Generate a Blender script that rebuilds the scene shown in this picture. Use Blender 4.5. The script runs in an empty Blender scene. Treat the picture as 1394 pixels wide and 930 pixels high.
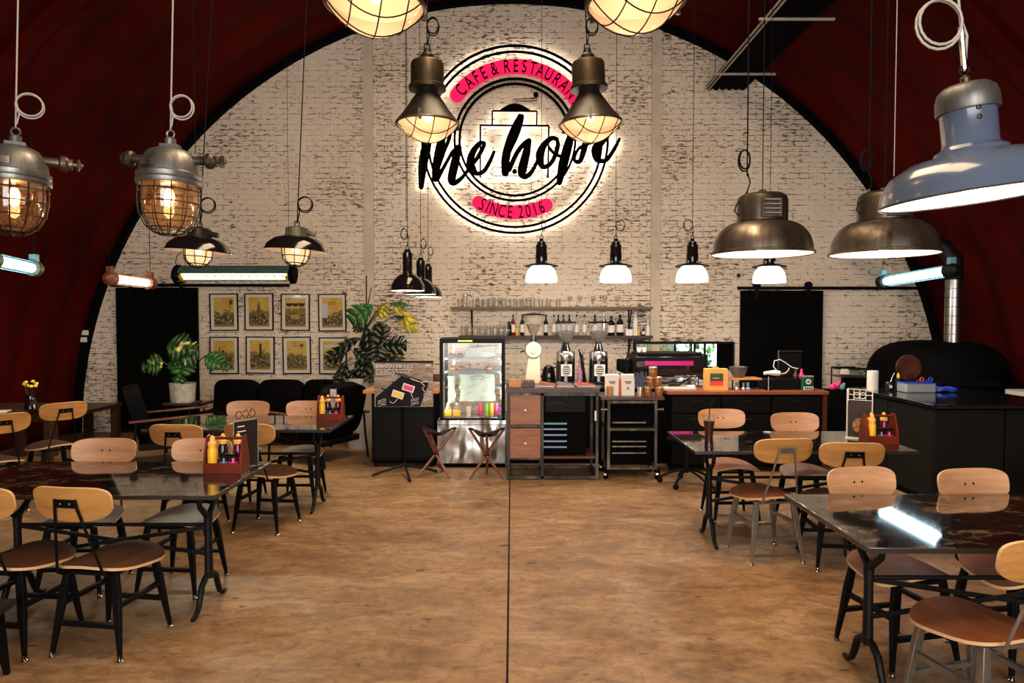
import bpy, math, random
from mathutils import Vector, Matrix, Euler
random.seed(7)
PI = math.pi
R = math.radians
SC = bpy.context.scene
COL = SC.collection

# ------------------------------------------------------------------ camera
F = 930.0                       # focal length in pixels of the 1394 x 930 frame
EYE = 1.65
PITCH = math.atan(31.0 / F)
cd = bpy.data.cameras.new('camera')
cam = bpy.data.objects.new('camera', cd)
COL.objects.link(cam)
cam.location = (0, 0, EYE)
cam.rotation_euler = (PI / 2 - PITCH, 0, 0)
cd.sensor_fit = 'HORIZONTAL'
cd.sensor_width = 36.0
cd.lens = 36.0 * F / 1394.0
cd.clip_start = 0.05
SC.camera = cam

# ------------------------------------------------------------------ world, daylight, exposure
w = bpy.data.worlds.new('sky')
SC.world = w
w.use_nodes = True
bg = w.node_tree.nodes['Background']
bg.inputs[0].default_value = (0.75, 0.87, 1.0, 1)
bg.inputs[1].default_value = 2.4


def area(name, loc, rot, sx, sy, power, color):
    l = bpy.data.lights.new(name, 'AREA')
    l.shape = 'RECTANGLE'
    l.size, l.size_y = sx, sy
    l.energy = power
    l.color = color
    o = bpy.data.objects.new(name, l)
    COL.objects.link(o)
    o.location = loc
    o.rotation_euler = rot
    return o


# daylight through the open front doors behind the camera
area('daylight_front_doors', (0.2, -3.3, 2.3), (PI / 2, 0, 0), 6.4, 3.6, 400, (1.0, 0.85, 0.70))
# added warm fill light under the closed vault crown
area('added_overhead_fill', (0.1, 3.6, 6.15), (0, 0, 0), 1.6, 5.0, 300, (1.0, 0.72, 0.44))

SC.view_settings.view_transform = 'Standard'
SC.view_settings.look = 'None'
SC.view_settings.gamma = 1.0
SC.view_settings.use_curve_mapping = False
SC.view_settings.exposure = 0.08
try:
    SC.cycles.max_bounces = 8
    SC.cycles.diffuse_bounces = 3
    SC.cycles.glossy_bounces = 3
    SC.cycles.transparent_max_bounces = 16
    SC.cycles.sample_clamp_indirect = 4.0
    SC.cycles.caustics_reflective = False
    SC.cycles.caustics_refractive = False
except Exception:
    pass


# ------------------------------------------------------------------ measuring helpers
def at(u, v, Y):
    """point at depth Y seen at photograph pixel (u, v)"""
    dx, dy = (u - 697) / F, (465 - v) / F
    d = (dx, math.cos(PITCH) + dy * math.sin(PITCH), -math.sin(PITCH) + dy * math.cos(PITCH))
    t = Y / d[1]
    return Vector((d[0] * t, Y, EYE + d[2] * t))


ORD = ['first', 'second', 'third', 'fourth', 'fifth', 'sixth', 'seventh', 'eighth', 'ninth', 'tenth', 'eleventh',
       'twelfth', 'thirteenth', 'fourteenth', 'fifteenth', 'sixteenth', 'seventeenth', 'eighteenth', 'nineteenth',
       'twentieth']


# ------------------------------------------------------------------ mesh builder
class MB:
    def __init__(s):
        s.v, s.f, s.m, s.cur = [], [], [], 0

    def add(s, vs, fs, M=None):
        b = len(s.v)
        for p in vs:
            p = Vector(p)
            s.v.append(M @ p if M is not None else p)
        for f in fs:
            s.f.append([b + i for i in f])
            s.m.append(s.cur)
        return s

    def box(s, x0, x1, y0, y1, z0, z1, M=None):
        vs = [(x, y, z) for x in (x0, x1) for y in (y0, y1) for z in (z0, z1)]
        fs = [(0, 1, 3, 2), (4, 6, 7, 5), (0, 4, 5, 1), (2, 3, 7, 6), (0, 2, 6, 4), (1, 5, 7, 3)]
        return s.add(vs, fs, M)

    def bar(s, p0, p1, w, h, w1=None, h1=None, up=(0, 0, 1)):
        p0, p1 = Vector(p0), Vector(p1)
        w1 = w if w1 is None else w1
        h1 = h if h1 is None else h1
        d = (p1 - p0).normalized()
        upv = Vector(up)
        if abs(d.dot(upv)) > 0.99:
            upv = Vector((0, 1, 0))
        sx = d.cross(upv).normalized()
        uy = sx.cross(d).normalized()
        vs = []
        for p, a, b in ((p0, w, h), (p1, w1, h1)):
            for i, j in ((-1, -1), (1, -1), (1, 1), (-1, 1)):
                vs.append(p + sx * (i * a / 2) + uy * (j * b / 2))
        return s.add(vs, [(3, 2, 1, 0), (4, 5, 6, 7), (0, 1, 5, 4), (1, 2, 6, 5), (2, 3, 7, 6), (3, 0, 4, 7)])

    def tube(s, pts, r, n=8, closed=False, M=None):
        pts = [Vector(p) for p in pts]
        k = len(pts)
        rs = r if isinstance(r, (list, tuple)) else [r] * k
        vs, fs = [], []
        prev = None
        for i, p in enumerate(pts):
            if closed:
                d = pts[(i + 1) % k] - pts[i - 1]
            else:
                d = pts[min(i + 1, k - 1)] - pts[max(i - 1, 0)]
            if d.length < 1e-9:
                d = Vector((0, 0, 1))
            d.normalize()
            if prev is None:
                a = Vector((0, 0, 1)) if abs(d.z) < 0.9 else Vector((1, 0, 0))
                sx = d.cross(a).normalized()
            else:
                sx = (prev - d * prev.dot(d))
                if sx.length < 1e-6:
                    sx = d.cross(Vector((0, 0, 1)))
                sx.normalize()
            prev = sx
            sy = d.cross(sx)
            for j in range(n):
                t = 2 * PI * j / n
                vs.append(p + sx * (rs[i] * math.cos(t)) + sy * (rs[i] * math.sin(t)))
        for i in range(k if closed else k - 1):
            a, b = i * n, ((i + 1) % k) * n
            for j in range(n):
                j2 = (j + 1) % n
                fs.append((a + j, a + j2, b + j2, b + j))
        if not closed:
            fs.append(tuple(range(n - 1, -1, -1)))
            fs.append(tuple((k - 1) * n + j for j in range(n)))
        return s.add(vs, fs, M)

    def lathe(s, prof, n=28, c=(0, 0, 0), M=None, caps=True):
        vs, fs = [], []
        for r, z in prof:
            r = max(r, 1e-4)
            for j in range(n):
                t = 2 * PI * j / n
                vs.append((c[0] + r * math.cos(t), c[1] + r * math.sin(t), c[2] + z))
        for i in range(len(prof) - 1):
            for j in range(n):
                j2 = (j + 1) % n
                fs.append((i * n + j, i * n + j2, (i + 1) * n + j2, (i + 1) * n + j))
        if caps:
            fs.append(tuple(range(n - 1, -1, -1)))
            fs.append(tuple((len(prof) - 1) * n + j for j in range(n)))
        return s.add(vs, fs, M)

    def cyl(s, p0, p1, r, n=16, r1=None):
        return s.tube([p0, p1], [r, r if r1 is None else r1], n)

    def ball(s, c, rx, ry=None, rz=None, n=14, M=None):
        ry = rx if ry is None else ry
        rz = rx if rz is None else rz
        vs, fs = [], []
        k = n // 2
        for i in range(k + 1):
            ph = PI * i / k
            for j in range(n):
                t = 2 * PI * j / n
                sr = max(math.sin(ph), 1e-3)
                vs.append((c[0] + rx * sr * math.cos(t), c[1] + ry * sr * math.sin(t), c[2] - rz * math.cos(ph)))
        for i in range(k):
            for j in range(n):
                j2 = (j + 1) % n
                fs.append((i * n + j, i * n + j2, (i + 1) * n + j2, (i + 1) * n + j))
        return s.add(vs, fs, M)

    def prism(s, poly, y0, y1, M=None):
        """outline in the xz plane, pushed from y0 to y1"""
        n = len(poly)
        vs = [(x, y0, z) for x, z in poly] + [(x, y1, z) for x, z in poly]
        fs = [tuple(range(n)), tuple(range(2 * n - 1, n - 1, -1))]
        for i in range(n):
            j = (i + 1) % n
            fs.append((j, i, n + i, n + j))
        return s.add(vs, fs, M)

    def slab(s, poly, z0, z1, M=None):
        n = len(poly)
        vs = [(x, y, z0) for x, y in poly] + [(x, y, z1) for x, y in poly]
        fs = [tuple(range(n - 1, -1, -1)), tuple(range(n, 2 * n))]
        for i in range(n):
            j = (i + 1) % n
            fs.append((i, j, n + j, n + i))
        return s.add(vs, fs, M)

    def plate(s, a, b, e, th, zf, xs=None, M=None, n=40, rings=5, rimmat=None, under=None):
        """superellipse board in xy with thickness th, surface height zf(x,y)"""
        def pt(k, j):
            t = 2 * PI * j / n
            c, q = math.cos(t), math.sin(t)
            x = a * math.copysign(abs(c) ** (2 / e), c) * k
            y = b * math.copysign(abs(q) ** (2 / e), q) * k
            if xs:
                x *= xs(y / b)
            return x, y
        vs, fs = [], []
        for side in (1, -1):
            for r in range(rings + 1):
                for j in range(n):
                    x, y = pt(max(r / rings, 0.01), j)
                    vs.append((x, y, zf(x, y) + side * th / 2))
        L = (rings + 1) * n
        for r in range(rings):
            for j in range(n):
                j2 = (j + 1) % n
                q = (r * n + j, (r + 1) * n + j, (r + 1) * n + j2, r * n + j2)
                fs.append(q)
                fs.append(tuple(L + i for i in reversed(q)))
        s.add(vs, fs, M)
        if under is not None:
            for i in range(len(s.m) - len(fs) + 1, len(s.m), 2):
                s.m[i] = under
        base = len(s.v) - len(vs)
        old = s.cur
        if rimmat is not None:
            s.cur = rimmat
        for j in range(n):
            j2 = (j + 1) % n
            s.f.append([base + rings * n + j, base + L + rings * n + j, base + L + rings * n + j2, base + rings * n + j2])
            s.m.append(s.cur)
        s.cur = old
        return s

    def mesh(s, name, mats, smooth=35):
        me = bpy.data.meshes.new(name)
        me.from_pydata([tuple(p) for p in s.v], [], s.f)
        for m in (mats if isinstance(mats, (list, tuple)) else [mats]):
            me.materials.append(m)
        if any(s.m):
            me.polygons.foreach_set('material_index', s.m)
        me.update()
        if smooth:
            me.polygons.foreach_set('use_smooth', [True] * len(me.polygons))
            try:
                me.set_sharp_from_angle(angle=math.radians(smooth))
            except Exception:
                pass
        return me

    def build(s, name, mats, parent=None, loc=(0, 0, 0), rot=(0, 0, 0), bevel=0, smooth=35, label=None, kind=None):
        o = bpy.data.objects.new(name, s.mesh(name, mats, smooth))
        COL.objects.link(o)
        o.location = loc
        o.rotation_euler = rot
        if parent is not None:
            o.parent = parent
        if bevel:
            b = o.modifiers.new('bevel', 'BEVEL')
            b.width = bevel
            b.segments = 2
            b.limit_method = 'ANGLE'
        if label:
            o['label'] = label
        if kind:
            o['kind'] = kind
        return o


def thing(name, label, cat, loc=(0, 0, 0), rz=0.0, group=None, rot=None):
    o = bpy.data.objects.new(name, None)
    o.empty_display_size = 0.1
    COL.objects.link(o)
    o.location = loc
    o.rotation_euler = rot if rot else (0, 0, rz)
    return tag(o, label, cat, group)


def tag(o, label, cat, group=None):
    o['label'] = label
    o['category'] = cat
    if group:
        o['group'] = group
    return o


KIDS = {}


def copy_tree(o, parent=None):
    c = o.copy()
    COL.objects.link(c)
    if parent is not None:
        c.parent = parent
    for ch in [x for x in bpy.data.objects if x.parent == o]:
        copy_tree(ch, c)
    return c


def dup(o, label, loc, rz=None, group=None):
    c = copy_tree(o)
    c.location = loc
    if rz is not None:
        c.rotation_euler = (0, 0, rz)
    c['label'] = label
    if group:
        c['group'] = group
    return c


def bulb_light(loc, power, color, r=0.03, parent=None, name='lamp_light', spot=None):
    l = bpy.data.lights.new(name, 'SPOT' if spot else 'POINT')
    l.energy = power
    l.color = color
    l.shadow_soft_size = r
    if spot:
        l.spot_size = spot
        l.spot_blend = 0.5
    o = bpy.data.objects.new(name, l)
    COL.objects.link(o)
    o.location = loc
    if parent is not None:
        o.parent = parent
    return o


# ------------------------------------------------------------------ materials
def newmat(name):
    m = bpy.data.materials.new(name)
    m.use_nodes = True
    nt = m.node_tree
    return m, nt, nt.nodes['Principled BSDF']


def mat(name, col, rough=0.5, metal=0.0, em=None, es=0.0, spec=None, var=0.0, vs=6.0, coat=0.0, bump=0.0, bs=60.0):
    m, nt, b = newmat(name)
    b.inputs['Base Color'].default_value = (*col, 1)
    b.inputs['Roughness'].default_value = rough
    b.inputs['Metallic'].default_value = metal
    if spec is not None:
        b.inputs['Specular IOR Level'].default_value = spec
    if coat:
        b.inputs['Coat Weight'].default_value = coat
        b.inputs['Coat Roughness'].default_value = 0.08
    if em:
        b.inputs['Emission Color'].default_value = (*em, 1)
        b.inputs['Emission Strength'].default_value = es
    if var or bump:
        tc = nt.nodes.new('ShaderNodeTexCoord')
        nz = nt.nodes.new('ShaderNodeTexNoise')
        nz.inputs['Scale'].default_value = vs
        nz.inputs['Detail'].default_value = 6
        nt.links.new(tc.outputs['Object'], nz.inputs['Vector'])
        if var:
            rp = nt.nodes.new('ShaderNodeValToRGB')
            rp.color_ramp.elements[0].position = 0.32
            rp.color_ramp.elements[1].position = 0.68
            rp.color_ramp.elements[0].color = (*[c * (1 - var) for c in col], 1)
            rp.color_ramp.elements[1].color = (*[min(1, c * (1 + var)) for c in col], 1)
            nt.links.new(nz.outputs['Fac'], rp.inputs['Fac'])
            nt.links.new(rp.outputs['Color'], b.inputs['Base Color'])
        if bump:
            n2 = nt.nodes.new('ShaderNodeTexNoise')
            n2.inputs['Scale'].default_value = bs
            nt.links.new(tc.outputs['Object'], n2.inputs['Vector'])
            bp = nt.nodes.new('ShaderNodeBump')
            bp.inputs['Strength'].default_value = bump
            bp.inputs['Distance'].default_value = 0.01
            nt.links.new(n2.outputs['Fac'], bp.inputs['Height'])
            nt.links.new(bp.outputs['Normal'], b.inputs['Normal'])
    return m


def ramp(nt, fac, stops):
    r = nt.nodes.new('ShaderNodeValToRGB')
    cr = r.color_ramp
    while len(cr.elements) < len(stops):
        cr.elements.new(0.5)
    for e, (p, c) in zip(cr.elements, stops):
        e.position = p
        e.color = (*c, 1) if len(c) == 3 else c
    nt.links.new(fac, r.inputs['Fac'])
    return r.outputs['Color']


def coords(nt, kind='Object', scale=(1, 1, 1), rot=(0, 0, 0)):
    mp = nt.nodes.new('ShaderNodeMapping')
    mp.inputs['Scale'].default_value = scale
    mp.inputs['Rotation'].default_value = rot
    if kind == 'World':
        g = nt.nodes.new('ShaderNodeNewGeometry')
        nt.links.new(g.outputs['Position'], mp.inputs['Vector'])
    else:
        tc = nt.nodes.new('ShaderNodeTexCoord')
        nt.links.new(tc.outputs[kind], mp.inputs['Vector'])
    return mp.outputs['Vector']


def noise(nt, vec, scale, detail=5, rough=0.55, dist=0.0):
    n = nt.nodes.new('ShaderNodeTexNoise')
    n.inputs['Scale'].default_value = scale
    n.inputs['Detail'].default_value = detail
    n.inputs['Roughness'].default_value = rough
    n.inputs['Distortion'].default_value = dist
    nt.links.new(vec, n.inputs['Vector'])
    return n.outputs['Fac']


def mix(nt, fac, a, b, mode='MIX'):
    m = nt.nodes.new('ShaderNodeMixRGB')
    m.blend_type = mode
    for i, x in enumerate((fac, a, b)):
        if isinstance(x, (int, float)):
            m.inputs[i].default_value = x
        elif isinstance(x, tuple):
            m.inputs[i].default_value = (*x, 1)
        else:
            nt.links.new(x, m.inputs[i])
    return m.outputs['Color']


def bump(nt, b, h, strength=0.3, dist=0.01):
    bp = nt.nodes.new('ShaderNodeBump')
    bp.inputs['Strength'].default_value = strength
    bp.inputs['Distance'].default_value = dist
    nt.links.new(h, bp.inputs['Height'])
    nt.links.new(bp.outputs['Normal'], b.inputs['Normal'])


def wood(name, c0, c1, scale=(1.5, 14, 14), rough=0.45, coat=0.0):
    m, nt, b = newmat(name)
    oi = nt.nodes.new('ShaderNodeObjectInfo')
    vec = coords(nt, 'Object', scale)
    vm = nt.nodes.new('ShaderNodeVectorMath')
    vm.operation = 'ADD'
    nt.links.new(vec, vm.inputs[0])
    nt.links.new(oi.outputs['Location'], vm.inputs[1])
    n1 = noise(nt, vm.outputs[0], 3.0, 6, 0.6, 0.6)
    c = ramp(nt, n1, [(0.3, c0), (0.7, c1)])
    n2 = noise(nt, vm.outputs[0], 0.9, 3)
    c2 = mix(nt, 0.35, c, ramp(nt, n2, [(0.35, tuple(x * 0.55 for x in c0)), (0.65, c1)]))
    nt.links.new(c2, b.inputs['Base Color'])
    b.inputs['Roughness'].default_value = rough
    if coat:
        b.inputs['Coat Weight'].default_value = coat
    bump(nt, b, n1, 0.08, 0.004)
    return m


def glass(name, tint=(1, 1, 1), gloss=0.12, milky=0.0, mc=(1, 1, 1), trans=0.0, edge=0.5):
    m = bpy.data.materials.new(name)
    m.use_nodes = True
    nt = m.node_tree
    nt.nodes.clear()
    out = nt.nodes.new('ShaderNodeOutputMaterial')
    tr = nt.nodes.new('ShaderNodeBsdfTransparent')
    tr.inputs[0].default_value = (*tint, 1)
    gl = nt.nodes.new('ShaderNodeBsdfGlossy')
    gl.inputs['Roughness'].default_value = 0.06
    lw = nt.nodes.new('ShaderNodeLayerWeight')
    lw.inputs[0].default_value = 0.35
    mr = nt.nodes.new('ShaderNodeMath')
    mr.operation = 'MULTIPLY_ADD'
    nt.links.new(lw.outputs['Facing'], mr.inputs[0])
    mr.inputs[1].default_value = edge
    mr.inputs[2].default_value = gloss
    mx = nt.nodes.new('ShaderNodeMixShader')
    nt.links.new(mr.outputs[0], mx.inputs[0])
    nt.links.new(tr.outputs[0], mx.inputs[1])
    nt.links.new(gl.outputs[0], mx.inputs[2])
    last = mx.outputs[0]
    if milky:
        if trans:
            tl = nt.nodes.new('ShaderNodeBsdfTranslucent')
        else:
            tl = nt.nodes.new('ShaderNodeBsdfDiffuse')
        tl.inputs[0].default_value = (*mc, 1)
        m2 = nt.nodes.new('ShaderNodeMixShader')
        m2.inputs[0].default_value = milky
        nt.links.new(last, m2.inputs[1])
        nt.links.new(tl.outputs[0], m2.inputs[2])
        last = m2.outputs[0]
    nt.links.new(last, out.inputs[0])
    return m


def brick_paint(name, chips):
    m, nt, b = newmat(name)
    v = coords(nt, 'World', (1, 1, 1))
    base = ramp(nt, noise(nt, v, 1.3, 4), [(0.3, (0.78, 0.66, 0.52)), (0.7, (0.88, 0.79, 0.67))])
    fine = noise(nt, v, 40, 4, 0.6)
    base = mix(nt, 0.25, base, ramp(nt, fine, [(0.3, (0.40, 0.33, 0.25)), (0.65, (0.78, 0.70, 0.60))]))
    vd = coords(nt, 'World', (5.5, 5.5, 26))
    n1 = noise(nt, vd, 1.6, 6, 0.72)
    big = noise(nt, v, 0.8, 3)
    s = nt.nodes.new('ShaderNodeMath')
    s.operation = 'MULTIPLY_ADD'
    nt.links.new(big, s.inputs[0])
    s.inputs[1].default_value = 0.35
    nt.links.new(n1, s.inputs[2])
    k = ramp(nt, s.outputs[0], [(chips, (0, 0, 0)), (chips + 0.035, (1, 1, 1))])
    sp = noise(nt, coords(nt, 'World', (14, 14, 24)), 1.9, 4, 0.6)
    s2 = nt.nodes.new('ShaderNodeMath')
    s2.operation = 'MULTIPLY_ADD'
    nt.links.new(noise(nt, v, 0.55, 3), s2.inputs[0])
    s2.inputs[1].default_value = 0.30
    nt.links.new(sp, s2.inputs[2])
    k = mix(nt, 1.0, k, ramp(nt, s2.outputs[0], [(0.815, (0, 0, 0)), (0.85, (.85, .85, .85))]), 'LIGHTEN')
    dark = ramp(nt, fine, [(0.3, (0.05, 0.035, 0.025)), (0.7, (0.20, 0.13, 0.085))])
    c = mix(nt, k, base, dark)
    nt.links.new(c, b.inputs['Base Color'])
    b.inputs['Roughness'].default_value = 0.75
    b.inputs['Specular IOR Level'].default_value = 0.25
    bump(nt, b, noise(nt, v, 55, 4, 0.6), 0.35, 0.006)
    return m


def concrete_floor():
    m, nt, b = newmat('stained polished concrete')
    v = coords(nt, 'World', (1, 1, 1))
    a = ramp(nt, noise(nt, v, 0.9, 8, 0.62, 0.4), [(0.30, (0.125, 0.062, 0.022)), (0.5, (0.31, 0.175, 0.078)), (0.72, (0.47, 0.30, 0.155))])
    st = coords(nt, 'World', (1.0, 2.4, 1), (0, 0, 0.25))
    c = mix(nt, 0.5, a, ramp(nt, noise(nt, st, 2.2, 9, 0.7, 0.8), [(0.33, (0.07, 0.036, 0.015)), (0.55, (0.32, 0.19, 0.092)), (0.75, (0.52, 0.36, 0.21))]))
    n3 = noise(nt, v, 16, 8, 0.75)
    c = mix(nt, ramp(nt, n3, [(0.36, (0.5, 0.5, 0.5)), (0.5, (0, 0, 0))]), c, (0.09, 0.045, 0.022))
    vs = coords(nt, 'World', (3.0, 6.5, 1), (0, 0, -0.2))
    spots = noise(nt, vs, 1.7, 4, 0.5)
    c = mix(nt, ramp(nt, spots, [(0.665, (0, 0, 0)), (0.70, (0.85, 0.85, 0.85))]), c, (0.035, 0.02, 0.012))
    pale = noise(nt, coords(nt, 'World', (1.2, 2.2, 1), (0, 0, .35)), 1.5, 8, 0.7, 0.6)
    c = mix(nt, ramp(nt, pale, [(0.50, (0, 0, 0)), (0.72, (0.6, 0.6, 0.6))]), c, (0.52, 0.38, 0.24))
    c = mix(nt, ramp(nt, noise(nt, coords(nt, 'World', (1, 1.6, 1)), 5, 9, 0.75, 1.0), [(0.35, (0.55, 0.55, 0.55)), (0.55, (0, 0, 0))]), c, (0.085, 0.042, 0.02))
    nt.links.new(c, b.inputs['Base Color'])
    rr = ramp(nt, noise(nt, v, 1.6, 4), [(0.3, (0.44, 0.44, 0.44)), (0.7, (0.64, 0.64, 0.64))])
    nt.links.new(rr, b.inputs['Roughness'])
    b.inputs['Specular IOR Level'].default_value = 0.28
    bump(nt, b, n3, 0.10, 0.004)
    return m


def granite():
    m, nt, b = newmat('black granite with pale veins')
    v = coords(nt, 'World', (1, 1, 1))
    n = noise(nt, coords(nt, 'World', (1, 1.6, 1), (0, 0, .5)), 4.4, 9, 0.68, 1.3)
    c = ramp(nt, n, [(0.40, (0.006, 0.006, 0.006)), (0.56, (0.016, 0.013, 0.010)), (0.588, (0.24, 0.17, 0.10)), (0.605, (0.022, 0.018, 0.012)), (0.8, (0.008, 0.008, 0.009))])
    n2 = noise(nt, v, 26, 6, 0.7)
    c = mix(nt, ramp(nt, n2, [(0.62, (0, 0, 0)), (0.70, (0.5, 0.5, 0.5))]), c, (0.10, 0.075, 0.05))
    nt.links.new(c, b.inputs['Base Color'])
    b.inputs['Roughness'].default_value = 0.05
    b.inputs['Specular IOR Level'].default_value = 0.9
    b.inputs['Coat Weight'].default_value = 0.6
    b.inputs['Coat Roughness'].default_value = 0.03
    return m


def vault_paint():
    m, nt, b = newmat('dark red painted steel')
    v = coords(nt, 'World', (1, 1, 1))
    c = ramp(nt, noise(nt, v, 0.7, 5, 0.6), [(0.3, (0.028, 0.001, 0.0005)), (0.7, (0.085, 0.004, 0.0016))])
    nt.links.new(c, b.inputs['Base Color'])
    b.inputs['Roughness'].default_value = 0.7
    b.inputs['Specular IOR Level'].default_value = 0.05
    return m


def rusty(name, c0, c1, c2, metal=0.7, rough=0.45, scale=9, streak=True):
    m, nt, b = newmat(name)
    oi = nt.nodes.new('ShaderNodeObjectInfo')
    vec = coords(nt, 'Object', (1, 1, 0.25 if streak else 1))
    vm = nt.nodes.new('ShaderNodeVectorMath')
    vm.operation = 'ADD'
    nt.links.new(vec, vm.inputs[0])
    nt.links.new(oi.outputs['Location'], vm.inputs[1])
    n = noise(nt, vm.outputs[0], scale, 7, 0.65, 0.3)
    c = ramp(nt, n, [(0.34, c0), (0.52, c1), (0.70, c2)])
    nt.links.new(c, b.inputs['Base Color'])
    b.inputs['Metallic'].default_value = metal
    rr = ramp(nt, n, [(0.3, (rough + 0.2,) * 3), (0.7, (rough - 0.08,) * 3)])
    nt.links.new(rr, b.inputs['Roughness'])
    bump(nt, b, n, 0.1, 0.004)
    return m


def print_mat(name, seed, hill=0.62):
    """sepia engraving: sky above, hill and dark dense crowd below"""
    m, nt, b = newmat(name)
    g = coords(nt, 'Generated', (1, 1, 1))
    sep = nt.nodes.new('ShaderNodeSeparateXYZ')
    nt.links.new(g, sep.inputs[0])
    gv = nt.nodes.new('ShaderNodeVectorMath')
    gv.operation = 'ADD'
    nt.links.new(g, gv.inputs[0])
    gv.inputs[1].default_value = (seed * 3.1, seed * 1.7, seed * 2.3)
    paper = ramp(nt, noise(nt, gv.outputs[0], 3, 4), [(0.3, (0.62, 0.40, 0.06)), (0.7, (0.82, 0.58, 0.14))])
    n = noise(nt, gv.outputs[0], 3.2, 3)
    ad = nt.nodes.new('ShaderNodeMath')
    ad.operation = 'MULTIPLY_ADD'
    nt.links.new(n, ad.inputs[0])
    ad.inputs[1].default_value = 0.55
    nt.links.new(sep.outputs[2], ad.inputs[2])
    hillf = ramp(nt, ad.outputs[0], [(hill + 0.16, (1, 1, 1)), (hill + 0.20, (0, 0, 0))])
    c = mix(nt, hillf, paper, (0.27, 0.19, 0.045))
    mpv = nt.nodes.new('ShaderNodeMapping')
    mpv.inputs['Scale'].default_value = (16, 1, 12)
    nt.links.new(gv.outputs[0], mpv.inputs['Vector'])
    cr = noise(nt, mpv.outputs[0], 1.0, 5, 0.7)
    crowd = ramp(nt, cr, [(0.40, (0.012, 0.012, 0.008)), (0.54, (0.14, 0.11, 0.03)), (0.63, (0.80, 0.62, 0.25))])
    lowf = ramp(nt, ad.outputs[0], [(0.66, (1, 1, 1)), (0.76, (0, 0, 0))])
    c = mix(nt, lowf, c, crowd)
    frf = ramp(nt, sep.outputs[2], [(0.03, (1, 1, 1)), (0.10, (0, 0, 0))])
    c = mix(nt, frf, c, (0.40, 0.28, 0.07))
    nt.links.new(c, b.inputs['Base Color'])
    b.inputs['Roughness'].default_value = 0.6
    return m


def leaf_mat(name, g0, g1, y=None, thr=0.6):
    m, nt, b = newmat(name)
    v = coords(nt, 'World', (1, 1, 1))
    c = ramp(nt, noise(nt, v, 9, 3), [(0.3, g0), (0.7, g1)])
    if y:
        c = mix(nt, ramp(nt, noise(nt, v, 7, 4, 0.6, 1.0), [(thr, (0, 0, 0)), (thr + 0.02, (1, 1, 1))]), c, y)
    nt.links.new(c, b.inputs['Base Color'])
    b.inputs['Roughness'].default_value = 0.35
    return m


def plywood_back():
    return wood('honey birch plywood', (0.40, 0.175, 0.04), (0.58, 0.29, 0.085), (1.2, 8, 14), 0.42)


M = {}
M['brick'] = brick_paint('flaking cream paint on brick', 0.745)
M['mortar'] = brick_paint('cream paint on recessed joints', 0.66)
M['plaster'] = mat('cream plaster', (0.62, 0.54, 0.43), 0.8, var=0.12, vs=4, spec=0.2)
M['floor'] = concrete_floor()
M['subfloor'] = mat('dark joint filler', (0.02, 0.012, 0.008), 0.9)
M['vault'] = vault_paint()
M['black'] = mat('black painted steel', (0.003, 0.003, 0.0034), 0.5, spec=.12)
M['blackm'] = mat('matte black', (0.0025, 0.0025, 0.0025), 0.8, spec=0.04)
M['blackg'] = mat('glossy black enamel', (0.006, 0.006, 0.007), 0.12, coat=0.4)
M['iron'] = mat('black cast iron', (0.004, 0.004, 0.004), 0.5, spec=.2, bump=0.3, bs=90)
M['granite'] = granite()
M['ply'] = plywood_back()
M['plyfront'] = wood('pinkish birch plywood', (0.46, 0.215, 0.10), (0.66, 0.36, 0.19), (1.2, 8, 14), 0.42)
M['plyedge'] = mat('pale plywood edge', (0.66, 0.42, 0.20), 0.5)
M['seat'] = wood('dark brown plywood', (0.038, 0.014, 0.006), (0.095, 0.036, 0.015), (8, 1.2, 14), 0.55)
M['seatred'] = wood('red brown plywood', (0.15, 0.036, 0.010), (0.27, 0.080, 0.022), (8, 1.2, 14), 0.5)
M['legsteel'] = rusty('brushed bare steel', (0.12, 0.10, 0.085), (0.27, 0.24, 0.20), (0.40, 0.37, 0.32), 0.8, 0.4, 6)
M['steel'] = mat('polished steel', (0.62, 0.62, 0.60), 0.22, 1.0)
M['stainless'] = rusty('brushed stainless sheet', (0.40, 0.39, 0.38), (0.52, 0.51, 0.50), (0.62, 0.61, 0.60), 1.0, 0.20, 2.0)
_nt = M['stainless'].node_tree
bump(_nt, _nt.nodes['Principled BSDF'], noise(_nt, coords(_nt, 'Object', (1, 1, .5)), 3.0, 2), 0.9, 0.12)
M['frame_edge'] = mat('dark steel edging', (0.10, 0.10, 0.10), 0.25, 0.9)
M['ruststeel'] = rusty('worn oiled steel', (0.025, 0.017, 0.011), (0.11, 0.088, 0.068), (0.24, 0.21, 0.175), 0.85, 0.38, 7)
M['brass'] = rusty('tarnished brown metal', (0.025, 0.017, 0.009), (0.085, 0.062, 0.035), (0.18, 0.14, 0.085), 0.8, 0.38, 6)
M['reflect'] = mat('dark brown enamelled reflector', (0.016, 0.012, 0.008), 0.4, 0.2, var=0.5, vs=9)
M['alu'] = rusty('grey cast aluminium', (0.07, 0.07, 0.066), (0.18, 0.18, 0.175), (0.33, 0.33, 0.32), 0.75, 0.38, 7)
M['blue'] = mat('grey blue enamel', (0.085, 0.115, 0.18), 0.18, coat=0.5, var=0.12, vs=5)
M['white_in'] = mat('white enamel inside', (0.90, 0.80, 0.66), 0.4)
M['white'] = mat('white enamel', (0.85, 0.83, 0.80), 0.3)
M['opal'] = mat('lit opal glass', (0.95, 0.93, 0.9), 0.25, em=(1.0, 0.93, 0.84), es=6.0)
M['bulb'] = mat('glowing bulb', (1, 0.9, 0.7), 0.3, em=(1.0, 0.72, 0.42), es=6.0)
M['filament'] = mat('glowing filament bulb', (1, 0.7, 0.5), 0.3, em=(1.0, 0.42, 0.20), es=26.0)
M['tube_cool'] = mat('lit cool fluorescent tube', (1, 1, 1), 0.3, em=(0.62, 0.86, 1.0), es=14.0)
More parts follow.
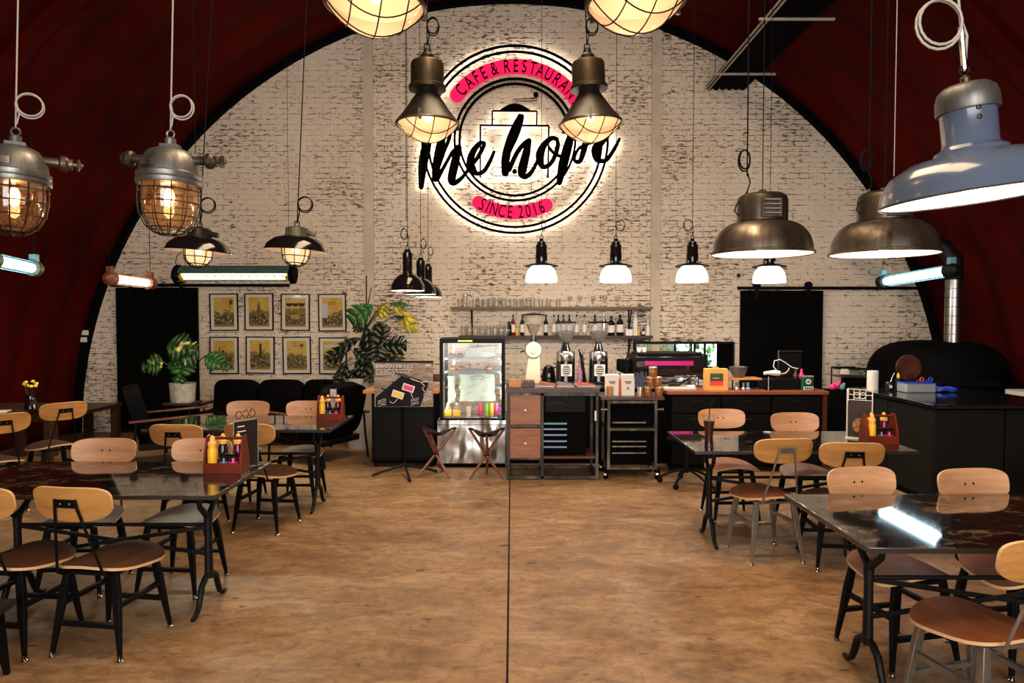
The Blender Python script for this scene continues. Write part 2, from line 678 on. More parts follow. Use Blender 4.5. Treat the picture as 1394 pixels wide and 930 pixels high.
M['tube_warm'] = mat('lit warm fluorescent tube', (1, 1, 1), 0.3, em=(1.0, 0.93, 0.58), es=2.6)
M['tube_amber'] = mat('lit amber fluorescent tube', (1, 1, 1), 0.3, em=(1.0, 0.72, 0.48), es=14.0)
M['led'] = mat('warm white light strip', (1, 1, 1), 0.4, em=(1.0, 0.87, 0.74), es=12.0)
M['ledpink'] = mat('pink light strip', (1, 0.1, 0.4), 0.4, em=(1.0, 0.03, 0.20), es=1.5)
M['pinkglow'] = mat('painted pink wall glow', (0.35, 0.006, 0.05), 0.6, em=(1.0, 0.012, 0.11), es=0.75, spec=.1)  # pink LED light on the wall, put into colour and emission
M['signblack'] = mat('black sign metal', (0.0015, 0.0015, 0.0015), 0.9, spec=0.05)
M['glass'] = glass('clear glass', (0.98, 0.98, 0.975), 0.03, edge=0.15)
M['glass_thick'] = glass('clear drinking glass', (0.90, 0.89, 0.87), 0.03, 0.11, (0.9, 0.88, 0.84))
M['glass_amber'] = glass('amber lamp glass', (1.0, 0.84, 0.58), 0.10, 0.06, (1.0, 0.7, 0.35), 1)
M['glass_bowl'] = glass('ribbed lamp glass', (1.0, 0.93, 0.84), 0.04, 0.45, (1.0, 0.78, 0.58), 1)
M['green_fix'] = mat('blue green hammered paint', (0.05, 0.10, 0.10), 0.45, 0.2, var=0.3, vs=14)
M['teal'] = mat('pale blue painted metal', (0.12, 0.30, 0.36), 0.4)
M['copper'] = mat('brown bakelite', (0.16, 0.05, 0.025), 0.35)
M['greenlamp'] = rusty('worn olive casting', (0.03, 0.03, 0.02), (0.10, 0.10, 0.06), (0.22, 0.21, 0.13), 0.4, 0.5, 12)
M['cable'] = mat('black cable', (0.006, 0.006, 0.006), 0.8, spec=.1)
M['cable_pale'] = mat('pale grey cable', (0.40, 0.38, 0.34), 0.5)
M['leather'] = mat('black leather', (0.0018, 0.0018, 0.002), 0.6, spec=.05, bump=0.3, bs=18)
M['redwood'] = wood('red brown timber', (0.06, 0.012, 0.007), (0.13, 0.028, 0.012), (2, 14, 14), 0.35)
M['redtop'] = wood('rusty red counter timber', (0.22, 0.055, 0.022), (0.38, 0.11, 0.04), (1.5, 14, 14), 0.35)
M['orangewood'] = wood('orange timber', (0.50, 0.19, 0.06), (0.66, 0.30, 0.11), (2, 14, 14), 0.4)
M['drawer'] = wood('reddish drawer timber', (0.20, 0.065, 0.025), (0.36, 0.135, 0.055), (1.6, 12, 12), 0.4)
M['darkwood'] = wood('very dark timber', (0.030, 0.012, 0.008), (0.065, 0.028, 0.016), (2, 14, 14), 0.4)
M['shelfwood'] = wood('olive brown shelf timber', (0.11, 0.065, 0.03), (0.20, 0.13, 0.065), (1.5, 14, 14), 0.6)
M['shelfdark'] = wood('dark shelf timber', (0.03, 0.012, 0.008), (0.06, 0.022, 0.014), (1.5, 14, 14), 0.6)
M['caddy'] = mat('red lacquered wood', (0.13, 0.017, 0.006), 0.4, spec=.25, var=0.3, vs=8)
M['concrete'] = mat('grey concrete pot', (0.42, 0.39, 0.33), 0.85, var=0.25, vs=14)
M['potwhite'] = mat('pale ridged pot', (0.55, 0.50, 0.42), 0.7, var=0.1)
M['soil'] = mat('dark soil', (0.02, 0.012, 0.008), 0.95)
M['mustard'] = mat('yellow squeeze plastic', (0.90, 0.50, 0.02), 0.35)
M['nozzle'] = mat('orange yellow nozzle', (0.95, 0.48, 0.10), 0.35)
M['sauce'] = mat('dark sauce jar', (0.015, 0.008, 0.012), 0.12)
M['sauce_red'] = mat('dark red sauce jar', (0.12, 0.004, 0.02), 0.15)
M['pinklid'] = mat('pink band', (0.85, 0.04, 0.30), 0.4)
M['bluelid'] = mat('blue band', (0.12, 0.28, 0.55), 0.4)
M['palelabel'] = mat('pale label', (0.60, 0.62, 0.70), 0.5)
M['cream'] = mat('cream enamel', (0.80, 0.66, 0.47), 0.3, coat=0.3)
M['beans'] = mat('roasted coffee beans', (0.025, 0.010, 0.005), 0.4, bump=0.8, bs=120)
M['paperwhite'] = mat('white paper', (0.80, 0.77, 0.72), 0.7, var=0.05)
M['paperink'] = mat('black ink', (0.03, 0.03, 0.03), 0.6)
M['kraft'] = mat('orange kraft card', (0.72, 0.38, 0.08), 0.6, var=0.08)
M['labeldark'] = mat('dark green printed label', (0.03, 0.045, 0.02), 0.4)
M['red'] = mat('bright red plastic', (0.75, 0.03, 0.03), 0.4)
M['yellow'] = mat('bright yellow', (0.85, 0.60, 0.02), 0.45)
M['greenbox'] = mat('dark green tin', (0.01, 0.08, 0.03), 0.3)
M['pinkfab'] = mat('pink rubber', (0.85, 0.03, 0.22), 0.4)
M['magenta'] = mat('faintly glowing magenta', (0.30, 0.003, 0.12), 0.25, em=(1.0, 0.0, 0.45), es=0.03)  # magenta base colour with a faint emission put in
M['porcelain'] = mat('white porcelain', (0.80, 0.78, 0.74), 0.2)
M['juice'] = mat('orange juice', (0.95, 0.52, 0.02), 0.25)
M['canpink'] = mat('pink drink can', (0.75, 0.04, 0.22), 0.3)
M['cangreen'] = mat('green drink can', (0.22, 0.55, 0.05), 0.3)
M['canyellow'] = mat('yellow drink can', (0.85, 0.55, 0.05), 0.3)
M['canpurple'] = mat('berry drink can', (0.50, 0.03, 0.20), 0.3)
M['pastry'] = mat('baked pastry', (0.50, 0.22, 0.07), 0.6, var=0.5, vs=25)
M['pastrydark'] = mat('dark glazed pastry', (0.12, 0.035, 0.015), 0.4, var=0.4, vs=25)
M['milkpaper'] = mat('pale green white packing paper', (0.62, 0.68, 0.60), 0.7, var=0.1)
M['darkleather'] = mat('dark plum leather', (0.022, 0.008, 0.010), 0.75, spec=.15)
M['stoolwood'] = wood('reddish stool timber', (0.12, 0.035, 0.018), (0.25, 0.085, 0.04), (2, 14, 14), 0.35)
M['bottle_dark'] = mat('dark bottle glass', (0.008, 0.006, 0.005), 0.08)
M['bottle_brown'] = mat('brown bottle glass', (0.05, 0.018, 0.008), 0.08)
M['bottle_red'] = mat('red syrup bottle', (0.18, 0.01, 0.02), 0.1)
M['bottle_gold'] = mat('golden syrup bottle', (0.65, 0.36, 0.05), 0.15)
M['tubblue'] = glass('pale plastic tub', (0.70, 0.80, 0.85), 0.05, 0.5, (0.55, 0.62, 0.66))
M['herb'] = mat('pale salad', (0.65, 0.68, 0.45), 0.6, var=0.3, vs=30)
M['blueplastic'] = mat('blue plastic', (0.02, 0.07, 0.55), 0.4)
M['purple'] = mat('purple cloth', (0.10, 0.01, 0.16), 0.6)
M['ember'] = mat('hammered copper plate', (0.11, 0.032, 0.014), 0.45, 0.6, var=0.5, vs=8)
M['darkgrey'] = mat('dark grey panel', (0.009, 0.0085, 0.0078), 0.6, spec=.08)
M['greymetal'] = mat('grey metal bowl', (0.16, 0.15, 0.16), 0.35, 0.6)
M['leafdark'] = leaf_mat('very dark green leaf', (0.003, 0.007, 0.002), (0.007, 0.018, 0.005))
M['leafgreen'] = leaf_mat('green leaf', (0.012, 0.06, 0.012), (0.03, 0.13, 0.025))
M['leafyellow'] = leaf_mat('yellowing leaf', (0.16, 0.15, 0.01), (0.60, 0.48, 0.03))
M['leafvar'] = leaf_mat('variegated leaf', (0.010, 0.040, 0.010), (0.03, 0.10, 0.02), (0.62, 0.60, 0.16), 0.585)
M['hedge'] = leaf_mat('sunlit foliage', (0.10, 0.35, 0.03), (0.35, 0.75, 0.10))
M['shade_white'] = mat('white sun shade', (0.75, 0.85, 0.88), 0.6, var=0.12, vs=6)
M['paint_tan'] = mat('pale yellow green print', (0.55, 0.60, 0.30), 0.6, var=0.4, vs=18)
M['boardwood'] = wood('grey weathered boards print', (0.025, 0.017, 0.012), (0.42, 0.33, 0.24), (4.0, 30, 22), 0.5)
M['boarddark'] = mat('dark slate print', (0.012, 0.010, 0.013), 0.5, spec=.08)
M['popyellow'] = mat('yellow ice lolly print', (0.85, 0.60, 0.05), 0.4)
M['poppink'] = mat('pink ice lolly print', (0.75, 0.03, 0.25), 0.4)
M['candyjar'] = mat('jar of coloured nuts', (0.30, 0.10, 0.03), 0.35, var=0.8, vs=70)
M['silverlid'] = mat('pale metal lid', (0.70, 0.58, 0.42), 0.3, 0.7)
M['straws'] = mat('blue striped straws', (0.06, 0.08, 0.15), 0.5, var=0.5, vs=60)
M['mount'] = mat('ivory picture mount', (0.88, 0.82, 0.72), 0.8)
M['coffee'] = mat('iced black coffee', (0.03, 0.008, 0.004), 0.1)

# ================================================================== STRUCTURE
YW = 9.90                          # face of the brick end wall
AC = at(697, 600, YW).z            # height of the arch centre
AR = 588 / F * YW                  # radius of the brick arch


def struct(o, name=None):
    o['kind'] = 'structure'
    return o


# floor: sub-base and four cast slabs with open joints
fb = MB().box(-7, 7, -4.2, 14, -0.2, -0.02)
floor = struct(fb.build('floor', M['subfloor'], smooth=0))
JX, JY = -0.022, 6.56
for (x0, x1, y0, y1) in ((-7, JX - .006, -4, 10.3), (JX + .006, 7, -4, JY - .005), (JX + .006, 7, JY + .005, 10.3)):
    MB().box(x0, x1, y0, y1, -0.02, 0.0).build('slab', M['floor'], floor, smooth=0)

# window opening in the end wall
wl, wr = at(862, 465, YW), at(998, 503, YW)
WX0, WX1, WZ1, WZ0 = wl.x, wr.x, wl.z, wr.z


def halfdisk(x0, x1, zlo, r=AR + 0.35, n=40):
    pts = [(x0, zlo), (x1, zlo)]
    for i in range(n + 1):
        x = x1 + (x0 - x1) * i / n
        pts.append((x, AC + math.sqrt(max(r * r - x * x, 0.0001))))
    return [p for k, p in enumerate(pts) if k < 2 or p[1] > zlo]


RB = AR + 0.3
wb = MB()
wb.prism(halfdisk(-RB, WX0, 0, RB), YW, YW + 0.25)
wb.prism(halfdisk(WX1, RB, 0, RB), YW, YW + 0.25)
wb.prism(halfdisk(WX0, WX1, WZ1, RB), YW, YW + 0.25)
wb.box(WX0, WX1, YW, YW + 0.25, 0, WZ0)
wall = struct(wb.build('wall_back', M['mortar'], smooth=0))

PIL = [(at(495.5, 230, YW).x, at(508.5, 230, YW).x), (at(886.5, 230, YW).x, at(899, 230, YW).x)]
DOORS = [(at(162, 390, YW).x + .02, at(272, 390, YW).x - .02, at(400, 391, YW).z),
         (at(1006, 392, YW).x + .02, at(1117, 392, YW).x - .02, at(1006, 396, YW).z)]
BW, BH, GAP = 0.222, 0.0765, 0.008
rows = []
z = 0.0
k = 0
while z < AC + AR + 0.05:
    x = -6.6 + (BW / 2 if k % 2 else 0)
    while x < 6.6:
        x0, x1 = x, x + BW - GAP
        z0, z1 = z, z + BH - GAP
        x += BW
        segs = [(x0, x1)]
        for (a, b) in PIL:
            ns = []
            for s0, s1 in segs:
                if s1 <= a or s0 >= b:
                    ns.append((s0, s1))
                else:
                    if s0 < a - .02: ns.append((s0, a - .004))
                    if s1 > b + .02: ns.append((b + .004, s1))
            segs = ns
        if z1 > WZ0 - .004 and z0 < WZ1 + .004:
            ns = []
            for s0, s1 in segs:
                if s1 <= WX0 or s0 >= WX1:
                    ns.append((s0, s1))
                else:
                    if s0 < WX0 - .02: ns.append((s0, WX0 - .004))
                    if s1 > WX1 + .02: ns.append((WX1 + .004, s1))
            segs = ns
        for s0, s1 in segs:
            cx, cz = (s0 + s1) / 2, (z0 + z1) / 2
            if math.hypot(cx, cz - AC) > AR + 0.10:
                continue
            if any(a < s0 and s1 < b and z1 < h for a, b, h in DOORS):
                continue
            rows.append((s0, s1, z0, z1))
    z += BH
    k += 1


def brick_shape(mb, s0, s1, z0, z1, y, d):
    c = 0.003
    vs = [(s0, y, z0), (s1, y, z0), (s1, y, z1), (s0, y, z1),
          (s0 + c, y - d, z0 + c), (s1 - c, y - d, z0 + c), (s1 - c, y - d, z1 - c), (s0 + c, y - d, z1 - c)]
    mb.add(vs, [(4, 5, 6, 7), (0, 1, 5, 4), (1, 2, 6, 5), (2, 3, 7, 6), (3, 0, 4, 7)])


whole = [r for r in rows if abs((r[1] - r[0]) - (BW - GAP)) < 1e-4]


def clear_view(r):
    cx, cz = (r[0] + r[1]) / 2, (r[2] + r[3]) / 2
    return (-2.05 < cx < 2.0 and 3.05 > cz > 2.0)


singles = [r for r in whole if clear_view(r)]
singles.sort(key=lambda r: (abs((r[0] + r[1]) / 2) + abs((r[2] + r[3]) / 2 - 2.6)))
singles = singles[:300]
sset = set(singles)
shapes = []
for d in (0.003, 0.005, 0.007):
    b = MB()
    brick_shape(b, -(BW - GAP) / 2, (BW - GAP) / 2, -(BH - GAP) / 2, (BH - GAP) / 2, 0, d)
    shapes.append(b.mesh('brick', M['brick'], 0))
for r in singles:
    o = bpy.data.objects.new('brick', random.choice(shapes))
    COL.objects.link(o)
    o.parent = wall
    o.location = ((r[0] + r[1]) / 2, YW, (r[2] + r[3]) / 2)
    o.rotation_euler = (0, random.uniform(-.006, .006), 0)
rest = MB()
for r in rows:
    if r in sset:
        continue
    j = random.uniform(-.0015, .0015)
    brick_shape(rest, r[0] + j, r[1] + j, r[2] + j, r[3] + j, YW, random.uniform(.002, .007))
rest.build('brickwork', M['brick'], wall, smooth=0, kind='stuff')

for i, (a, b) in enumerate(PIL):
    top = AC + math.sqrt(AR * AR - max(abs(a), abs(b)) ** 2) + .03
    struct(MB().box(a, b, YW - .025, YW + .01, 0, top).build('trim_%d' % (i + 1), M['plaster'], smooth=0))


def arch_band(r0, r1, y0, y1, n=72):
    mb = MB()
    vs = []
    for i in range(n + 1):
        t = -0.02 + (PI + 0.04) * i / n
        for r, y in ((r0, y0), (r0, y1), (r1, y1), (r1, y0)):
            vs.append((r * math.cos(t), y, AC + r * math.sin(t)))
    fs = []
    for i in range(n):
        for j in range(4):
            j2 = (j + 1) % 4
            fs.append((i * 4 + j, i * 4 + j2, (i + 1) * 4 + j2, (i + 1) * 4 + j))
    return mb.add(vs, fs)


struct(arch_band(AR, AR + 0.32, YW - .11, YW - .002).build('trim_3', M['blackm']))
for i, y in enumerate((6.5, 3.2, -0.2)):
    struct(arch_band(AR + .035, AR + .16, y, y + .14).build('trim_%d' % (4 + i), M['vault']))

# barrel vault of red painted corrugated steel
vb = MB()
n, ys = 72, []
y = -4.0
while y < YW + .3:
    ys.append(y)
    y += 0.09
vs, fs = [], []
for yi, y in enumerate(ys):
    r = AR + 0.105 + 0.030 * math.cos(2 * PI * y / 0.72) + 0.01 * math.cos(2 * PI * y / 0.36)
    for i in range(n + 1):
        t = -0.02 + (PI + 0.04) * i / n
        vs.append((r * math.cos(t), y, AC + r * math.sin(t)))
for yi in range(len(ys) - 1):
    for i in range(n):
        a = yi * (n + 1) + i
        fs.append((a, a + 1, a + n + 2, a + n + 1))
vb.add(vs, fs)
struct(vb.build('ceiling', M['vault'], smooth=60))
# front wall behind the camera with the wide door opening
fw = MB()
for (x0, x1, zl) in ((-RB, -3.2, 0), (3.2, RB, 0), (-3.2, 3.2, 4.2)):
    fw.prism(halfdisk(x0, x1, zl, RB), -3.9, -3.7)
struct(fw.build('wall_front', M['vault'], smooth=0))

# pass-through window with black frame, glass and what stands outside
wf = MB()
t = .035
wf.box(WX0 - .0, WX1, YW - .05, YW + .2, WZ1 - t, WZ1)
wf.box(WX0, WX1, YW - .05, YW + .2, WZ0, WZ0 + t)
wf.box(WX0, WX0 + t, YW - .05, YW + .2, WZ0 + t, WZ1 - t)
wf.box(WX1 - t, WX1, YW - .05, YW + .2, WZ0 + t, WZ1 - t)
win = struct(wf.build('window_1', M['black'], smooth=0))
for u in (921, 948, 962):
    x = at(u, 480, YW).x
    MB().box(x - .012, x + .012, YW + .08, YW + .12, WZ0 + t, WZ1 - t).build('mullion', M['black'], win, smooth=0)
MB().box(at(978, 480, YW).x, WX1 - t, YW + .05, YW + .09, WZ0 + t, WZ1 - t).build('shutter', M['blackm'], win, smooth=0)
MB().box(WX0 + t, at(978, 480, YW).x, YW + .098, YW + .104, WZ0 + t, WZ1 - t).build('pane', M['glass'], win, smooth=0)
# white sun shade and shrub seen through the window
sh = MB().add([(1.2, 12.4, .4), (3.05, 12.4, .3), (2.75, 12.0, 1.9), (1.2, 12.0, 1.9), (1.2, 12.43, .4), (3.05, 12.43, .3), (2.75, 12.03, 1.9), (1.2, 12.03, 1.9)],
              [(0, 1, 2, 3), (7, 6, 5, 4), (0, 4, 5, 1), (1, 5, 6, 2), (2, 6, 7, 3), (3, 7, 4, 0)])
t_sh = thing('sun_shade', 'white canvas sun shade seen through the pass-through window', 'shade', (0, 0, 0))
sh.build('canvas', M['shade_white'], t_sh, smooth=0)
for (x, z) in ((2.35, 1.13), (2.52, 1.05), (2.68, 1.13)):
    MB().ball((x, 12.0, z), .11, .04, .16).build('printed_fruit', M['paint_tan'], t_sh)
for x in (1.3, 2.7):
    MB().cyl((x, 12.5, 0), (x, 12.5, 1.95), .03).build('post', M['blackm'], t_sh)
shrub = thing('shrub', 'bright green shrub outside, at the right of the pass-through window', 'shrub', (3.3, 12.6, 0))
for i in range(90):
    a, b_ = random.uniform(0, 2 * PI), random.uniform(-1, 1)
    c = Vector((math.cos(a) * .42 * math.sqrt(1 - b_ * b_) + .0, math.sin(a) * .3, 1.15 + b_ * .5)) * random.uniform(.8, 1)
    if i == 0:
        lm = MB().plate(.07, .035, 2, .003, lambda x, y: -x * x * 3, n=8, rings=2).mesh('leaf', M['hedge'])
    o = bpy.data.objects.new('leaf', lm)
    COL.objects.link(o)
    o.parent = shrub
    o.location = c
    o.rotation_euler = [random.uniform(0, 6) for _ in range(3)]
MB().cyl((0, 0, 0), (0, 0, 1.3), .03).build('stem', M['darkwood'], shrub)

# sliding barn doors
def barn_door(idx, u0, u1, v0, rail_u0, rail_u1):
    a, b = at(u0, v0, YW), at(u1, v0, YW)
    d = MB()
    d.box(a.x, b.x, YW - .085, YW - .05, .02, a.z)
    door = struct(d.build('door_%d' % idx, M['blackm'], smooth=0))
    n = 6
    for i in range(n):
        x0 = a.x + (b.x - a.x) * i / n + .004
        x1 = a.x + (b.x - a.x) * (i + 1) / n - .004
        MB().box(x0, x1, YW - .097, YW - .085, .03, a.z - .01).build('plank', M['blackm'], door, smooth=0)
    for x in (a.x + .22, b.x - .22):
        h = MB().box(x - .025, x + .025, YW - .11, YW - .096, a.z - .12, a.z + .06)
        h.cyl((x, YW - .115, a.z + .075), (x, YW - .085, a.z + .075), .055, 20)
        h.build('roller', M['black'], door)
    r0, r1 = at(rail_u0, 391, YW).x, at(rail_u1, 391, YW).x
    MB().box(r0, r1, YW - .05, YW - .014, a.z + .015, a.z + .06).build('rail', M['black'], door, smooth=0)
    return door


barn_door(1, 162, 272, 392, 152, 395)
barn_door(2, 1006, 1117, 396, 1003, 1246)

# black corrugated duct sheet under the right of the vault, with pale rails and hangers
x0 = at(968, 115, YW - .27).x
x1 = at(1024, 115, YW - .27).x
zc = at(990, 112, YW - .27).z
co = MB()
N = 48
poly = []
for i in range(N + 1):
    x = x0 + (x1 - x0) * i / N
    poly.append((x, zc - .03 * abs(math.sin(PI * 6 * i / N))))
poly2 = poly + [(x1 + .55, zc + .35), (x1 + .3, zc + .75), (x0 + .05, zc + .06)]
duct = thing('corrugated_duct', 'black corrugated duct running under the right of the red vault', 'duct')
co.prism(list(reversed(poly + [(x1, zc + .03), (x0, zc + .03)])), 2.0, YW - .02)
co.build('corrugated_sheet', M['blackm'], duct, smooth=0)
for dx in (.0, .05):
    MB().cyl((x0 - .04 + dx, 2.0, zc + .0 - .05), (x0 - .04 + dx, YW - .1, zc - .05), .011, 8).build('rail', M['cable_pale'], duct)
for y in (9.1, 7.45, 5.8):
    h = MB().cyl((x0 - .12, y, zc - .075), (x1 + .12, y, zc - .075), .017, 8)
    h.build('hanger_bar', M['cable_pale'], duct)
    g = MB().cyl((x0 - .1, y, zc - .075), (x0 - .1, y, AC + math.sqrt((AR + .1) ** 2 - (x0 - .1) ** 2)), .004, 6)
    g.build('hanger_rod', M['cable'], duct)


# ================================================================== CHAIRS
def make_chair(silver=False, red=False):
    t = thing('dining_chair', 'x', 'chair')
    lm = M['legsteel'] if silver else M['black']
    s = MB()
    s.plate(.205, .20, 3.2, .014, lambda x, y: .455 - 4.5 * (x * x) * (0.25 + 0.5 * (y + .2)) * .6 - .012 * math.cos(min(1, math.hypot(x, y) / .2) * PI / 2) + .0 * y,
            xs=lambda k: 1.0 + 0.10 * k, rimmat=1)
    s.build('seat', [M['seatred'] if red else M['seat'], M['plyedge']], t)
    # backrest: sitter faces +y, backrest at y = -0.28
    b = MB()
    Mx = Matrix.Translation((0, -.262, .787)) @ Matrix.Rotation(math.radians(12), 4, 'X') @ Matrix.Rotation(PI / 2, 4, 'X')
    b.plate(.202, .085, 3.4, .012, lambda x, y: -0.9 * x * x + .02, xs=lambda k: 1.0 + .02 * k, M=Mx, rimmat=1, under=2)
    b.build('backrest', [M['ply'], M['plyedge'], M['plyfront']], t)
    # bracket with screws
    Mb = Matrix.Translation((0, -.262, .787)) @ Matrix.Rotation(math.radians(12), 4, 'X')
    br = MB().box(-.058, .058, -.036, -.030, -.012, .030, M=Mb)
    br.build('bracket', M['black'] if not silver else M['legsteel'], t, bevel=.002)
    for x in (-.024, .024):
        MB().ball((x, -.037, .010), .006, .003, .006, 8, M=Mb).build('screw', M['steel'], t)
        MB().ball((x, .0, .005), .007, .004, .007, 8, M=Mb @ Matrix.Translation((0, -.012, 0))).build('screw', M['brass'], t)
    for sx in (-1, 1):
        rod = [(sx * .052, -.300, .81), (sx * .058, -.292, .76), (sx * .115, -.222, .47), (sx * .122, -.212, .430), (sx * .120, -.185, .412), (sx * .112, -.10, .406), (sx * .11, 0, .406)]
        MB().tube(rod, .0065, 8).build('back_rod', lm, t)
    fr = MB()
    for sx in (-1, 1):
        fr.bar((sx * .125, -.14, .408), (sx * .135, .14, .408), .02, .015)
    for sy in (-1, 1):
        fr.bar((-.13, sy * .14, .406), (.13, sy * .14, .406), .02, .015)
    fr.build('seat_frame', lm, t)
    for sx in (-1, 1):
        for sy in (-1, 1):
            top, bot = Vector((sx * .128, sy * .14, .418)), Vector((sx * .182, sy * .19, .012))
            mid = top.lerp(bot, .30)
            g = MB().bar(top, mid, .030, .022, .040, .026, up=(0, 1, 0)).bar(mid, bot, .040, .026, .017, .017, up=(0, 1, 0))
            leg = g.build('leg', lm, t, bevel=.002)
            MB().lathe([(.014, 0), (.016, .006), (.009, .014), (.007, .03)], 10, (bot.x, bot.y, 0)).build('glide', M['steel'], leg)
    for sy in (-1, 1):
        z = .165
        a = .128 + (.054) * (.43 - z) / .418
        yy = .14 + .05 * (.43 - z) / .418
        MB().bar((-a, sy * yy, z), (a, sy * yy, z), .022, .022).build('stretcher', lm, t)
    for sx in (-1, 1):
        z = .255
        a = .128 + (.054) * (.43 - z) / .418
        yy = .14 + .05 * (.43 - z) / .418
        MB().bar((sx * a, -yy, z), (sx * a, yy, z), .022, .022).build('stretcher', lm, t)
    return t


ch_black = make_chair(False, False)
ch_silver = make_chair(True, True)
ch_red = make_chair(False, True)
used = {}


def place_chair(proto, x, y, deg, label, group):
    key = proto.name
    if key not in used:
        used[key] = 1
        proto.location = (x, y, 0)
        proto.rotation_euler = (0, 0, R(deg))
        tag(proto, label, 'chair', group)
        return proto
    o = dup(proto, label, (x, y, 0), R(deg), group)
    return o


def from_back(u, vtop, near=True, Y=None):
    """chair centre from the pixel of its backrest's middle and top edge"""
    Yb = Y if Y else (EYE - .868) * F / (vtop - 434)
    X = (u - 697) / F * Yb
    return X, Yb + (.28 if near else -.28)


GL, GR = 'chairs at the left tables', 'chairs at the right tables'
x, y = from_back(1061, 597.5)
place_chair(ch_silver, x + .02, y, 7, 'bare steel chair with red-brown seat in the aisle, right of centre', GR)
x, y = from_back(1163, 603)
place_chair(ch_black, x + .03, y, -4, 'black-legged chair with its back to us, right of the bare steel chair', GR)
x, y = from_back(982, 557, False)
place_chair(ch_red, x, y, 180, 'pinkish backrest chair facing us behind the iced coffee glass', GR)
x, y = from_back(1083, 562, False)
place_chair(ch_red, x, y, 182, 'facing chair behind the silver-legged chair, before the black drawers', GR)
x, y = from_back(1175, 640, False)
y += .06
x += .07
place_chair(ch_red, x, y, 192, 'facing chair behind the left end of the nearest right granite table', GR)
x, y = from_back(1327, 645, False)
y += .10
x += .09
place_chair(ch_red, x, y, 188, 'facing chair behind the right part of the nearest right granite table', GR)
x, y = from_back(1416, 735)
place_chair(ch_silver, x, y, 14, 'nearest chair at the right edge, honey backrest and steel legs', GR)
x, y = from_back(98, 664)
place_chair(ch_black, x, y, -8, 'nearest left chair with its back to us at the front granite table', GL)
x, y = from_back(-40, 664)
place_chair(ch_black, x, y, -6, 'chair cut off by the left edge of the frame, back to us', GL)
x, y = from_back(146, 602, False, 4.45)
place_chair(ch_black, x, y, 184, 'facing chair behind the front left granite table, left one of two', GL)
x, y = from_back(272, 605, False, 4.45)
place_chair(ch_black, x, y, 176, 'facing chair behind the front left table, partly hidden by the condiment caddy', GL)
x, y = from_back(237, 578)
place_chair(ch_black, x, y, -3, 'chair with its back to us at the rear left table, nearest the potted monstera', GL)
x, y = from_back(342, 577)
place_chair(ch_black, x, y, -8, 'chair with its back to us behind the wire menu holder', GL)
x, y = from_back(338, 551, False, 6.5)
place_chair(ch_black, x, y, 180, 'facing chair in front of the middle of the black sofa', GL)
x, y = from_back(419, 552, False, 6.5)
place_chair(ch_black, x, y, 180, 'facing chair behind the rear left condiment caddy', GL)
GS = 'chairs at the side table by the left wall'
place_chair(ch_black, -4.42, 6.55, 54, 'dim turned chair by the left wall, farther of the two', GS)
place_chair(ch_black, -4.42, 5.80, 50, 'dim turned chair by the left wall, cut by the frame edge', GS)


# ================================================================== TABLES
def make_table():
    t = thing('dining_table', 'x', 'table')
    W, D = 1.53, .83
    MB().box(-W / 2 + .004, W / 2 - .004, -D / 2 + .004, D / 2 - .004, .730, .750).build('tabletop', M['granite'], t, bevel=.002)
    e = MB()
    e.box(-W / 2, W / 2, -D / 2, -D / 2 + .004, .728, .749).box(-W / 2, W / 2, D / 2 - .004, D / 2, .728, .749)
    e.box(-W / 2, -W / 2 + .004, -D / 2 + .004, D / 2 - .004, .728, .749).box(W / 2 - .004, W / 2, -D / 2 + .004, D / 2 - .004, .728, .749)
    e.build('edge_band', M['frame_edge'], t, smooth=0)
    xe = W / 2 - .22
    for sx in (-1, 1):
        p = MB()
        p.tube([(sx * xe, 0, .55), (sx * xe, 0, .45), (sx * xe, 0, .17)], [.026, .020, .024], 10)
        post = p.build('post', M['iron'], t)
        for sy in (-1, 1):
            MB().tube([(sx * xe, 0, .52), (sx * xe, sy * .045, .555), (sx * xe, sy * .10, .60), (sx * xe, sy * .12, .66), (sx * xe, sy * .12, .727)],
                      [.018, .017, .015, .014, .014], 8).build('fork_arm', M['iron'], post)
            MB().tube([(sx * xe, 0, .19), (sx * xe, sy * .04, .185), (sx * xe, sy * .09, .15), (sx * xe, sy * .115, .09), (sx * xe, sy * .14, .04), (sx * xe, sy * .18, .014), (sx * xe, sy * .21, .014)],
                      [.016, .018, .018, .017, .015, .014, .012], 8).build('foot', M['iron'], post)
        MB().box(sx * xe - .03, sx * xe + .03, -.15, .15, .722, .730).build('mounting_plate', M['iron'], t)
    MB().cyl((-xe, 0, .475), (xe, 0, .475), .011, 8).build('stretcher', M['iron'], t)
    MB().bar((-xe, .012, .465), (xe, .012, .30), .008, .022).build('brace', M['iron'], t)
    MB().bar((-xe, -.012, .30), (xe, -.012, .465), .008, .022).build('brace', M['iron'], t)
    return t


tb = make_table()
GT = 'black granite dining tables'
TN_R = (1.40 + .765, 3.065)
TB_R = (1.243 + .765, 5.03)
TN_L = (-1.515 - .765, 3.865)
TB_L = (-1.475 - .765, 5.92)
tb.location = (*TN_R, 0)
tag(tb, 'nearest right granite-topped table reflecting a light tube', 'table', GT)
dup(tb, 'rear right granite-topped table carrying the iced coffee glass', (*TB_R, 0), 0, GT)
dup(tb, 'front left granite-topped table carrying the wire menu holder', (*TN_L, 0), 0, GT)
dup(tb, 'rear left granite-topped table in front of the black sofa', (*TB_L, 0), 0, GT)

# side table along the left wall
st = thing('side_table', 'dim dark timber table against the red wall on the far left', 'table', (-5.25, 6.3, 0))
MB().box(-.38, .38, -1.0, 1.0, .715, .75).build('tabletop', M['darkwood'], st, bevel=.004)
for sx in (-1, 1):
    for sy in (-1, 1):
        MB().bar((sx * .32, sy * .93, .715), (sx * .32, sy * .93, 0), .06, .06).build('leg', M['darkwood'], st)
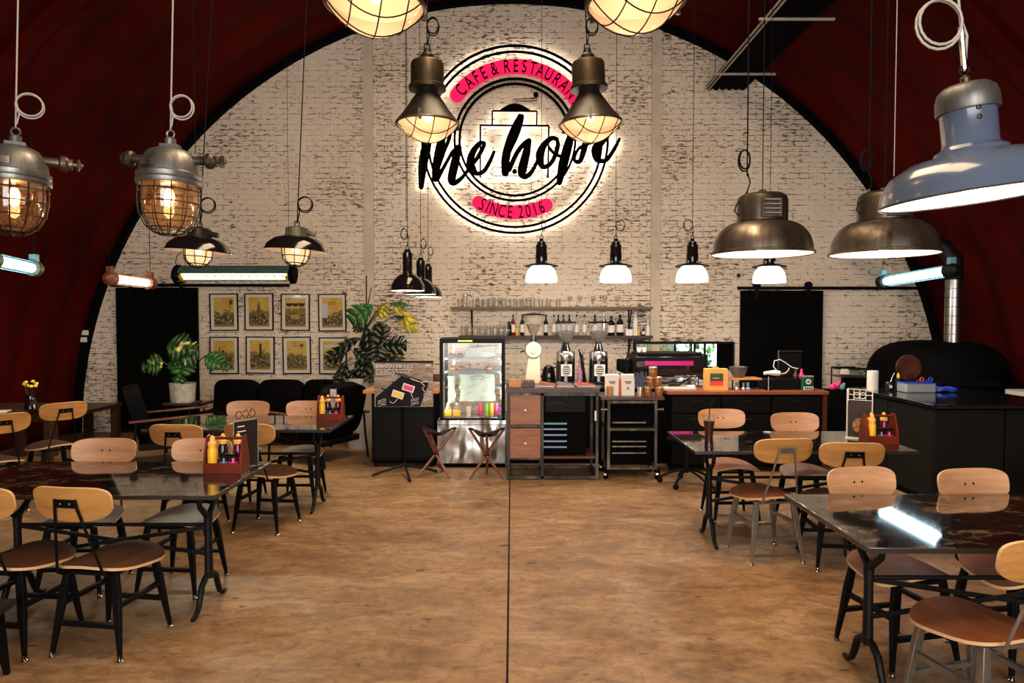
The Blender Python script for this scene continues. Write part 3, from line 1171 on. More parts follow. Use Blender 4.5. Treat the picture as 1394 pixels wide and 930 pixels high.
# bench by the brick wall
bn = thing('timber_bench', 'dark red timber bench beside the brick wall at far left', 'bench', (-5.72, 8.95, 0))
MB().box(-.24, .24, -.85, .62, .42, .47).build('bench_seat', M['darkwood'], bn, bevel=.004)
for sx in (-1, 1):
    for sy in (-.78, .54):
        MB().box(sx * .19 - .045, sx * .19 + .045, sy - .045, sy + .045, 0, .42).build('leg', M['darkwood'], bn)
# low bench at lower left
lb = thing('low_bench', 'low black rough-sawn bench at the lower left corner', 'bench', (-2.72, 2.95, 0), R(6))
MB().box(-.42, .42, -.16, .16, .31, .345).build('bench_seat', mat('rough black timber', (.012, .011, .010), .7, bump=.6, bs=20), lb, bevel=.004)
for sx in (-1, 1):
    for sy in (-1, 1):
        MB().bar((sx * .36, sy * .11, .31), (sx * .39, sy * .13, 0), .045, .045, .02, .02).build('leg', M['black'], lb)


# ================================================================== HANGING LAMPS
def vault_z(x):
    return AC + math.sqrt((AR + .07) ** 2 - x * x)


def ring_pts(c, r, n=18, tilt=0.0, squash=1.0):
    out = []
    for i in range(n):
        a = 2 * PI * i / n
        out.append((c[0] + r * squash * math.cos(a) * math.cos(tilt), c[1] + r * math.cos(a) * math.sin(tilt), c[2] + r * math.sin(a)))
    return out


def cord(t, x, top, coil_r=.07, coil_dz=.16, side=1, mt=None, pale=False, squash=1.0, xo=0, r=.004):
    """cable from a lamp's top up to the vault, with a tied spare loop; local to the lamp"""
    mt = M['cable_pale'] if pale else M['cable']
    zt = vault_z(x) - t.location.z
    MB().cyl((xo, 0, top), (xo, 0, zt), r, 6).build('cable', mt, t)
    c = (xo + side * coil_r * squash * .95, 0, top + coil_dz)
    g = MB()
    g.tube(ring_pts(c, coil_r, squash=squash), r * 1.1, 6, closed=True)
    g.tube(ring_pts((c[0], -.012, c[2] + .006), coil_r * .93, squash=squash), r * 1.1, 6, closed=True)
    g.build('cable_loop', mt, t)
    MB().tube([(xo, 0, top + coil_dz + .02), (xo + .015, -.006, top + coil_dz - .05), (xo + .004, 0, top + .02)], r, 6).build('tie', mt, t)


def hook(t, z, mt):
    MB().tube(ring_pts((0, 0, z), .018, 12), .004, 6, closed=True).build('hook', mt, t)


def grid_bowl(mb, R_, depth, nlines=3, rot=0.3, wr=.0022, zf=None):
    for ax in (0, 1):
        for k in range(nlines):
            off = R_ * (-0.55 + 1.1 * k / (nlines - 1))
            L = math.sqrt(R_ * R_ - off * off)
            pts = []
            for i in range(13):
                q = -L + 2 * L * i / 12
                rr = math.hypot(q, off)
                zz = zf(rr)
                p = (q, off) if ax == 0 else (off, q)
                pts.append((p[0] * math.cos(rot) - p[1] * math.sin(rot), p[0] * math.sin(rot) + p[1] * math.cos(rot), zz))
            mb.tube(pts, wr, 5)


# --- A: four big projector lamps with glass bowls
def projector_lamp(label, u, v_rim, Y, s, power, body_v=None, tilt=(0, 0)):
    p = at(u, v_rim, Y)
    t = thing('projector_lamp', label, 'lamp', p, group='projector lamps with glass bowls', rot=(tilt[0], tilt[1], 0))
    Rr = .2 * s
    # reflector cone
    rf = MB().lathe([(.200 * s, 0), (.204 * s, .006 * s), (.190 * s, .020 * s), (.140 * s, .085 * s), (.098 * s, .150 * s), (.068 * s, .195 * s), (.066 * s, .215 * s),
                     (.060 * s, .215 * s), (.062 * s, .19 * s), (.092 * s, .148 * s), (.134 * s, .083 * s), (.184 * s, .018 * s), (.196 * s, .0)], 36, caps=False)
    rf.build('reflector', M['reflect'], t)
    MB().lathe([(.058 * s, .19 * s), (.088 * s, .145 * s), (.130 * s, .08 * s), (.182 * s, .012 * s)], 32, caps=False).build('inner_reflector', M['white_in'], t)
    MB().tube([(.198 * s * math.cos(a), .198 * s * math.sin(a), 0) for a in [2 * PI * i / 36 for i in range(36)]], .008 * s, 8, closed=True).build('rim', M['ruststeel'], t)
    hs = MB().lathe([(.05 * s, .205 * s), (.118 * s, .215 * s), (.120 * s, .235 * s), (.105 * s, .245 * s), (.105 * s, .375 * s), (.098 * s, .388 * s), (.03 * s, .392 * s)], 32)
    hs.build('housing', M['brass'], t)
    gl = MB().lathe([(.035 * s, .39 * s), (.045 * s, .40 * s), (.045 * s, .43 * s), (.028 * s, .445 * s), (.022 * s, .475 * s)], 12)
    gl.cyl((-.055 * s, 0, .415 * s), (.055 * s, 0, .415 * s), .018 * s, 10)
    gl.build('gland', M['reflect'], t)
    for a in (.4, 2.5, 4.6):
        MB().box(-.012, .012, -.008, .008, -.02, .04, M=Matrix.Rotation(a, 4, 'Z') @ Matrix.Translation((.2 * s, 0, 0))).build('clip', M['ruststeel'], t)
    zf = lambda rr: -.115 * s * math.cos(min(rr / (.192 * s), 1) * PI / 2) ** .8 if rr < .192 * s else 0
    prof = [(.192 * s * i / 9, zf(.192 * s * i / 9)) for i in range(10)]
    prof.sort(key=lambda q: q[0])
    MB().lathe(prof, 32, caps=False).build('glass_bowl', M['glass_bowl'], t)
    wg = MB()
    grid_bowl(wg, .195 * s, .115 * s, 3, .35, .0032, lambda rr: zf(min(rr, .1919 * s)) - .006)
    wg.build('wire_guard', M['black'], t)
    MB().ball((0, 0, .055 * s), .032 * s, None, .045 * s).build('bulb', M['bulb'], t)
    bulb_light((0, 0, .0), power * .15, (1.0, .66, .42), .05, t)
    hook(t, .49 * s, M['black'])
    cord(t, p.x, .49 * s, .055, .12, 1, squash=.7)
    return t


projector_lamp('dark projector lamp over the left end of the lit script sign', 582, 169, 4.4, 1.0, 9)
projector_lamp('dark projector lamp over the right end of the lit script sign', 804, 169, 4.4, 1.0, 9, tilt=(0, -.05))
projector_lamp('big glass-bowled projector lamp cut by the top edge, left of centre', 511, 8, 2.85, 1.02, 9, tilt=(0, .03))
projector_lamp('big glass-bowled projector lamp cut by the top edge, right of centre', 866, 4, 2.85, 1.02, 9, tilt=(0, -.05))


# --- B: two cast bulkhead lamps with amber jars and cages
def bulkhead_lamp(label, u, v, Y, power, tilt=0.0, rz=0.0, right_valve=True):
    p = at(u, v, Y)          # v: flange line
    t = thing('bulkhead_lamp', label, 'lamp', p, group='cast aluminium caged lamps', rot=(0, tilt, rz))
    MB().lathe([(.158, 0), (.162, .008), (.162, .028), (.150, .036), (.145, .07), (.130, .11), (.105, .145), (.07, .162), (.03, .168)], 32).build('cast_dome', M['alu'], t)
    MB().lathe([(.150, -.03), (.160, -.03), (.164, -.022), (.164, -.004), (.150, 0)], 32).build('flange', M['alu'], t)
    MB().box(-.075, -.0, -.155, -.135, .045, .085).build('name_plate', M['ruststeel'], t, bevel=.002)
    top = MB().box(-.045, .045, -.03, .03, .155, .185)
    top.lathe([(.028, .18), (.028, .215), (.012, .225)], 12)
    top.tube(ring_pts((0, 0, .24), .02, 12), .005, 6, closed=True)
    top.build('hanger', M['alu'], t)
    for sx in (-1, 1):
        a = MB()
        a.cyl((sx * .09, 0, .105), (sx * .20, 0, .105), .024, 12)
        a.lathe([(.03, 0), (.042, .01), (.042, .03), (.03, .045), (.03, .06)], 14, M=Matrix.Translation((sx * .19, 0, .105)) @ Matrix.Rotation(sx * PI / 2, 4, 'Y'))
        if sx > 0 and right_valve:
            a.lathe([(.012, .05), (.012, .08), (.03, .08), (.034, .09), (.01, .10), (.008, .11)], 12, M=Matrix.Translation((sx * .19, 0, .105)) @ Matrix.Rotation(sx * PI / 2, 4, 'Y'))
        a.build('cable_gland', M['ruststeel'], t)
    MB().lathe([(.132, -.01), (.135, -.10), (.130, -.17), (.105, -.228), (.055, -.262), (.01, -.270)], 28, caps=False).build('glass_jar', M['glass_amber'], t)
    cg = MB()
    for i in range(12):
        a = 2 * PI * i / 12
        cg.tube([(math.cos(a) * r, math.sin(a) * r, z) for r, z in ((.150, -.02), (.152, -.12), (.142, -.19), (.115, -.245), (.07, -.283), (.03, -.292))], .0036, 5)
    for r, z in ((.152, -.06), (.152, -.125), (.140, -.195), (.105, -.257), (.05, -.29)):
        cg.tube([(r * math.cos(2 * PI * i / 28), r * math.sin(2 * PI * i / 28), z) for i in range(28)], .0036, 5, closed=True)
    cg.build('wire_cage', M['reflect'], t)
    MB().lathe([(.024, -.005), (.026, -.04), (.02, -.05)], 12).build('socket', M['copper'], t)
    MB().ball((0, 0, -.095), .026, None, .05).build('bulb', M['filament'], t)
    bulb_light((0, 0, -.10), power, (1.0, .42, .20), .03, t)
    cord(t, p.x, .26, .062, .12, 1, pale=True)
    return t


bulkhead_lamp('caged aluminium lamp with amber jar, right one of the two', 231, 245, 3.65, 3.0, R(2))
bulkhead_lamp('caged aluminium lamp with amber jar at the left edge of the frame', 20, 243, 3.55, 3.0, R(2), .5)


# --- C: two black enamel lamps with caged bulbs
def enamel_lamp(label, u, v, Y, tilt, power, ol):
    p = at(u, v, Y)          # rim
    t = thing('enamel_lamp', label, 'lamp', p, group='small black enamel lamps', rot=(0, tilt, 0))
    MB().lathe([(.222, 0), (.224, .004), (.205, .045), (.16, .085), (.10, .105), (.085, .108)], 32, caps=False).build('shade', M['blackg'], t)
    MB().lathe([(.218, .0), (.200, .040), (.155, .079), (.085, .099)], 32, caps=False).build('shade_lining', M['white_in'], t)
    h = MB().lathe([(.09, .098), (.09, .112), (.075, .120), (.072, .165), (.05, .175), (.03, .178)], 20)
    for i in range(8):
        a = 2 * PI * i / 8
        h.box(.068, .082, -.006, .006, .115, .165, M=Matrix.Rotation(a, 4, 'Z'))
    h.cyl((.06, 0, .14), (.135, 0, .125), .02, 10)
    h.build('cast_housing', ol, t)
    MB().lathe([(.085, .08), (.090, .03), (.087, -.03), (.065, -.078), (.025, -.095)], 24, caps=False).build('glass_jar', M['glass_bowl'], t)
    c = MB()
    for i in range(8):
        a = 2 * PI * i / 8 + .2
        c.tube([(math.cos(a) * r, math.sin(a) * r, z) for r, z in ((.096, .06), (.100, -.01), (.090, -.062), (.052, -.103), (.01, -.115))], .0035, 5)
    for r, z in ((.101, .03), (.097, -.035), (.073, -.086)):
        c.tube([(r * math.cos(2 * PI * i / 24), r * math.sin(2 * PI * i / 24), z) for i in range(24)], .0035, 5, closed=True)
    c.build('wire_cage', M['black'], t)
    MB().ball((0, 0, .02), .028, None, .038).build('bulb', M['bulb'], t)
    bulb_light((0, 0, -.01), power * .5, (1.0, .62, .42), .03, t)
    hook(t, .195, M['black'])
    cord(t, p.x, .195, .055, .14, 1)
    return t


enamel_lamp('black enamel lamp with caged bulb behind the right bulkhead lamp', 270, 343, 4.95, R(4), 3, M['reflect'])
enamel_lamp('black enamel lamp with olive housing hanging clear before the brick wall', 403, 342, 4.95, R(3), 3, M['greenlamp'])


# --- D: fluorescent fittings
def troffer():
    a, b = at(239, 375, 7.6), at(401, 375, 7.6)
    c = (a + b) / 2
    L = (b.x - a.x)
    t = thing('fluorescent_fitting', 'long blue-green fluorescent fitting with wire guard over the picture frames', 'lamp', c, rot=(R(-38), 0, 0))
    prof = [(-.075, -.02), (-.07, .05), (-.045, .105), (.045, .105), (.07, .05), (.075, -.02), (.055, -.02), (.04, .03), (-.04, .03), (-.055, -.02)]
    MB().prism([(p[0], p[1]) for p in prof], -L / 2 + .03, L / 2 - .03, M=Matrix.Rotation(-PI / 2, 4, 'Z')).build('housing', M['green_fix'], t)
    for sx in (-1, 1):
        e = MB().prism([(-.09, -.03), (-.085, .06), (-.05, .115), (.05, .115), (.085, .06), (.09, -.03), (.05, -.085), (-.05, -.085)], -.03, .03,
                       M=Matrix.Translation((sx * (L / 2 - .02), 0, 0)) @ Matrix.Rotation(-PI / 2, 4, 'Z'))
        e.build('end_cap', M['blackm'], t, bevel=.008)
        MB().box(-.02, .02, -.03, .03, -.05, .02, M=Matrix.Translation((sx * (L / 2 - .075), 0, 0))).build('tube_holder', M['yellow'], t)
    for y in (-.028, .028):
        MB().cyl((-L / 2 + .08, y, -.018), (L / 2 - .08, y, -.018), .016, 12).build('tube', M['tube_warm'], t)
    g = MB()
    for i in range(13):
        x = -L / 2 + .1 + (L - .2) * i / 12
        g.tube([(x, -.072, -.02), (x, -.066, -.065), (x, 0, -.085), (x, .066, -.065), (x, .072, -.02)], .003, 5)
    for y, z in ((-.066, -.065), (0, -.085), (.066, -.065)):
        g.cyl((-L / 2 + .04, y, z), (L / 2 - .04, y, z), .003, 5)
    g.build('wire_guard', M['legsteel'], t)
    RX = Matrix.Rotation(R(38), 4, 'X')
    for sx in (-1, 1):
        x = sx * (L / 2 - .08)
        MB().cyl(RX @ Vector((x, .06, .09)), RX @ Vector((x, .06, vault_z(c.x + x) - c.z)), .0025, 6).build('cable', M['cable'], t)
    MB().tube([RX @ Vector(q_) for q_ in [(-L / 2 + .01, 0.06, .07), (-L / 2 - .03, 0.06, .14), (-L / 2 - .01, 0.06, .22), (-L / 2 + .06, 0.06, .28)]], .005, 6).build('cable_loop', M['cable'], t)
    l = area('fitting_light', (0, 0, -.10), (0, 0, 0), L - .2, .08, 30, (1.0, .90, .66))
    l.parent = t


troffer()


def tube_lamp(label, p0, p1, em, body, power, color, fit):
    p0, p1 = Vector(p0), Vector(p1)
    c = (p0 + p1) / 2
    t = thing('tube_lamp', label, 'lamp', c, group='explosion-proof tube lamps along the side walls')
    d = (p1 - p0)
    L = d.length
    q = d.to_track_quat('X', 'Z').to_matrix().to_4x4()
    MB().tube([q @ Vector((-L / 2 + .08, 0, 0)), q @ Vector((L / 2 - .08, 0, 0))], .040, 16).build('tube', em, t)
    MB().lathe([(.052, -L / 2 + .07), (.052, L / 2 - .07)], 20, M=q @ Matrix.Rotation(PI / 2, 4, 'Y'), caps=False).build('glass_sleeve', M['glass'], t)
    g = MB()
    for i in range(6):
        a = 2 * PI * i / 6
        g.tube([q @ Vector((-L / 2 + .05, .062 * math.cos(a), .062 * math.sin(a))), q @ Vector((L / 2 - .05, .062 * math.cos(a), .062 * math.sin(a)))], .004, 6)
    g.build('guard_rod', fit, t)
    for s in (-1, 1):
        e = MB().lathe([(.04, -.015), (.072, -.01), (.072, .07), (.05, .10), (.02, .125)], 18,
                       M=q @ Matrix.Translation((s * (L / 2 - .06), 0, 0)) @ Matrix.Rotation(s * PI / 2, 4, 'Y'))
        e.build('end_cap', body, t)
        x = q @ Vector((s * (L / 2 - .02), 0, 0))
        MB().box(-.03, .03, -.03, .03, .05, .13, M=Matrix.Translation(x)).build('hanger', fit, t, bevel=.004)
        MB().cyl(x + Vector((0, 0, .12)), (x.x, x.y, vault_z(c.x + x.x) - c.z - .02), .0035, 6).build('cable', M['cable'], t)
    kn = q @ Vector((-L / 2 - .04, 0, 0))
    l = area('tube_light', (0, 0, -.075), (0, 0, 0), .05, .05, power, color)
    l.data.shape = 'RECTANGLE'
    l.data.size, l.data.size_y = L - .2, .04
    l.rotation_euler = (q.to_euler().x, q.to_euler().y, q.to_euler().z)
    l.parent = t
    return t


tube_lamp('cool white tube lamp beside the steel chimney on the right', at(1297, 368, 6.75), at(1200, 384, 7.85), M['tube_cool'], M['iron'], 6, (.62, .86, 1.0), M['teal'])
tube_lamp('cool white tube lamp cut by the left edge of the frame', at(-14, 353, 5.55), at(48, 366, 6.3), M['tube_cool'], M['greenlamp'], 5, (.62, .86, 1.0), M['teal'])
tube_lamp('brown-capped warm tube lamp above the left black sliding door', at(148, 379, 7.2), at(206, 386, 7.9), M['tube_amber'], M['copper'], 5, (1.0, .66, .40), M['copper'])


# --- E: three black bell pendants in a row
def bell(label, u, v, Y):
    p = at(u, v, Y)
    t = thing('bell_pendant', label, 'lamp', p, group='three black bell pendants in a row')
    MB().lathe([(.152, 0), (.156, .004), (.150, .05), (.125, .10), (.085, .14), (.05, .155)], 32, caps=False).build('shade', M['blackg'], t)
    MB().lathe([(.150, .0), (.146, .05), (.12, .095), (.08, .132), (.03, .15)], 32, caps=False).build('shade_lining', M['white_in'], t)
    MB().lathe([(.05, .15), (.048, .165), (.045, .17), (.045, .34), (.032, .35), (.030, .365), (.015, .375)], 20).build('neck', M['blackg'], t)
    MB().ball((0, 0, .05), .035).build('bulb', M['bulb'], t)
    bulb_light((0, 0, .0), 12, (1.0, .8, .62), .04, t)
    hook(t, .39, M['black'])
    cord(t, p.x, .39, .05, .12, -1 if u < 560 else 1, squash=.6, r=.003)


bell('front bell pendant of the black row left of the cake fridge', 555, 396, 6.2)
bell('middle bell pendant of the black row, half hidden by the front one', 573, 401, 6.95)
bell('rearmost bell pendant of the black row left of the cake fridge', 583, 404.5, 7.7)


# --- F: four opal pendants
def opal(label, u, v, Y, sq=.6, side=1):
    p = at(u, v, Y)          # bottom of opal shade
    t = thing('opal_pendant', label, 'lamp', p, group='white opal pendants over the counter')
    MB().lathe([(.160, 0), (.165, .004), (.162, .06), (.145, .115), (.115, .155), (.08, .172)], 32, caps=False).build('opal_shade', M['opal'], t)
    MB().lathe([(.170, .168), (.178, .162), (.17, .172), (.08, .195), (.06, .2)], 32).build('collar_disc', M['black'], t)
    k = MB().lathe([(.06, .195), (.062, .2), (.064, .29), (.060, .30), (.060, .385), (.045, .40), (.045, .42), (.022, .43), (.02, .455)], 24)
    k.build('neck', M['blackg'], t)
    bulb_light((0, 0, -.04), 26, (1.0, .84, .68), .1, t)
    hook(t, .47, M['black'])
    cord(t, p.x, .47, .06, .12, side, squash=sq, r=.003)


opal('white opal pendant in front of the sign date, leftmost of four', 737, 384, 7.2, .35)
opal('white opal pendant above the coffee grinders, second of four', 838, 384, 7.2, .8)
opal('white opal pendant above the espresso machine, third of four', 942, 384, 7.2, .8, -1)
opal('white opal pendant below the louvred dome lamp, rightmost of four', 1047, 385, 7.2, .5)


# --- G: two worn steel dome lamps
def dome_lamp(label, u, v, Y, r, tilt=0.0, rz=0.0):
    p = at(u, v, Y)
    s = r / .30
    t = thing('dome_lamp', label, 'lamp', p, group='worn steel dome lamps', rot=(0, tilt, rz))
    outer = [(.300, 0), (.306, .004), (.304, .018), (.292, .022)]
    for i in range(9):
        a = i / 8 * PI / 2 * .92
        outer.append(((.14 + .152 * math.cos(a)) if i < 8 else .14, .022 + .175 * math.sin(a)))
    MB().lathe([(q[0] * s, q[1] * s) for q in outer], 40, caps=False).build('dome', M['ruststeel'], t)
    MB().lathe([(q[0] * s, q[1] * s) for q in ((.292, .004), (.285, .04), (.255, .11), (.20, .165), (.13, .19), (.01, .195))], 36, caps=False).build('dome_lining', M['white_in'], t)
    MB().lathe([(q[0] * s, q[1] * s) for q in ((.14, .19), (.148, .20), (.148, .325), (.140, .350), (.118, .365), (.02, .368))], 36).build('gear_housing', M['ruststeel'], t)
    for a in (0.0,):
        pl = MB()
        pl.box(-.062 * s, .062 * s, -.156 * s, -.146 * s, .208 * s, .322 * s)
        lv = pl.build('louvre_panel', M['ruststeel'], t, bevel=.003)
        for i in range(4):
            z = (.225 + .026 * i) * s
            MB().prism([(0, 0), (-.014, .004), (-.014, .010), (0, .016)], -.048 * s, .048 * s,
                       M=Matrix.Translation((0, -.155 * s, z)) @ Matrix(((0, -1, 0, 0), (1, 0, 0, 0), (0, 0, 1, 0), (0, 0, 0, 1)))).build('louvre', M['legsteel'], lv)
    tp = MB().box(-.02, .02, -.015, .015, .36 * s, .395 * s)
    tp.box(.09 * s, .10 * s, -.01, .01, .34 * s, .385 * s).box(-.10 * s, -.09 * s, -.01, .01, .34 * s, .385 * s)
    tp.build('bracket', M['greenlamp'], t)
    MB().ball((0, 0, .07 * s), .05, None, .06).build('bulb', M['bulb'], t)
    bulb_light((0, 0, .0), 16, (1.0, .70, .48), .06, t)
    zt = vault_z(p.x) - p.z
    MB().cyl((0, 0, .38 * s), (0, 0, zt), .003, 6).build('suspension_wire', M['cable'], t)
    x = -.095 * s
    MB().cyl((x, 0, .50), (x, 0, vault_z(p.x + x) - p.z), .0045, 6).build('cable', M['cable'], t)
    g = MB()
    g.tube(ring_pts((x - .02, 0, .60), .068, squash=.55 if rz == 0 else .95), .0055, 6, closed=True)
    g.tube(ring_pts((x - .02, -.012, .605), .060, squash=.55 if rz == 0 else .95), .0055, 6, closed=True)
    g.build('cable_loop', M['cable'], t)
    MB().tube([(x, 0, .53), (x + .02, 0, .46), (x - .0, 0, .40), (x - .05, -.02, .34), (-.165 * s, -.02, .30 * s), (-.175 * s, -.02, .26 * s), (-.150 * s, -.02, .235 * s)], .0045, 6).build('cable', M['cable'], t)
    return t


dome_lamp('worn steel dome lamp with louvres, clear in front of the brick wall', 1037, 347, 4.4, .315)
dome_lamp('worn steel dome lamp half behind the big grey-blue lamp', 1203, 347, 4.4, .325, R(0))

# --- H: big grey blue enamel lamp
p = at(1327, 268, 2.45)
t = thing('factory_lamp', 'big grey-blue enamel factory lamp with white inside at the right edge', 'lamp', p, rot=(0, R(-6), 0))
MB().lathe([(.300, 0), (.306, .003), (.296, .05), (.262, .10), (.20, .135), (.13, .148), (.118, .150), (.114, .165), (.095, .178), (.092, .18)], 48, caps=False).build('shade', M['blue'], t)
MB().tube([(.302 * math.cos(a), .302 * math.sin(a), 0) for a in [2 * PI * i / 48 for i in range(48)]], .004, 6, closed=True).build('rim', M['ruststeel'], t)
MB().lathe([(.298, .002), (.290, .05), (.256, .095), (.19, .127), (.1, .14), (.01, .142)], 40, caps=False).build('shade_lining', M['white'], t)
MB().lathe([(.095, .172), (.092, .18), (.088, .19), (.088, .315)], 36, caps=False).build('neck', M['blue'], t)
MB().lathe([(.098, .300), (.100, .304), (.099, .345), (.090, .375), (.07, .392), (.02, .398)], 36).build('cap', M['alu'], t)
for z in (.295, .262):
    MB().ball((-.02, -.087, z), .009, .004, .009).build('screw', M['ruststeel'], t)
MB().lathe([(.014, .395), (.016, .42), (.008, .43)], 12).build('gland', M['brass'], t)
MB().ball((0, 0, .06), .045, None, .06).build('bulb', M['opal'], t)
bulb_light((0, 0, -.0), 14, (1.0, .93, .84), .06, t)
hook(t, .445, M['black'])
cord(t, p.x, .445, .085, .17, -1, pale=True, squash=.95, r=.0045)
MB().cyl((0, 0, .45), (0, 0, .6), .010, 8).build('swivel', M['steel'], t)

# slack supply wires that hang free of lamps
GW = 'thin hanging supply wires'
for i, (u, v1, Y, lab) in enumerate(((266, 210, 5.4, 'thin hanging cord rising past the right bulkhead lamp'),
                                     (149, 355, 8.6, 'thin dark cord hanging in front of the left black rib'),
                                     (1217, 240, 4.6, 'thin pale cord rising behind the grey-blue factory lamp'),
                                     (553, 300, 6.2, 'thin black cord hanging left of the lit script sign'))):
    q = at(u, v1, Y)
    o = MB().cyl((0, 0, 0), (0, 0, vault_z(q.x) - q.z), .003, 6).build('hanging_cord', M['cable_pale'] if i == 2 else M['cable'], loc=q)
    tag(o, lab, 'cord', GW)



# ================================================================== LIT SIGN
YS = YW - .085                       # front face of the sign's metal
SG = lambda u, v: (at(u, v, YS).x, at(u, v, YS).z)
PX = YS / F                          # metres per pixel at the sign
sign = thing('lit_sign', 'black metal cafe sign with white and pink glow on the brick wall', 'sign', (0, YS, 0))
SCX, SCZ = SG(701, 190)


def ribbon_union(mb, pts, y0, y1, grow=0.0, scale=1.0, samples=7):
    """brush stroke of changing width, with round ends, as one swept solid"""
    P = []
    n = len(pts)
    for i in range(n - 1):
        p0, p1, p2, p3 = pts[max(i - 1, 0)], pts[i], pts[i + 1], pts[min(i + 2, n - 1)]
        for k in range(samples):
            t = k / samples
            P.append(tuple(.5 * ((2 * p1[j]) + (-p0[j] + p2[j]) * t + (2 * p0[j] - 5 * p1[j] + 4 * p2[j] - p3[j]) * t * t + (-p0[j] + 3 * p1[j] - 3 * p2[j] + p3[j]) * t ** 3) for j in range(3)))
    P.append(pts[-1])
    L, Rr = [], []
    m = len(P)
    for i, (x, z, wd) in enumerate(P):
        a, b = P[max(i - 1, 0)], P[min(i + 1, m - 1)]
        dx, dz = b[0] - a[0], b[1] - a[1]
        q = math.hypot(dx, dz) or 1
        nx, nz = -dz / q, dx / q
        h = max(wd * scale / 2 + grow, .002)
        L.append((x + nx * h, z + nz * h))
        Rr.append((x - nx * h, z - nz * h))
    for i in range(m - 1):
        mb.prism([L[i], L[i + 1], Rr[i + 1], Rr[i]], y0, y1)
    for (x, z, wd) in (P[0], P[-1]):
        h = max(wd * scale / 2 + grow, .002)
        mb.prism([(x + h * math.cos(2 * PI * k / 12), z + h * math.sin(2 * PI * k / 12)) for k in range(12)], y0, y1)


def conv(strokes, org, sc=7.157):
    out = []
    for st_ in strokes:
        o = []
        for (x, y, wd) in st_:
            X, Z = SG(org[0] + x / sc, org[1] + y / sc)
            o.append((X, Z, wd / sc * PX))
        out.append(o)
    return out


O1, O2 = (560, 140), (670, 140)
script = [
    ('letter', conv([[(185, 120, 50), (150, 400, 88), (112, 600, 88), (95, 820, 48)], [(60, 210, 26), (180, 160, 36), (330, 120, 30)]], O1)),
    ('letter', conv([[(345, 180, 34), (290, 380, 78), (245, 600, 80), (235, 735, 72)], [(390, 180, 34), (372, 330, 38), (315, 480, 36), (270, 620, 30)],
                     [(250, 740, 50), (330, 600, 34), (400, 480, 36), (455, 445, 50)], [(457, 440, 72), (420, 600, 84), (392, 750, 78), (430, 775, 50), (500, 720, 36), (560, 640, 34)]], O1)),
    ('letter', conv([[(555, 645, 34), (640, 540, 40), (695, 440, 42), (712, 392, 30), (665, 395, 44), (605, 470, 62), (575, 560, 76), (590, 640, 84), (640, 688, 46), (710, 660, 42), (770, 560, 38), (805, 478, 30)]], O1)),
    ('letter', conv([[(272, 128, 46), (220, 235, 62), (172, 370, 78), (132, 540, 84), (128, 680, 74)], [(292, 130, 40), (285, 190, 36), (250, 300, 36), (205, 400, 36), (175, 470, 30)],
                     [(165, 650, 50), (240, 490, 46), (310, 400, 46), (358, 365, 46)], [(357, 372, 56), (330, 500, 80), (292, 670, 90), (330, 715, 56), (385, 670, 42), (430, 590, 38), (470, 510, 50)]], O2)),
    ('letter', conv([[(635, 352, 34), (575, 345, 46), (500, 420, 66), (465, 520, 84), (490, 618, 52), (560, 600, 42), (615, 510, 44), (640, 410, 44), (628, 352, 30)], [(560, 440, 28), (610, 495, 30), (690, 530, 32)]], O2)),
    ('letter', conv([[(800, 220, 50), (745, 400, 86), (692, 600, 94), (655, 775, 56)], [(760, 380, 40), (850, 290, 40), (915, 300, 60), (900, 430, 62), (860, 560, 48), (815, 568, 38), (803, 535, 28), (850, 440, 30), (970, 385, 32), (1080, 340, 32)]], O2)),
    ('letter', conv([[(1060, 345, 30), (1120, 270, 40), (1130, 310, 50), (1065, 380, 72), (1010, 450, 84), (1020, 540, 64), (1060, 565, 46), (1120, 550, 42), (1190, 450, 38), (1240, 352, 28)]], O2)),
]
ledmb = MB()
for name, sts in script:
    g = MB()
    for s_ in sts:
        ribbon_union(g, s_, 0, .02)
        ribbon_union(ledmb, s_, .022, .028, scale=.55, samples=3)
    g.build(name, M['signblack'], sign, smooth=0)


def ring_mb(r0, r1, y0, y1, a0=0, a1=2 * PI, n=72, mb=None):
    mb = mb or MB()
    vs = []
    full = abs(a1 - a0 - 2 * PI) < 1e-6
    for i in range(n + (0 if full else 1)):
        a = a0 + (a1 - a0) * i / n
        for r, y in ((r0, y0), (r1, y0), (r1, y1), (r0, y1)):
            vs.append((SCX + r * math.cos(a), y, SCZ + r * math.sin(a)))
    fs = []
    m = len(vs) // 4
    for i in range(n if full else n):
        i2 = (i + 1) % m
        for j in range(4):
            j2 = (j + 1) % 4
            fs.append((i * 4 + j, i * 4 + j2, i2 * 4 + j2, i2 * 4 + j))
    if not full:
        fs.append((3, 2, 1, 0))
        fs.append(tuple((m - 1) * 4 + j for j in range(4)))
    return mb.add(vs, fs)


for rp in (125.3, 117.4, 81.5, 74.8):
    ring_mb((rp - 1.6) * PX, (rp + 1.6) * PX, 0, .02).build('ring', M['signblack'], sign, smooth=0)
for rp in (125.3, 117.4):
    ring_mb((rp - .7) * PX, (rp + .7) * PX, .022, .028, mb=ledmb)
for rp in (81.5, 74.8):
    ring_mb((rp - .7) * PX, (rp + .7) * PX, .022, .028, PI * .97, 2 * PI * 1.02, mb=ledmb)
for a in [PI / 2 + 2 * PI * i / 8 for i in range(8)]:
    for r0, r1 in ((74, 82), (117, 126)):
        c, s_ = math.cos(a), math.sin(a)
        MB().bar((SCX + c * (r0 * PX - .01), .03, SCZ + s_ * (r0 * PX - .01)), (SCX + c * (r1 * PX + .01), .03, SCZ + s_ * (r1 * PX + .01)), .006, .006).build('strut', M['signblack'], sign, smooth=0)
# grinder outline: coordinates in the third zoom (scale 6.643, origin 640,110)
G = lambda x, y: SG(640 + x / 6.643, 110 + y / 6.643)


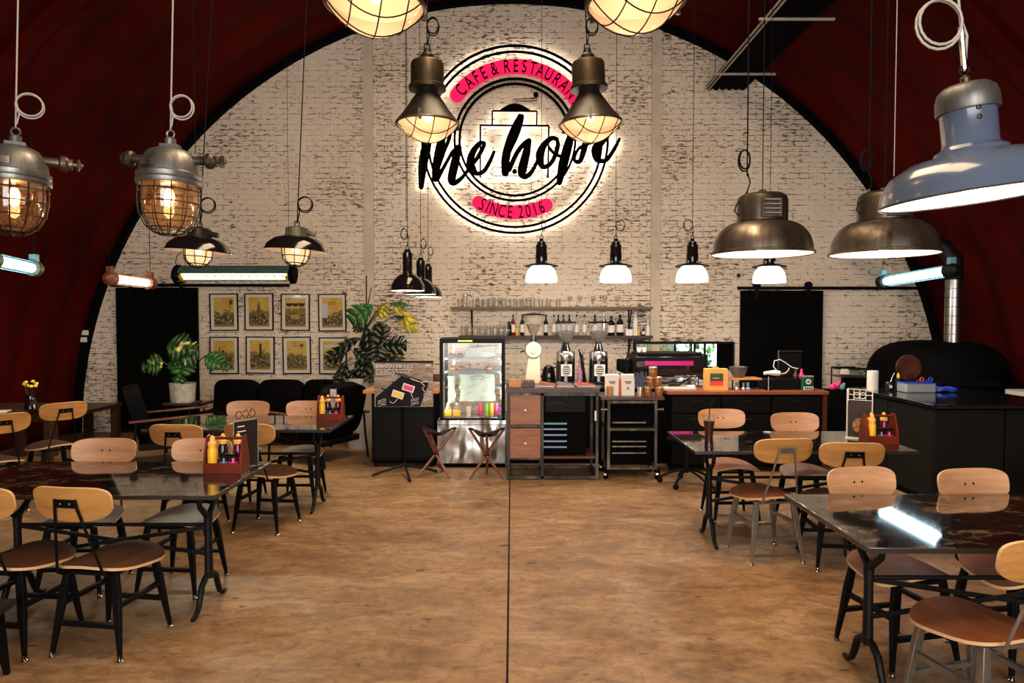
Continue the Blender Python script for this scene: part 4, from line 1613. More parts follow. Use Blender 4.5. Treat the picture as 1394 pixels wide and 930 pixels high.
def line_path(pts, wd, name, closed=False, led=True):
    q = [G(*p) for p in pts]
    g = MB()
    m = len(q)
    for i in range(m if closed else m - 1):
        a, b = q[i], q[(i + 1) % m]
        g.bar((a[0], .01, a[1]), (b[0], .01, b[1]), .018, wd, up=(0, 0, 1) if abs(a[0] - b[0]) > abs(a[1] - b[1]) else (1, 0, 0))
        if led:
            ledmb.bar((a[0], .032, a[1]), (b[0], .032, b[1]), .006, .010, up=(0, 0, 1) if abs(a[0] - b[0]) > abs(a[1] - b[1]) else (1, 0, 0))
    return g.build(name, M['signblack'], sign, smooth=0)


line_path([(92, 880), (92, 400), (712, 405), (704, 880)], .024, 'grinder_body_outline')
line_path([(200, 400), (200, 270), (604, 273), (602, 400)], .022, 'grinder_collar_outline')
line_path([(390, 205), (390, 165), (585, 158), (585, 140)], .006, 'crank_outline', led=False)
line_path([(408, 205), (408, 183), (603, 178), (603, 140)], .006, 'crank_outline', led=False)
for k, wd in ((0, .006), (18, .006)):
    line_path([(155 + k, 820), (205 + k * .6, 762 + k), (595 - k * .6, 762 + k), (643 - k, 820), (600 - k * .6, 878 - k), (200 + k * .6, 878 - k)], wd, 'drawer_outline', True, led=(k == 0))
g = MB()
cpts = [G(255 + 300 * i / 16, 272 - 68 * math.sin(PI * i / 16)) for i in range(17)]
g.prism(cpts, 0, .02)
g.build('grinder_lid', M['signblack'], sign, smooth=0)
for c, r in (((595, 123), 23), ((402, 818), 23)):
    q = G(*c)
    MB().prism([(q[0] + r / 6.643 * PX * math.cos(2 * PI * k / 20), q[1] + r / 6.643 * PX * math.sin(2 * PI * k / 20)) for k in range(20)], 0, .02).build('knob', M['signblack'], sign, smooth=0)
ledmb.build('light_strip', M['led'], sign, smooth=0)
for a0, a1, r0, r1 in ((29, 142, 89.5, 109), (239.5, 296, 88, 106)):  # emissive bands added in place of pink light spilling on the wall
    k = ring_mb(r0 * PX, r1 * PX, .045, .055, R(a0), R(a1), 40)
    k.build('pink_glow_band', M['pinkglow'], sign, smooth=0)
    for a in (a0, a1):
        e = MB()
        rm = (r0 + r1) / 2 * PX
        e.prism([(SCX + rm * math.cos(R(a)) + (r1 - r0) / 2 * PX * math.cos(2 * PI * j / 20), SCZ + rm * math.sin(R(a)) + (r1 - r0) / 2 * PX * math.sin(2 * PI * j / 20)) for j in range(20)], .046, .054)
        e.build('pink_glow_end', M['pinkglow'], sign, smooth=0)


def glyph(ch, size, wscale, depth, m):
    cu = bpy.data.curves.new('glyph', 'FONT')
    cu.body = ch
    cu.size = size
    cu.extrude = depth / 2
    cu.align_x = 'CENTER'
    cu.offset = -0.004 * size
    o = bpy.data.objects.new('tmp', cu)
    COL.objects.link(o)
    dg = bpy.context.evaluated_depsgraph_get()
    me = bpy.data.meshes.new_from_object(o.evaluated_get(dg))
    bpy.data.objects.remove(o)
    zs = [v.co.y for v in me.vertices]
    mid = (max(zs) + min(zs)) / 2
    for v in me.vertices:
        v.co = (v.co.x * wscale, v.co.z, v.co.y - mid)
    me.materials.clear()
    me.materials.append(m)
    return me


def text_thin(ch, angle, r, up_out=True, size=.255):
    me = glyph(ch, size, .62, .02, M['signblack'])
    o = bpy.data.objects.new('letter', me)
    COL.objects.link(o)
    o.parent = sign
    a = R(angle)
    o.location = (SCX + r * PX * math.cos(a), .01, SCZ + r * PX * math.sin(a))
    rot = (a - PI / 2) if up_out else (a + PI / 2)
    o.rotation_euler = (0, -rot, 0)


for ch, a in zip('CAFE&RESTAURANT', (137.5, 129, 122, 115.5, 106.5, 96.5, 89.4, 82.6, 75.8, 69.4, 62.4, 55, 47.5, 39.5, 32)):
    text_thin(ch, a, 98.8)
for ch, a in zip('SINCE2016', (243, 247.8, 253, 259.6, 266, 274.6, 280.6, 286.2, 291.6)):
    text_thin(ch, a, 97, False)


# ================================================================== PICTURES
PR = [(285, 399.5, 324.5, 450.5), (332.5, 399.2, 372.5, 450), (382, 400, 422, 450.5), (433, 400, 471.5, 451.3),
      (285, 458.5, 325, 509.3), (334.2, 458.2, 374, 508.8), (384.5, 458.4, 423.5, 509.3), (434, 459.3, 472.3, 509.5)]
PLAB = ['upper row, far left, an engraving with a flagpole and a hill', 'upper row, second from left, crowd under a pointed tower',
        'upper row, third from left, a festooned arch over a table', 'upper row, far right, nearest the philodendron',
        'lower row, far left, behind the outstretched monstera leaf', 'lower row, second from left, a crowd round a tall figure',
        'lower row, third from left, with striped flag and palm tree', 'lower row, far right, half hidden by the philodendron']
PLAB = ['black-framed sepia print, ' + s_ for s_ in PLAB]
for i, (u0, v0, u1, v1) in enumerate(PR):
    a, b = at(u0, v0, YW - .03), at(u1, v1, YW - .03)
    cx, cz = (a.x + b.x) / 2, (a.z + b.z) / 2
    hw, hh = (b.x - a.x) / 2, (a.z - b.z) / 2
    t = thing('framed_picture', PLAB[i][:110], 'picture', (cx, YW - .014, cz), group='eight framed prints on the brick wall', rot=(0, R((i % 3 - 1) * .5), 0))
    f = .016
    fr = MB()
    fr.box(-hw, hw, -.022, 0, hh - f, hh).box(-hw, hw, -.022, 0, -hh, -hh + f).box(-hw, -hw + f, -.022, 0, -hh + f, hh - f).box(hw - f, hw, -.022, 0, -hh + f, hh - f)
    fr.build('frame', M['black'], t, smooth=0)
    MB().box(-hw + f, hw - f, -.012, -.003, -hh + f, hh - f).build('mount', M['mount'], t, smooth=0)
    k = .70 if i != 3 else .74
    pw, ph = hw * k, hh * .79
    pr = MB().box(-pw, pw, -.0145, -.012, -ph, ph).build('print', print_mat('sepia engraving %d' % i, i + 1, .60 + .05 * (i % 3)), t, smooth=0)
    # printed details
    dk = mat('print ink %d' % i, (.03, .026, .012), .6)
    d = MB()
    y0, y1 = -.0155, -.0145
    if i == 0:
        d.box(pw * .55, pw * .60, y0, y1, ph * .1, ph * .85)
        d.build('printed_pole', dk, pr, smooth=0)
        MB().box(pw * .60, pw * .88, y0, y1, ph * .5, ph * .84).build('printed_flag', mat('faded red print', (.25, .04, .02), .6), pr, smooth=0)
        MB().box(-pw * .6, pw * .2, y0, y1, .0, ph * .08).build('printed_tent', mat('cream print', (.6, .5, .28), .6), pr, smooth=0)
    elif i == 1:
        d.prism([(-.04, ph * -.1), (.03, ph * -.1), (0, ph * .75)], y0, y1).build('printed_tower', mat('sepia print', (.16, .12, .04), .6), pr, smooth=0)
    elif i == 2:
        for kx in (-1, 0, 1):
            d.prism([(kx * .09 + .05 * math.cos(PI * j / 8), ph * .62 - .05 * math.sin(PI * j / 8)) for j in range(9)], y0, y1)
        d.build('printed_festoon', dk, pr, smooth=0)
        MB().box(-pw * .45, pw * .4, y0, y1, -ph * .45, -ph * .15).build('printed_table', mat('bright sepia print', (.55, .36, .06), .6), pr, smooth=0)
    elif i == 3:
        MB().box(-pw * .98, -pw * .45, y0, y1, -ph * .35, ph * .62).build('printed_panel', mat('pale blue print', (.62, .66, .74), .6), pr, smooth=0)
        for kx in (0, .06):
            d.tube([(kx - .03 + .022 * math.cos(2 * PI * j / 12), y0, ph * .62 + .022 * math.sin(2 * PI * j / 12)) for j in range(12)], .003, 4, closed=True)
        d.build('printed_ornament', dk, pr, smooth=0)
    elif i == 4:
        d.box(-pw * .5, -pw * .42, y0, y1, ph * .2, ph * .55).box(-pw * .2, pw * .0, y0, y1, ph * .2, ph * .35)
        d.build('printed_building', dk, pr, smooth=0)
    elif i == 5:
        d.box(-.012, .02, y0, y1, -ph * .2, ph * .78).box(-.10, .02, y0, y1, -ph * .12, -ph * .04)
        d.build('printed_tower', dk, pr, smooth=0)
    elif i == 6:
        for j in range(7):
            a_ = j * 2 * PI / 7
            d.bar((.075, y0, ph * .68), (.075 + .04 * math.cos(a_), y0, ph * .68 + .03 * math.sin(a_)), .002, .008)
        d.box(.072, .078, y0, y1, ph * .4, ph * .68)
        d.build('printed_palm', dk, pr, smooth=0)
        for j, cc in enumerate(((.6, .02, .02), (.8, .8, .75), (.03, .05, .3))):
            MB().box(-.06, .0, y0, y1, ph * (.74 - .06 * j), ph * (.80 - .06 * j)).build('printed_flag', mat('flag print %d' % j, cc, .6), pr, smooth=0)
    else:
        MB().prism([(-pw * .9, ph * .45), (pw * .9, ph * .65), (pw * .9, ph * .8), (-pw * .9, ph * .75)], y0, y1).build('printed_banner', mat('pale print', (.7, .68, .6), .6), pr, smooth=0)
    MB().box(-hw + f, hw - f, -.0195, -.018, -hh + f, hh - f).build('pane', M['glass'], t, smooth=0)

# ================================================================== SHELVES WITH GLASSES AND BOTTLES
a, b = at(614, 418, 9.72), at(887, 418, 9.72)
us = thing('wall_shelf', 'upper olive-brown wall shelf lined with glasses', 'shelf', ((a.x + b.x) / 2, 9.76, a.z))
HW = (b.x - a.x) / 2
MB().box(-HW, HW, -.14, .13, -.035, 0).build('board', M['shelfwood'], us, smooth=0)
for u in (642, 858):
    x = at(u, 418, 9.76).x - us.location.x
    g = MB().bar((x, .12, -.04), (x, .12, -.50), .02, .02).bar((x, .12, -.36), (x, -.10, -.05), .014, .014)
    g.build('bracket', M['black'], us, smooth=0)
a2, b2 = at(625, 457, 9.72), at(887, 457, 9.72)
ls = thing('wall_shelf', 'lower dark wall shelf lined with jars and bottles', 'shelf', ((a2.x + b2.x) / 2, 9.76, a2.z))
HW2 = (b2.x - a2.x) / 2
MB().box(-HW2, HW2, -.14, .13, -.04, 0).build('board', M['shelfdark'], ls, smooth=0)
for u in (650, 858):
    x = at(u, 457, 9.76).x - ls.location.x
    MB().bar((x, .12, -.04), (x, .12, -.28), .02, .02).bar((x, .12, -.25), (x, -.08, -.05), .014, .014).build('bracket', M['black'], ls, smooth=0)


def tumbler(h, r, mt=None, solid=True):
    return MB().lathe([(r * .82, 0), (r, h), (r - .004, h), (r * .78, .012), (.001, .012)], 12).mesh('tumbler', mt or M['glass_thick'])


tms = [tumbler(.115, .036), tumbler(.13, .042), tumbler(.19, .034)]
UT = [(626, 0), (633, 2), (646, 0), (654, 0), (661, 0), (668, 0), (676, 1), (686, 1), (697, 0), (706, 0), (714, 1), (725, 1), (736, 0), (747, 0), (760, 0)]
for i, (u, k) in enumerate(UT):
    p = at(u, 418, 9.72)
    o = bpy.data.objects.new('drinking_glass', tms[k])
    COL.objects.link(o)
    o.location = (p.x, 9.72 + (i % 2) * .05, us.location.z)
    tag(o, ('tall' if k == 2 else 'short' if k == 0 else 'stout') + ' clear glass on the upper shelf, %s from its left end' % ORD[i], 'glass', 'glasses on the upper shelf')
# stemmed glasses, upside down feel: bowls on stems on the right half
stem_mesh = MB().lathe([(.032, 0), (.030, .004), (.004, .010), (.004, .065), (.02, .085), (.034, .12), (.030, .155), (.027, .155), (.030, .12), (.001, .085)], 12).mesh('wine_glass', M['glass_thick'])
for i, u in enumerate((776, 790, 808, 824, 841)):
    p = at(u, 418, 9.74)
    o = bpy.data.objects.new('wine_glass', stem_mesh)
    COL.objects.link(o)
    o.location = (p.x, 9.76, us.location.z)
    tag(o, 'small stemmed glass on the upper shelf, %s of the stemmed row from the left' % ORD[i], 'glass', 'stemmed glasses on the upper shelf')
jar = MB().lathe([(.036, 0), (.040, .01), (.040, .11), (.032, .13), (.032, .155), (.029, .155), (.029, .125), (.036, .108), (.036, .014), (.001, .012)], 14).mesh('glass_jar', M['glass_thick'])
for i, u in enumerate((631, 639, 647, 656, 665, 674, 682, 689)):
    p = at(u, 457, 9.72)
    o = bpy.data.objects.new('glass_jar', jar)
    COL.objects.link(o)
    o.location = (p.x, 9.72, ls.location.z)
    tag(o, 'clear handled jar on the lower shelf, %s from its left end' % ORD[i], 'jar', 'clear jars on the lower shelf')


def bottle(label, u, h, r, body, cap, lab, shoulder=.62, mug=False):
    p = at(u, 457, 9.74)
    t = thing('bottle', label, 'bottle', (p.x, 9.74, ls.location.z), group='bottles on the lower shelf')
    MB().lathe([(r * .9, 0), (r, .01), (r, h * shoulder), (r * .8, h * (shoulder + .07)), (r * .34, h * (shoulder + .17)), (r * .34, h * .94)], 14).build('body', body, t)
    MB().lathe([(r * .40, h * .90), (r * .40, h)], 12).build('cap', cap, t)
    if lab:
        MB().lathe([(r + .001, h * .16), (r + .001, h * shoulder * .85)], 14, caps=False).build('label', lab, t)
    return t


PL, WL = M['palelabel'], M['paperwhite']
BT = [('dark squat bottle next to the clear jars', 693, .20, .045, M['bottle_dark'], M['black'], None),
      ('slim red syrup bottle with pale label', 698.5, .30, .030, M['bottle_red'], M['black'], WL),
      ('short golden honey bottle', 704, .15, .026, M['bottle_gold'], M['yellow'], None),
      ('dark slim bottle left of the cream grinder hopper', 711, .30, .030, M['bottle_dark'], M['black'], WL),
      ('dark slim bottle just right of the cream grinder hopper', 743, .30, .032, M['bottle_dark'], M['black'], PL),
      ('slim clear bottle with round white label, left of the first black grinder', 754, .30, .028, M['glass_thick'], M['black'], WL),
      ('dark bottle behind the first black grinder hopper, left one', 760, .30, .028, M['bottle_dark'], M['black'], WL),
      ('brown bottle behind the first black grinder hopper, middle', 767, .30, .028, M['bottle_brown'], M['black'], PL),
      ('dark bottle behind the first black grinder hopper, right one', 775, .30, .030, M['bottle_dark'], M['black'], PL),
      ('clear syrup bottle with red-dotted label between the two hoppers, left', 785, .30, .032, M['glass_thick'], M['black'], WL),
      ('clear syrup bottle between the two black grinder hoppers, right', 795.5, .30, .032, M['glass_thick'], M['black'], WL),
      ('bottle with black cap behind the right black grinder hopper', 810, .30, .032, M['bottle_brown'], M['black'], WL),
      ('silver-topped shaker bottle right of the right hopper', 822, .32, .036, M['steel'], M['palelabel'], None),
      ('fat brown growler bottle with pale label, left one', 832, .28, .052, M['bottle_dark'], M['black'], WL),
      ('fat brown growler bottle with pale label, right one', 844, .30, .050, M['bottle_dark'], M['black'], WL),
      ('tall pale cylinder bottle on the right end of the lower shelf', 865, .34, .036, M['paperwhite'], M['paperwhite'], None),
      ('tiny golden bottle at the right end of the lower shelf', 869.5, .13, .022, M['bottle_gold'], M['yellow'], None),
      ('tiny dark bottle at the right end of the lower shelf', 876, .12, .022, M['bottle_dark'], M['black'], WL),
      ('stubby pale bottle closing the right end of the lower shelf', 882, .20, .030, M['paperwhite'], M['paperwhite'], None)]
for args in BT:
    bottle(*args)
p = at(856, 457, 9.72)
o = MB().box(-.05, .05, -.04, .04, 0, .09).build('small_box', M['paperwhite'], loc=(p.x, 9.72, ls.location.z), bevel=.003)
tag(o, 'small white box on the lower shelf beside the growlers', 'box')


# ================================================================== COUNTERS
YC = 6.94
# metal framed counter with two timber drawers
a, b = at(690, 533, YC), at(815, 533, YC)
W = b.x - a.x
ZT = a.z
fc = thing('drawer_counter', 'steel-framed counter with two reddish drawers and a timber top', 'counter', (a.x, YC, 0))
D = .52
MB().box(-.01, W + .01, -.02, D, ZT - .015, ZT + .035).build('worktop', M['darkwood'], fc, bevel=.003)
xm = at(736.5, 500, YC).x - a.x
fr = MB()
q = .028
frame_m = rusty('greenish worn steel tube', (0.014, .016, .013), (.055, .058, .048), (.15, .15, .13), .5, .45, 9)
for y in (0, D - q):
    for x in (0, xm, W - q):
        fr.box(x, x + q, y, y + q, .0, ZT - .015)
    fr.box(q, W - q, y, y + q, .012, .012 + q)
    fr.box(q, W - q, y, y + q, ZT - .045, ZT - .018)
for x in (0, xm, W - q):
    fr.box(x, x + q, q, D - q, .012, .012 + q)
zmid = at(736, 626, YC).z
fr.box(q, xm, 0, q, zmid, zmid + q)
fr.box(q, xm, 0, q, at(700, 582, YC).z, at(700, 579, YC).z)
fr.build('frame', frame_m, fc, smooth=0)
for v0, v1 in ((538, 579), (583, 624)):
    z1, z0 = at(700, v0, YC).z, at(700, v1, YC).z
    dr = MB().box(q + .004, xm - .004, -.008, D - .06, z0 + .004, z1 - .002).build('drawer', M['drawer'], fc, bevel=.003)
    MB().ball(((q + xm) / 2, -.024, (z0 + z1) / 2), .014, .014, .014).build('knob', M['porcelain'], dr)
MB().box(xm + q, W - q, .02, D - .04, at(770, 623, YC).z - .015, at(770, 623, YC).z + .008).build('lower_shelf', M['redwood'], fc, smooth=0)
eq = MB().box(xm + q + .012, W - .12, .05, D - .05, at(770, 620, YC).z + .01, ZT - .05).build('undercounter_cabinet', M['blackm'], fc, bevel=.004)
MB().box(xm + q + .015, W - .13, .035, .052, at(770, 562, YC).z, at(770, 537, YC).z).build('drawer_front', M['black'], eq, bevel=.003)
hx0, hx1 = at(737, 577, YC).x - a.x, at(772, 577, YC).x - a.x
for v in (577.5, 585, 593, 601.5, 609.5):
    z = at(700, v, YC).z
    MB().box(hx0 + .01, hx1, .025, .05, z - .008, z + .008).build('handle', M['teal'] if v < 580 else mat('blue steel', (.16, .22, .34), .35, .6), eq, smooth=0)
# scrawled signature on the black drawer front
sgp = [at(u, v, YC) - Vector((a.x, YC, 0)) for u, v in ((745, 552), (748, 544), (750, 552), (753, 548), (756, 551), (759, 547), (762, 551), (765, 548), (768, 551))]
MB().tube([(s_.x, .033, s_.z) for s_ in sgp], .003, 5).build('chalk_scrawl', mat('faint grey chalk', (.06, .06, .065), .8), fc)
cb = at(811, 566, YC)
MB().box(cb.x - a.x - .012, cb.x - a.x + .006, -.01, .0, cb.z - .05, cb.z + .05).build('tag', M['paperwhite'], fc, smooth=0)

# trolley
a3, b3 = at(818, 545, YC), at(905, 545, YC)
W3 = b3.x - a3.x
ZT3 = a3.z
tr = thing('trolley', 'dark steel trolley on castors right of the drawer counter', 'trolley', (a3.x, YC, 0))
MB().box(0, W3, 0, .5, ZT3, ZT3 + .03).build('tray_top', M['darkwood'], tr, bevel=.003)
g = MB()
zb = at(830, 640, YC).z
x0_, x1_ = .07, W3 - .07
for x in (x0_, x1_ - .028):
    for y in (.02, .45):
        g.box(x, x + .028, y, y + .028, zb, ZT3)
for zz in (zb, at(830, 587, YC).z, ZT3 - .035):
    g.box(x0_ + .028, x1_ - .028, .02, .048, zz, zz + .025).box(x0_ + .028, x1_ - .028, .45, .478, zz, zz + .025)
    g.box(x0_, x0_ + .028, .048, .45, zz, zz + .025).box(x1_ - .028, x1_, .048, .45, zz, zz + .025)
g.build('frame', M['ruststeel'], tr, smooth=0)
MB().box(x0_ + .035, x1_ - .035, .10, .44, zb + .03, ZT3 - .045).build('inner_cabinet', M['blackm'], tr, bevel=.004)
for v, d in ((577, .3), (603, 0), (610, 0), (619, 0)):
    z = at(830, v - 0, YC).z
    MB().box(x0_ + .06, x1_ - .10 - d * .02, .075, .10, z - .006, z + .006).build('handle', M['legsteel'], tr, smooth=0)
MB().box(x0_ + .03, x1_ - .03, .05, .445, at(830, 587, YC).z + .025, at(830, 587, YC).z + .032).build('middle_shelf', M['black'], tr, smooth=0)
for x in (-.0 + .06, W3 - .06):
    for y in (.06, .42):
        MB().cyl((x - .02, y, .055), (x + .02, y, .055), .053, 18).build('castor', M['blackm'], tr)
        MB().cyl((x - .024, y - .054, .055), (x + .0, y - .054, .055), .012, 10).cyl((x - .023, y, .055), (x + .023, y, .055), .018, 12).build('castor_hub', M['silverlid'], tr)
        MB().box(x - .026, x + .026, y - .03, y + .03, .10, zb).build('castor_fork', M['black'], tr, bevel=.002)
for x, s_ in ((x0_, -1), (x1_, 1)):
    MB().cyl((x, .034, ZT3 - .10), (x + s_ * .05, .034, ZT3 - .10), .010, 8).ball((x + s_ * .055, .034, ZT3 - .10), .016).build('side_knob', M['legsteel'], tr)

# long black counter with red timber top
YL = 7.3
a4, b4 = at(908, 537, YL), at(1127, 537, YL)
W4 = b4.x - a4.x
ZT4 = a4.z
lc = thing('long_counter', 'long black drawer counter with a rusty red timber top', 'counter', (a4.x, YL, 0))
MB().box(0, W4, -.03, .40, ZT4, ZT4 + .035).build('worktop', M['redtop'], lc, bevel=.003)
MB().box(.04, W4 - .06, .02, .38, .06, ZT4).build('carcass', M['blackm'], lc, smooth=0)
for i in range(3):
    w_ = (W4 - .12) / 3
    xx = .05 + i * w_
    for (z0, z1) in ((ZT4 - .20, ZT4 - .02), (ZT4 - .42, ZT4 - .215), (.08, ZT4 - .435)):
        dr = MB().box(xx + .008, xx + w_ - .008, .0, .022, z0, z1).build('drawer_front', M['black'], lc, bevel=.003)
        if z0 > .2:
            MB().cyl((xx + w_ / 2 - .06, -.012, z1 - .05), (xx + w_ / 2 + .06, -.012, z1 - .05), .006, 6).build('handle', M['frame_edge'], dr)
for x in (.08, W4 - .1):
    MB().box(x - .03, x + .03, .04, .10, 0, .06).build('foot', M['black'], lc, smooth=0)
# paler timber end post with cloth
MB().box(W4 - .05, W4 - .005, .0, .05, .0, ZT4).build('end_post', M['redwood'], lc, smooth=0)

# back counter with stainless top, behind
bc = thing('back_counter', 'low black back counter with a steel top carrying the coffee grinders', 'counter', (at(688, 510, 8.0).x, 7.72, 0))
Wb = 2.30 - bc.location.x
MB().box(0, Wb, 0, .62, .86, .90).build('worktop', M['stainless'], bc, smooth=0)
MB().box(.03, Wb - .03, .02, .6, 0, .86).build('carcass', M['blackm'], bc, smooth=0)

# ------------------------------------------------------------------ coffee gear
def grinder_black(label, u):
    p = at(u, 520, 7.95)
    t = thing('coffee_grinder', label, 'grinder', (p.x, 7.95, .90), group='two black coffee grinders')
    k = .00855
    MB().lathe([(.11, 0), (.118, .01), (.112, .03), (.110, .26)], 24).build('body', M['blackg'], t)
    MB().box(-.10, .10, -.20, 0, 0, .02).build('base_tray', M['black'], t, bevel=.004)
    MB().lathe([(.110, .26), (.112, .265), (.108, .36), (.10, .372)], 24).build('chrome_collar', M['steel'], t)
    MB().lathe([(.05, .37), (.06, .38), (.035, .46), (.045, .48)], 20).build('throat', M['blackg'], t)
    MB().lathe([(.045, .475), (.11, .585), (.118, .70), (.12, .705)], 24, caps=False).build('hopper', M['glass_thick'], t)
    MB().lathe([(.040, .478), (.104, .58), (.106, .60), (.001, .62)], 20).build('beans', M['beans'], t)
    MB().lathe([(.123, .70), (.125, .715), (.06, .722), (.01, .722)], 24).build('hopper_lid', M['black'], t)
    lb_ = MB().box(-.062, .062, -.125, -.108, .09, .225).build('badge', M['paperwhite'], t, bevel=.004)
    for j in range(4):
        MB().box(-.040 + .008 * abs(j - 1.5), .040 - .008 * abs(j - 1.5), -.127, -.125, .115 + .024 * j, .129 + .024 * j).build('badge_lettering', M['paperink'], lb_, smooth=0)
    MB().tube([(.045 * math.cos(2 * PI * i / 20), -.127, .158 + .055 * math.sin(2 * PI * i / 20)) for i in range(20)], .003, 4, closed=True).build('badge_ring', M['paperink'], lb_)
    MB().cyl((0, -.11, .30), (0, -.17, .29), .018, 10).build('spout', M['steel'], t)
    return t


grinder_black('black coffee grinder with round badge, left of the two', 770)
grinder_black('black coffee grinder with round badge, beside the espresso machine', 814.5)
p = at(726, 521, 7.9)
t = thing('coffee_grinder', 'tall cream coffee grinder with round dial and glass funnel hopper', 'grinder', (p.x, 7.9, .90))
MB().prism([(-.105, 0), (.085, 0), (.07, .33), (-.06, .33)], -.09, .09).build('body', M['cream'], t, bevel=.012)
MB().cyl((0, -.11, .395), (0, .09, .395), .093, 32).build('dial_housing', M['cream'], t, bevel=.006)
MB().cyl((0, -.125, .395), (0, -.11, .395), .04, 24).build('dial_knob', M['cream'], t, bevel=.003)
MB().tube([(.096 * math.cos(2 * PI * i / 28), -.10, .395 + .096 * math.sin(2 * PI * i / 28)) for i in range(28)], .004, 6, closed=True).build('dial_ring', M['black'], t)
MB().lathe([(.035, .485), (.04, .49), (.033, .56)], 18).build('throat', M['blackg'], t)
MB().lathe([(.035, .56), (.055, .60), (.12, .78), (.125, .79)], 24, caps=False).build('hopper', M['glass_thick'], t)
MB().lathe([(.032, .56), (.05, .60), (.085, .68), (.001, .70)], 20).build('beans', mat('pale beans', (.20, .12, .06), .5, var=.6, vs=60), t)
MB().lathe([(.135, .79), (.14, .80), (.05, .815), (.01, .82)], 24).build('hopper_lid', M['black'], t)
MB().cyl((-.105, -.02, .38), (-.15, -.04, .365), .008, 8).build('lever', M['black'], t)

# dark kettle and tools between the grinders
t = thing('kettle', 'small black pour-over kettle between the cream and black grinders', 'kettle', (at(747, 520, 8.15).x, 8.15, .90))
MB().lathe([(.085, 0), (.09, .02), (.075, .13), (.055, .18), (.02, .20)], 20).build('body', M['blackg'], t)
MB().tube([(-.07, 0, .04), (-.13, 0, .10), (-.14, 0, .19), (-.17, 0, .22)], [.014, .010, .008, .007], 8).build('spout', M['black'], t)
MB().tube([(.06, 0, .16), (.12, 0, .19), (.14, 0, .12), (.12, 0, .04)], .009, 8).build('handle', M['black'], t)
t = thing('brush', 'dark upright brush between the two black grinders', 'brush', (at(795, 520, 8.0).x, 7.98, .90), rot=(0, R(-6), 0))
MB().tube([(0, 0, 0), (0, 0, .2), (0, 0, .34), (-.02, 0, .40)], [.03, .022, .026, .012], 10).build('handle', M['blackg'], t)
t = thing('bar_tool', 'colourful patterned bar tool standing left of the right grinder', 'tool', (at(789, 520, 7.8).x, 7.8, .90))
MB().lathe([(.03, 0), (.035, .02), (.03, .15), (.012, .22), (.008, .30)], 12).build('body', mat('mottled red blue print', (.25, .12, .18), .4, var=.9, vs=40), t)

# espresso machine
a5, b5 = at(865, 530, 7.78), at(960, 530, 7.78)
We = b5.x - a5.x
em = thing('espresso_machine', 'large black espresso machine with a faintly glowing magenta stripe on its back', 'coffee machine', (a5.x, 7.80, .90))
em.scale = (1, 1, .80)
prof = [(.0, .10), (-.02, .14), (-.035, .22), (-.03, .34), (-.01, .40), (.02, .42), (.42, .42), (.45, .36), (.45, .12), (.42, .10)]
MB().prism(prof, 0, We, M=Matrix(((0, 1, 0, 0), (1, 0, 0, 0), (0, 0, 1, 0), (0, 0, 0, 1)))).build('body', M['blackg'], em, bevel=.01)
for x in (0, We):
    s_ = -1 if x == 0 else 1
    MB().box(min(x, x + s_ * .025), max(x, x + s_ * .025), -.04, .46, .05, .43).build('side_panel', M['black'], em, bevel=.01)
MB().box(.10, We - .14, -.046, -.036, .27, .335).build('magenta_stripe', M['magenta'], em, bevel=.003)
MB().box(.02, We - .02, -.03, -.015, .225, .232).build('seam', M['frame_edge'], em, smooth=0)
MB().box(.03, We - .03, .0, .44, .42, .45).build('cup_tray', M['black'], em, bevel=.004)
for x in (.05, We - .08):
    for y in (.03, .38):
        MB().lathe([(.022, 0), (.025, .01), (.018, .10)], 12, (x, y, 0)).build('foot', M['steel'], em)
MB().box(.06, We - .1, .06, .44, .03, .06).build('drip_tray', M['stainless'], em, bevel=.004)
MB().tube([(.25, -.04, .05), (.35, -.06, .03), (.42, -.07, .06), (.46, -.07, .07)], .012, 8).build('waste_pipe', M['black'], em)
for j in range(4):
    MB().tube([(-.05, .06 + .07 * j, .36), (-.09, .03 + .07 * j, .30), (-.10, .02 + .07 * j, .16), (-.06, .02 + .07 * j, .08)], .011, 8).build('steam_wand', M['steel'] if j % 2 else M['black'], em)
for j in range(3):
    MB().box(-.16, -.04, .02 + .13 * j, .12 + .13 * j, .16, .34).build('portafilter', M['blackm'], em, bevel=.02)
for j, u in enumerate((870, 877)):
    pp = at(u, 468, 8.0)
    o = MB().lathe([(.022, 0), (.034, .05), (.036, .055), (.032, .055), (.02, .006)], 14).build('coffee_cup', M['porcelain'], loc=(pp.x, 8.0, .90 + .36))
    tag(o, 'small white cup on top of the espresso machine, %s from the left' % ORD[j], 'cup', 'cups on the espresso machine')
# tamp mat with white knob in front of the machine
t = thing('knock_tray', 'pale tamping tray in front of the espresso machine', 'tray', (at(925, 532, 7.38).x, 7.39, ZT4 + .035))
MB().box(-.17, .17, -.06, .06, 0, .035).build('tray', M['potwhite'], t, bevel=.01)
MB().tube([(-.12, 0, .05), (0, .0, .055), (.06, 0, .10), (.10, 0, .12)], .012, 8).build('handle', M['blackg'], t)
MB().ball((.02, 0, .115), .022).build('knob', M['porcelain'], t)

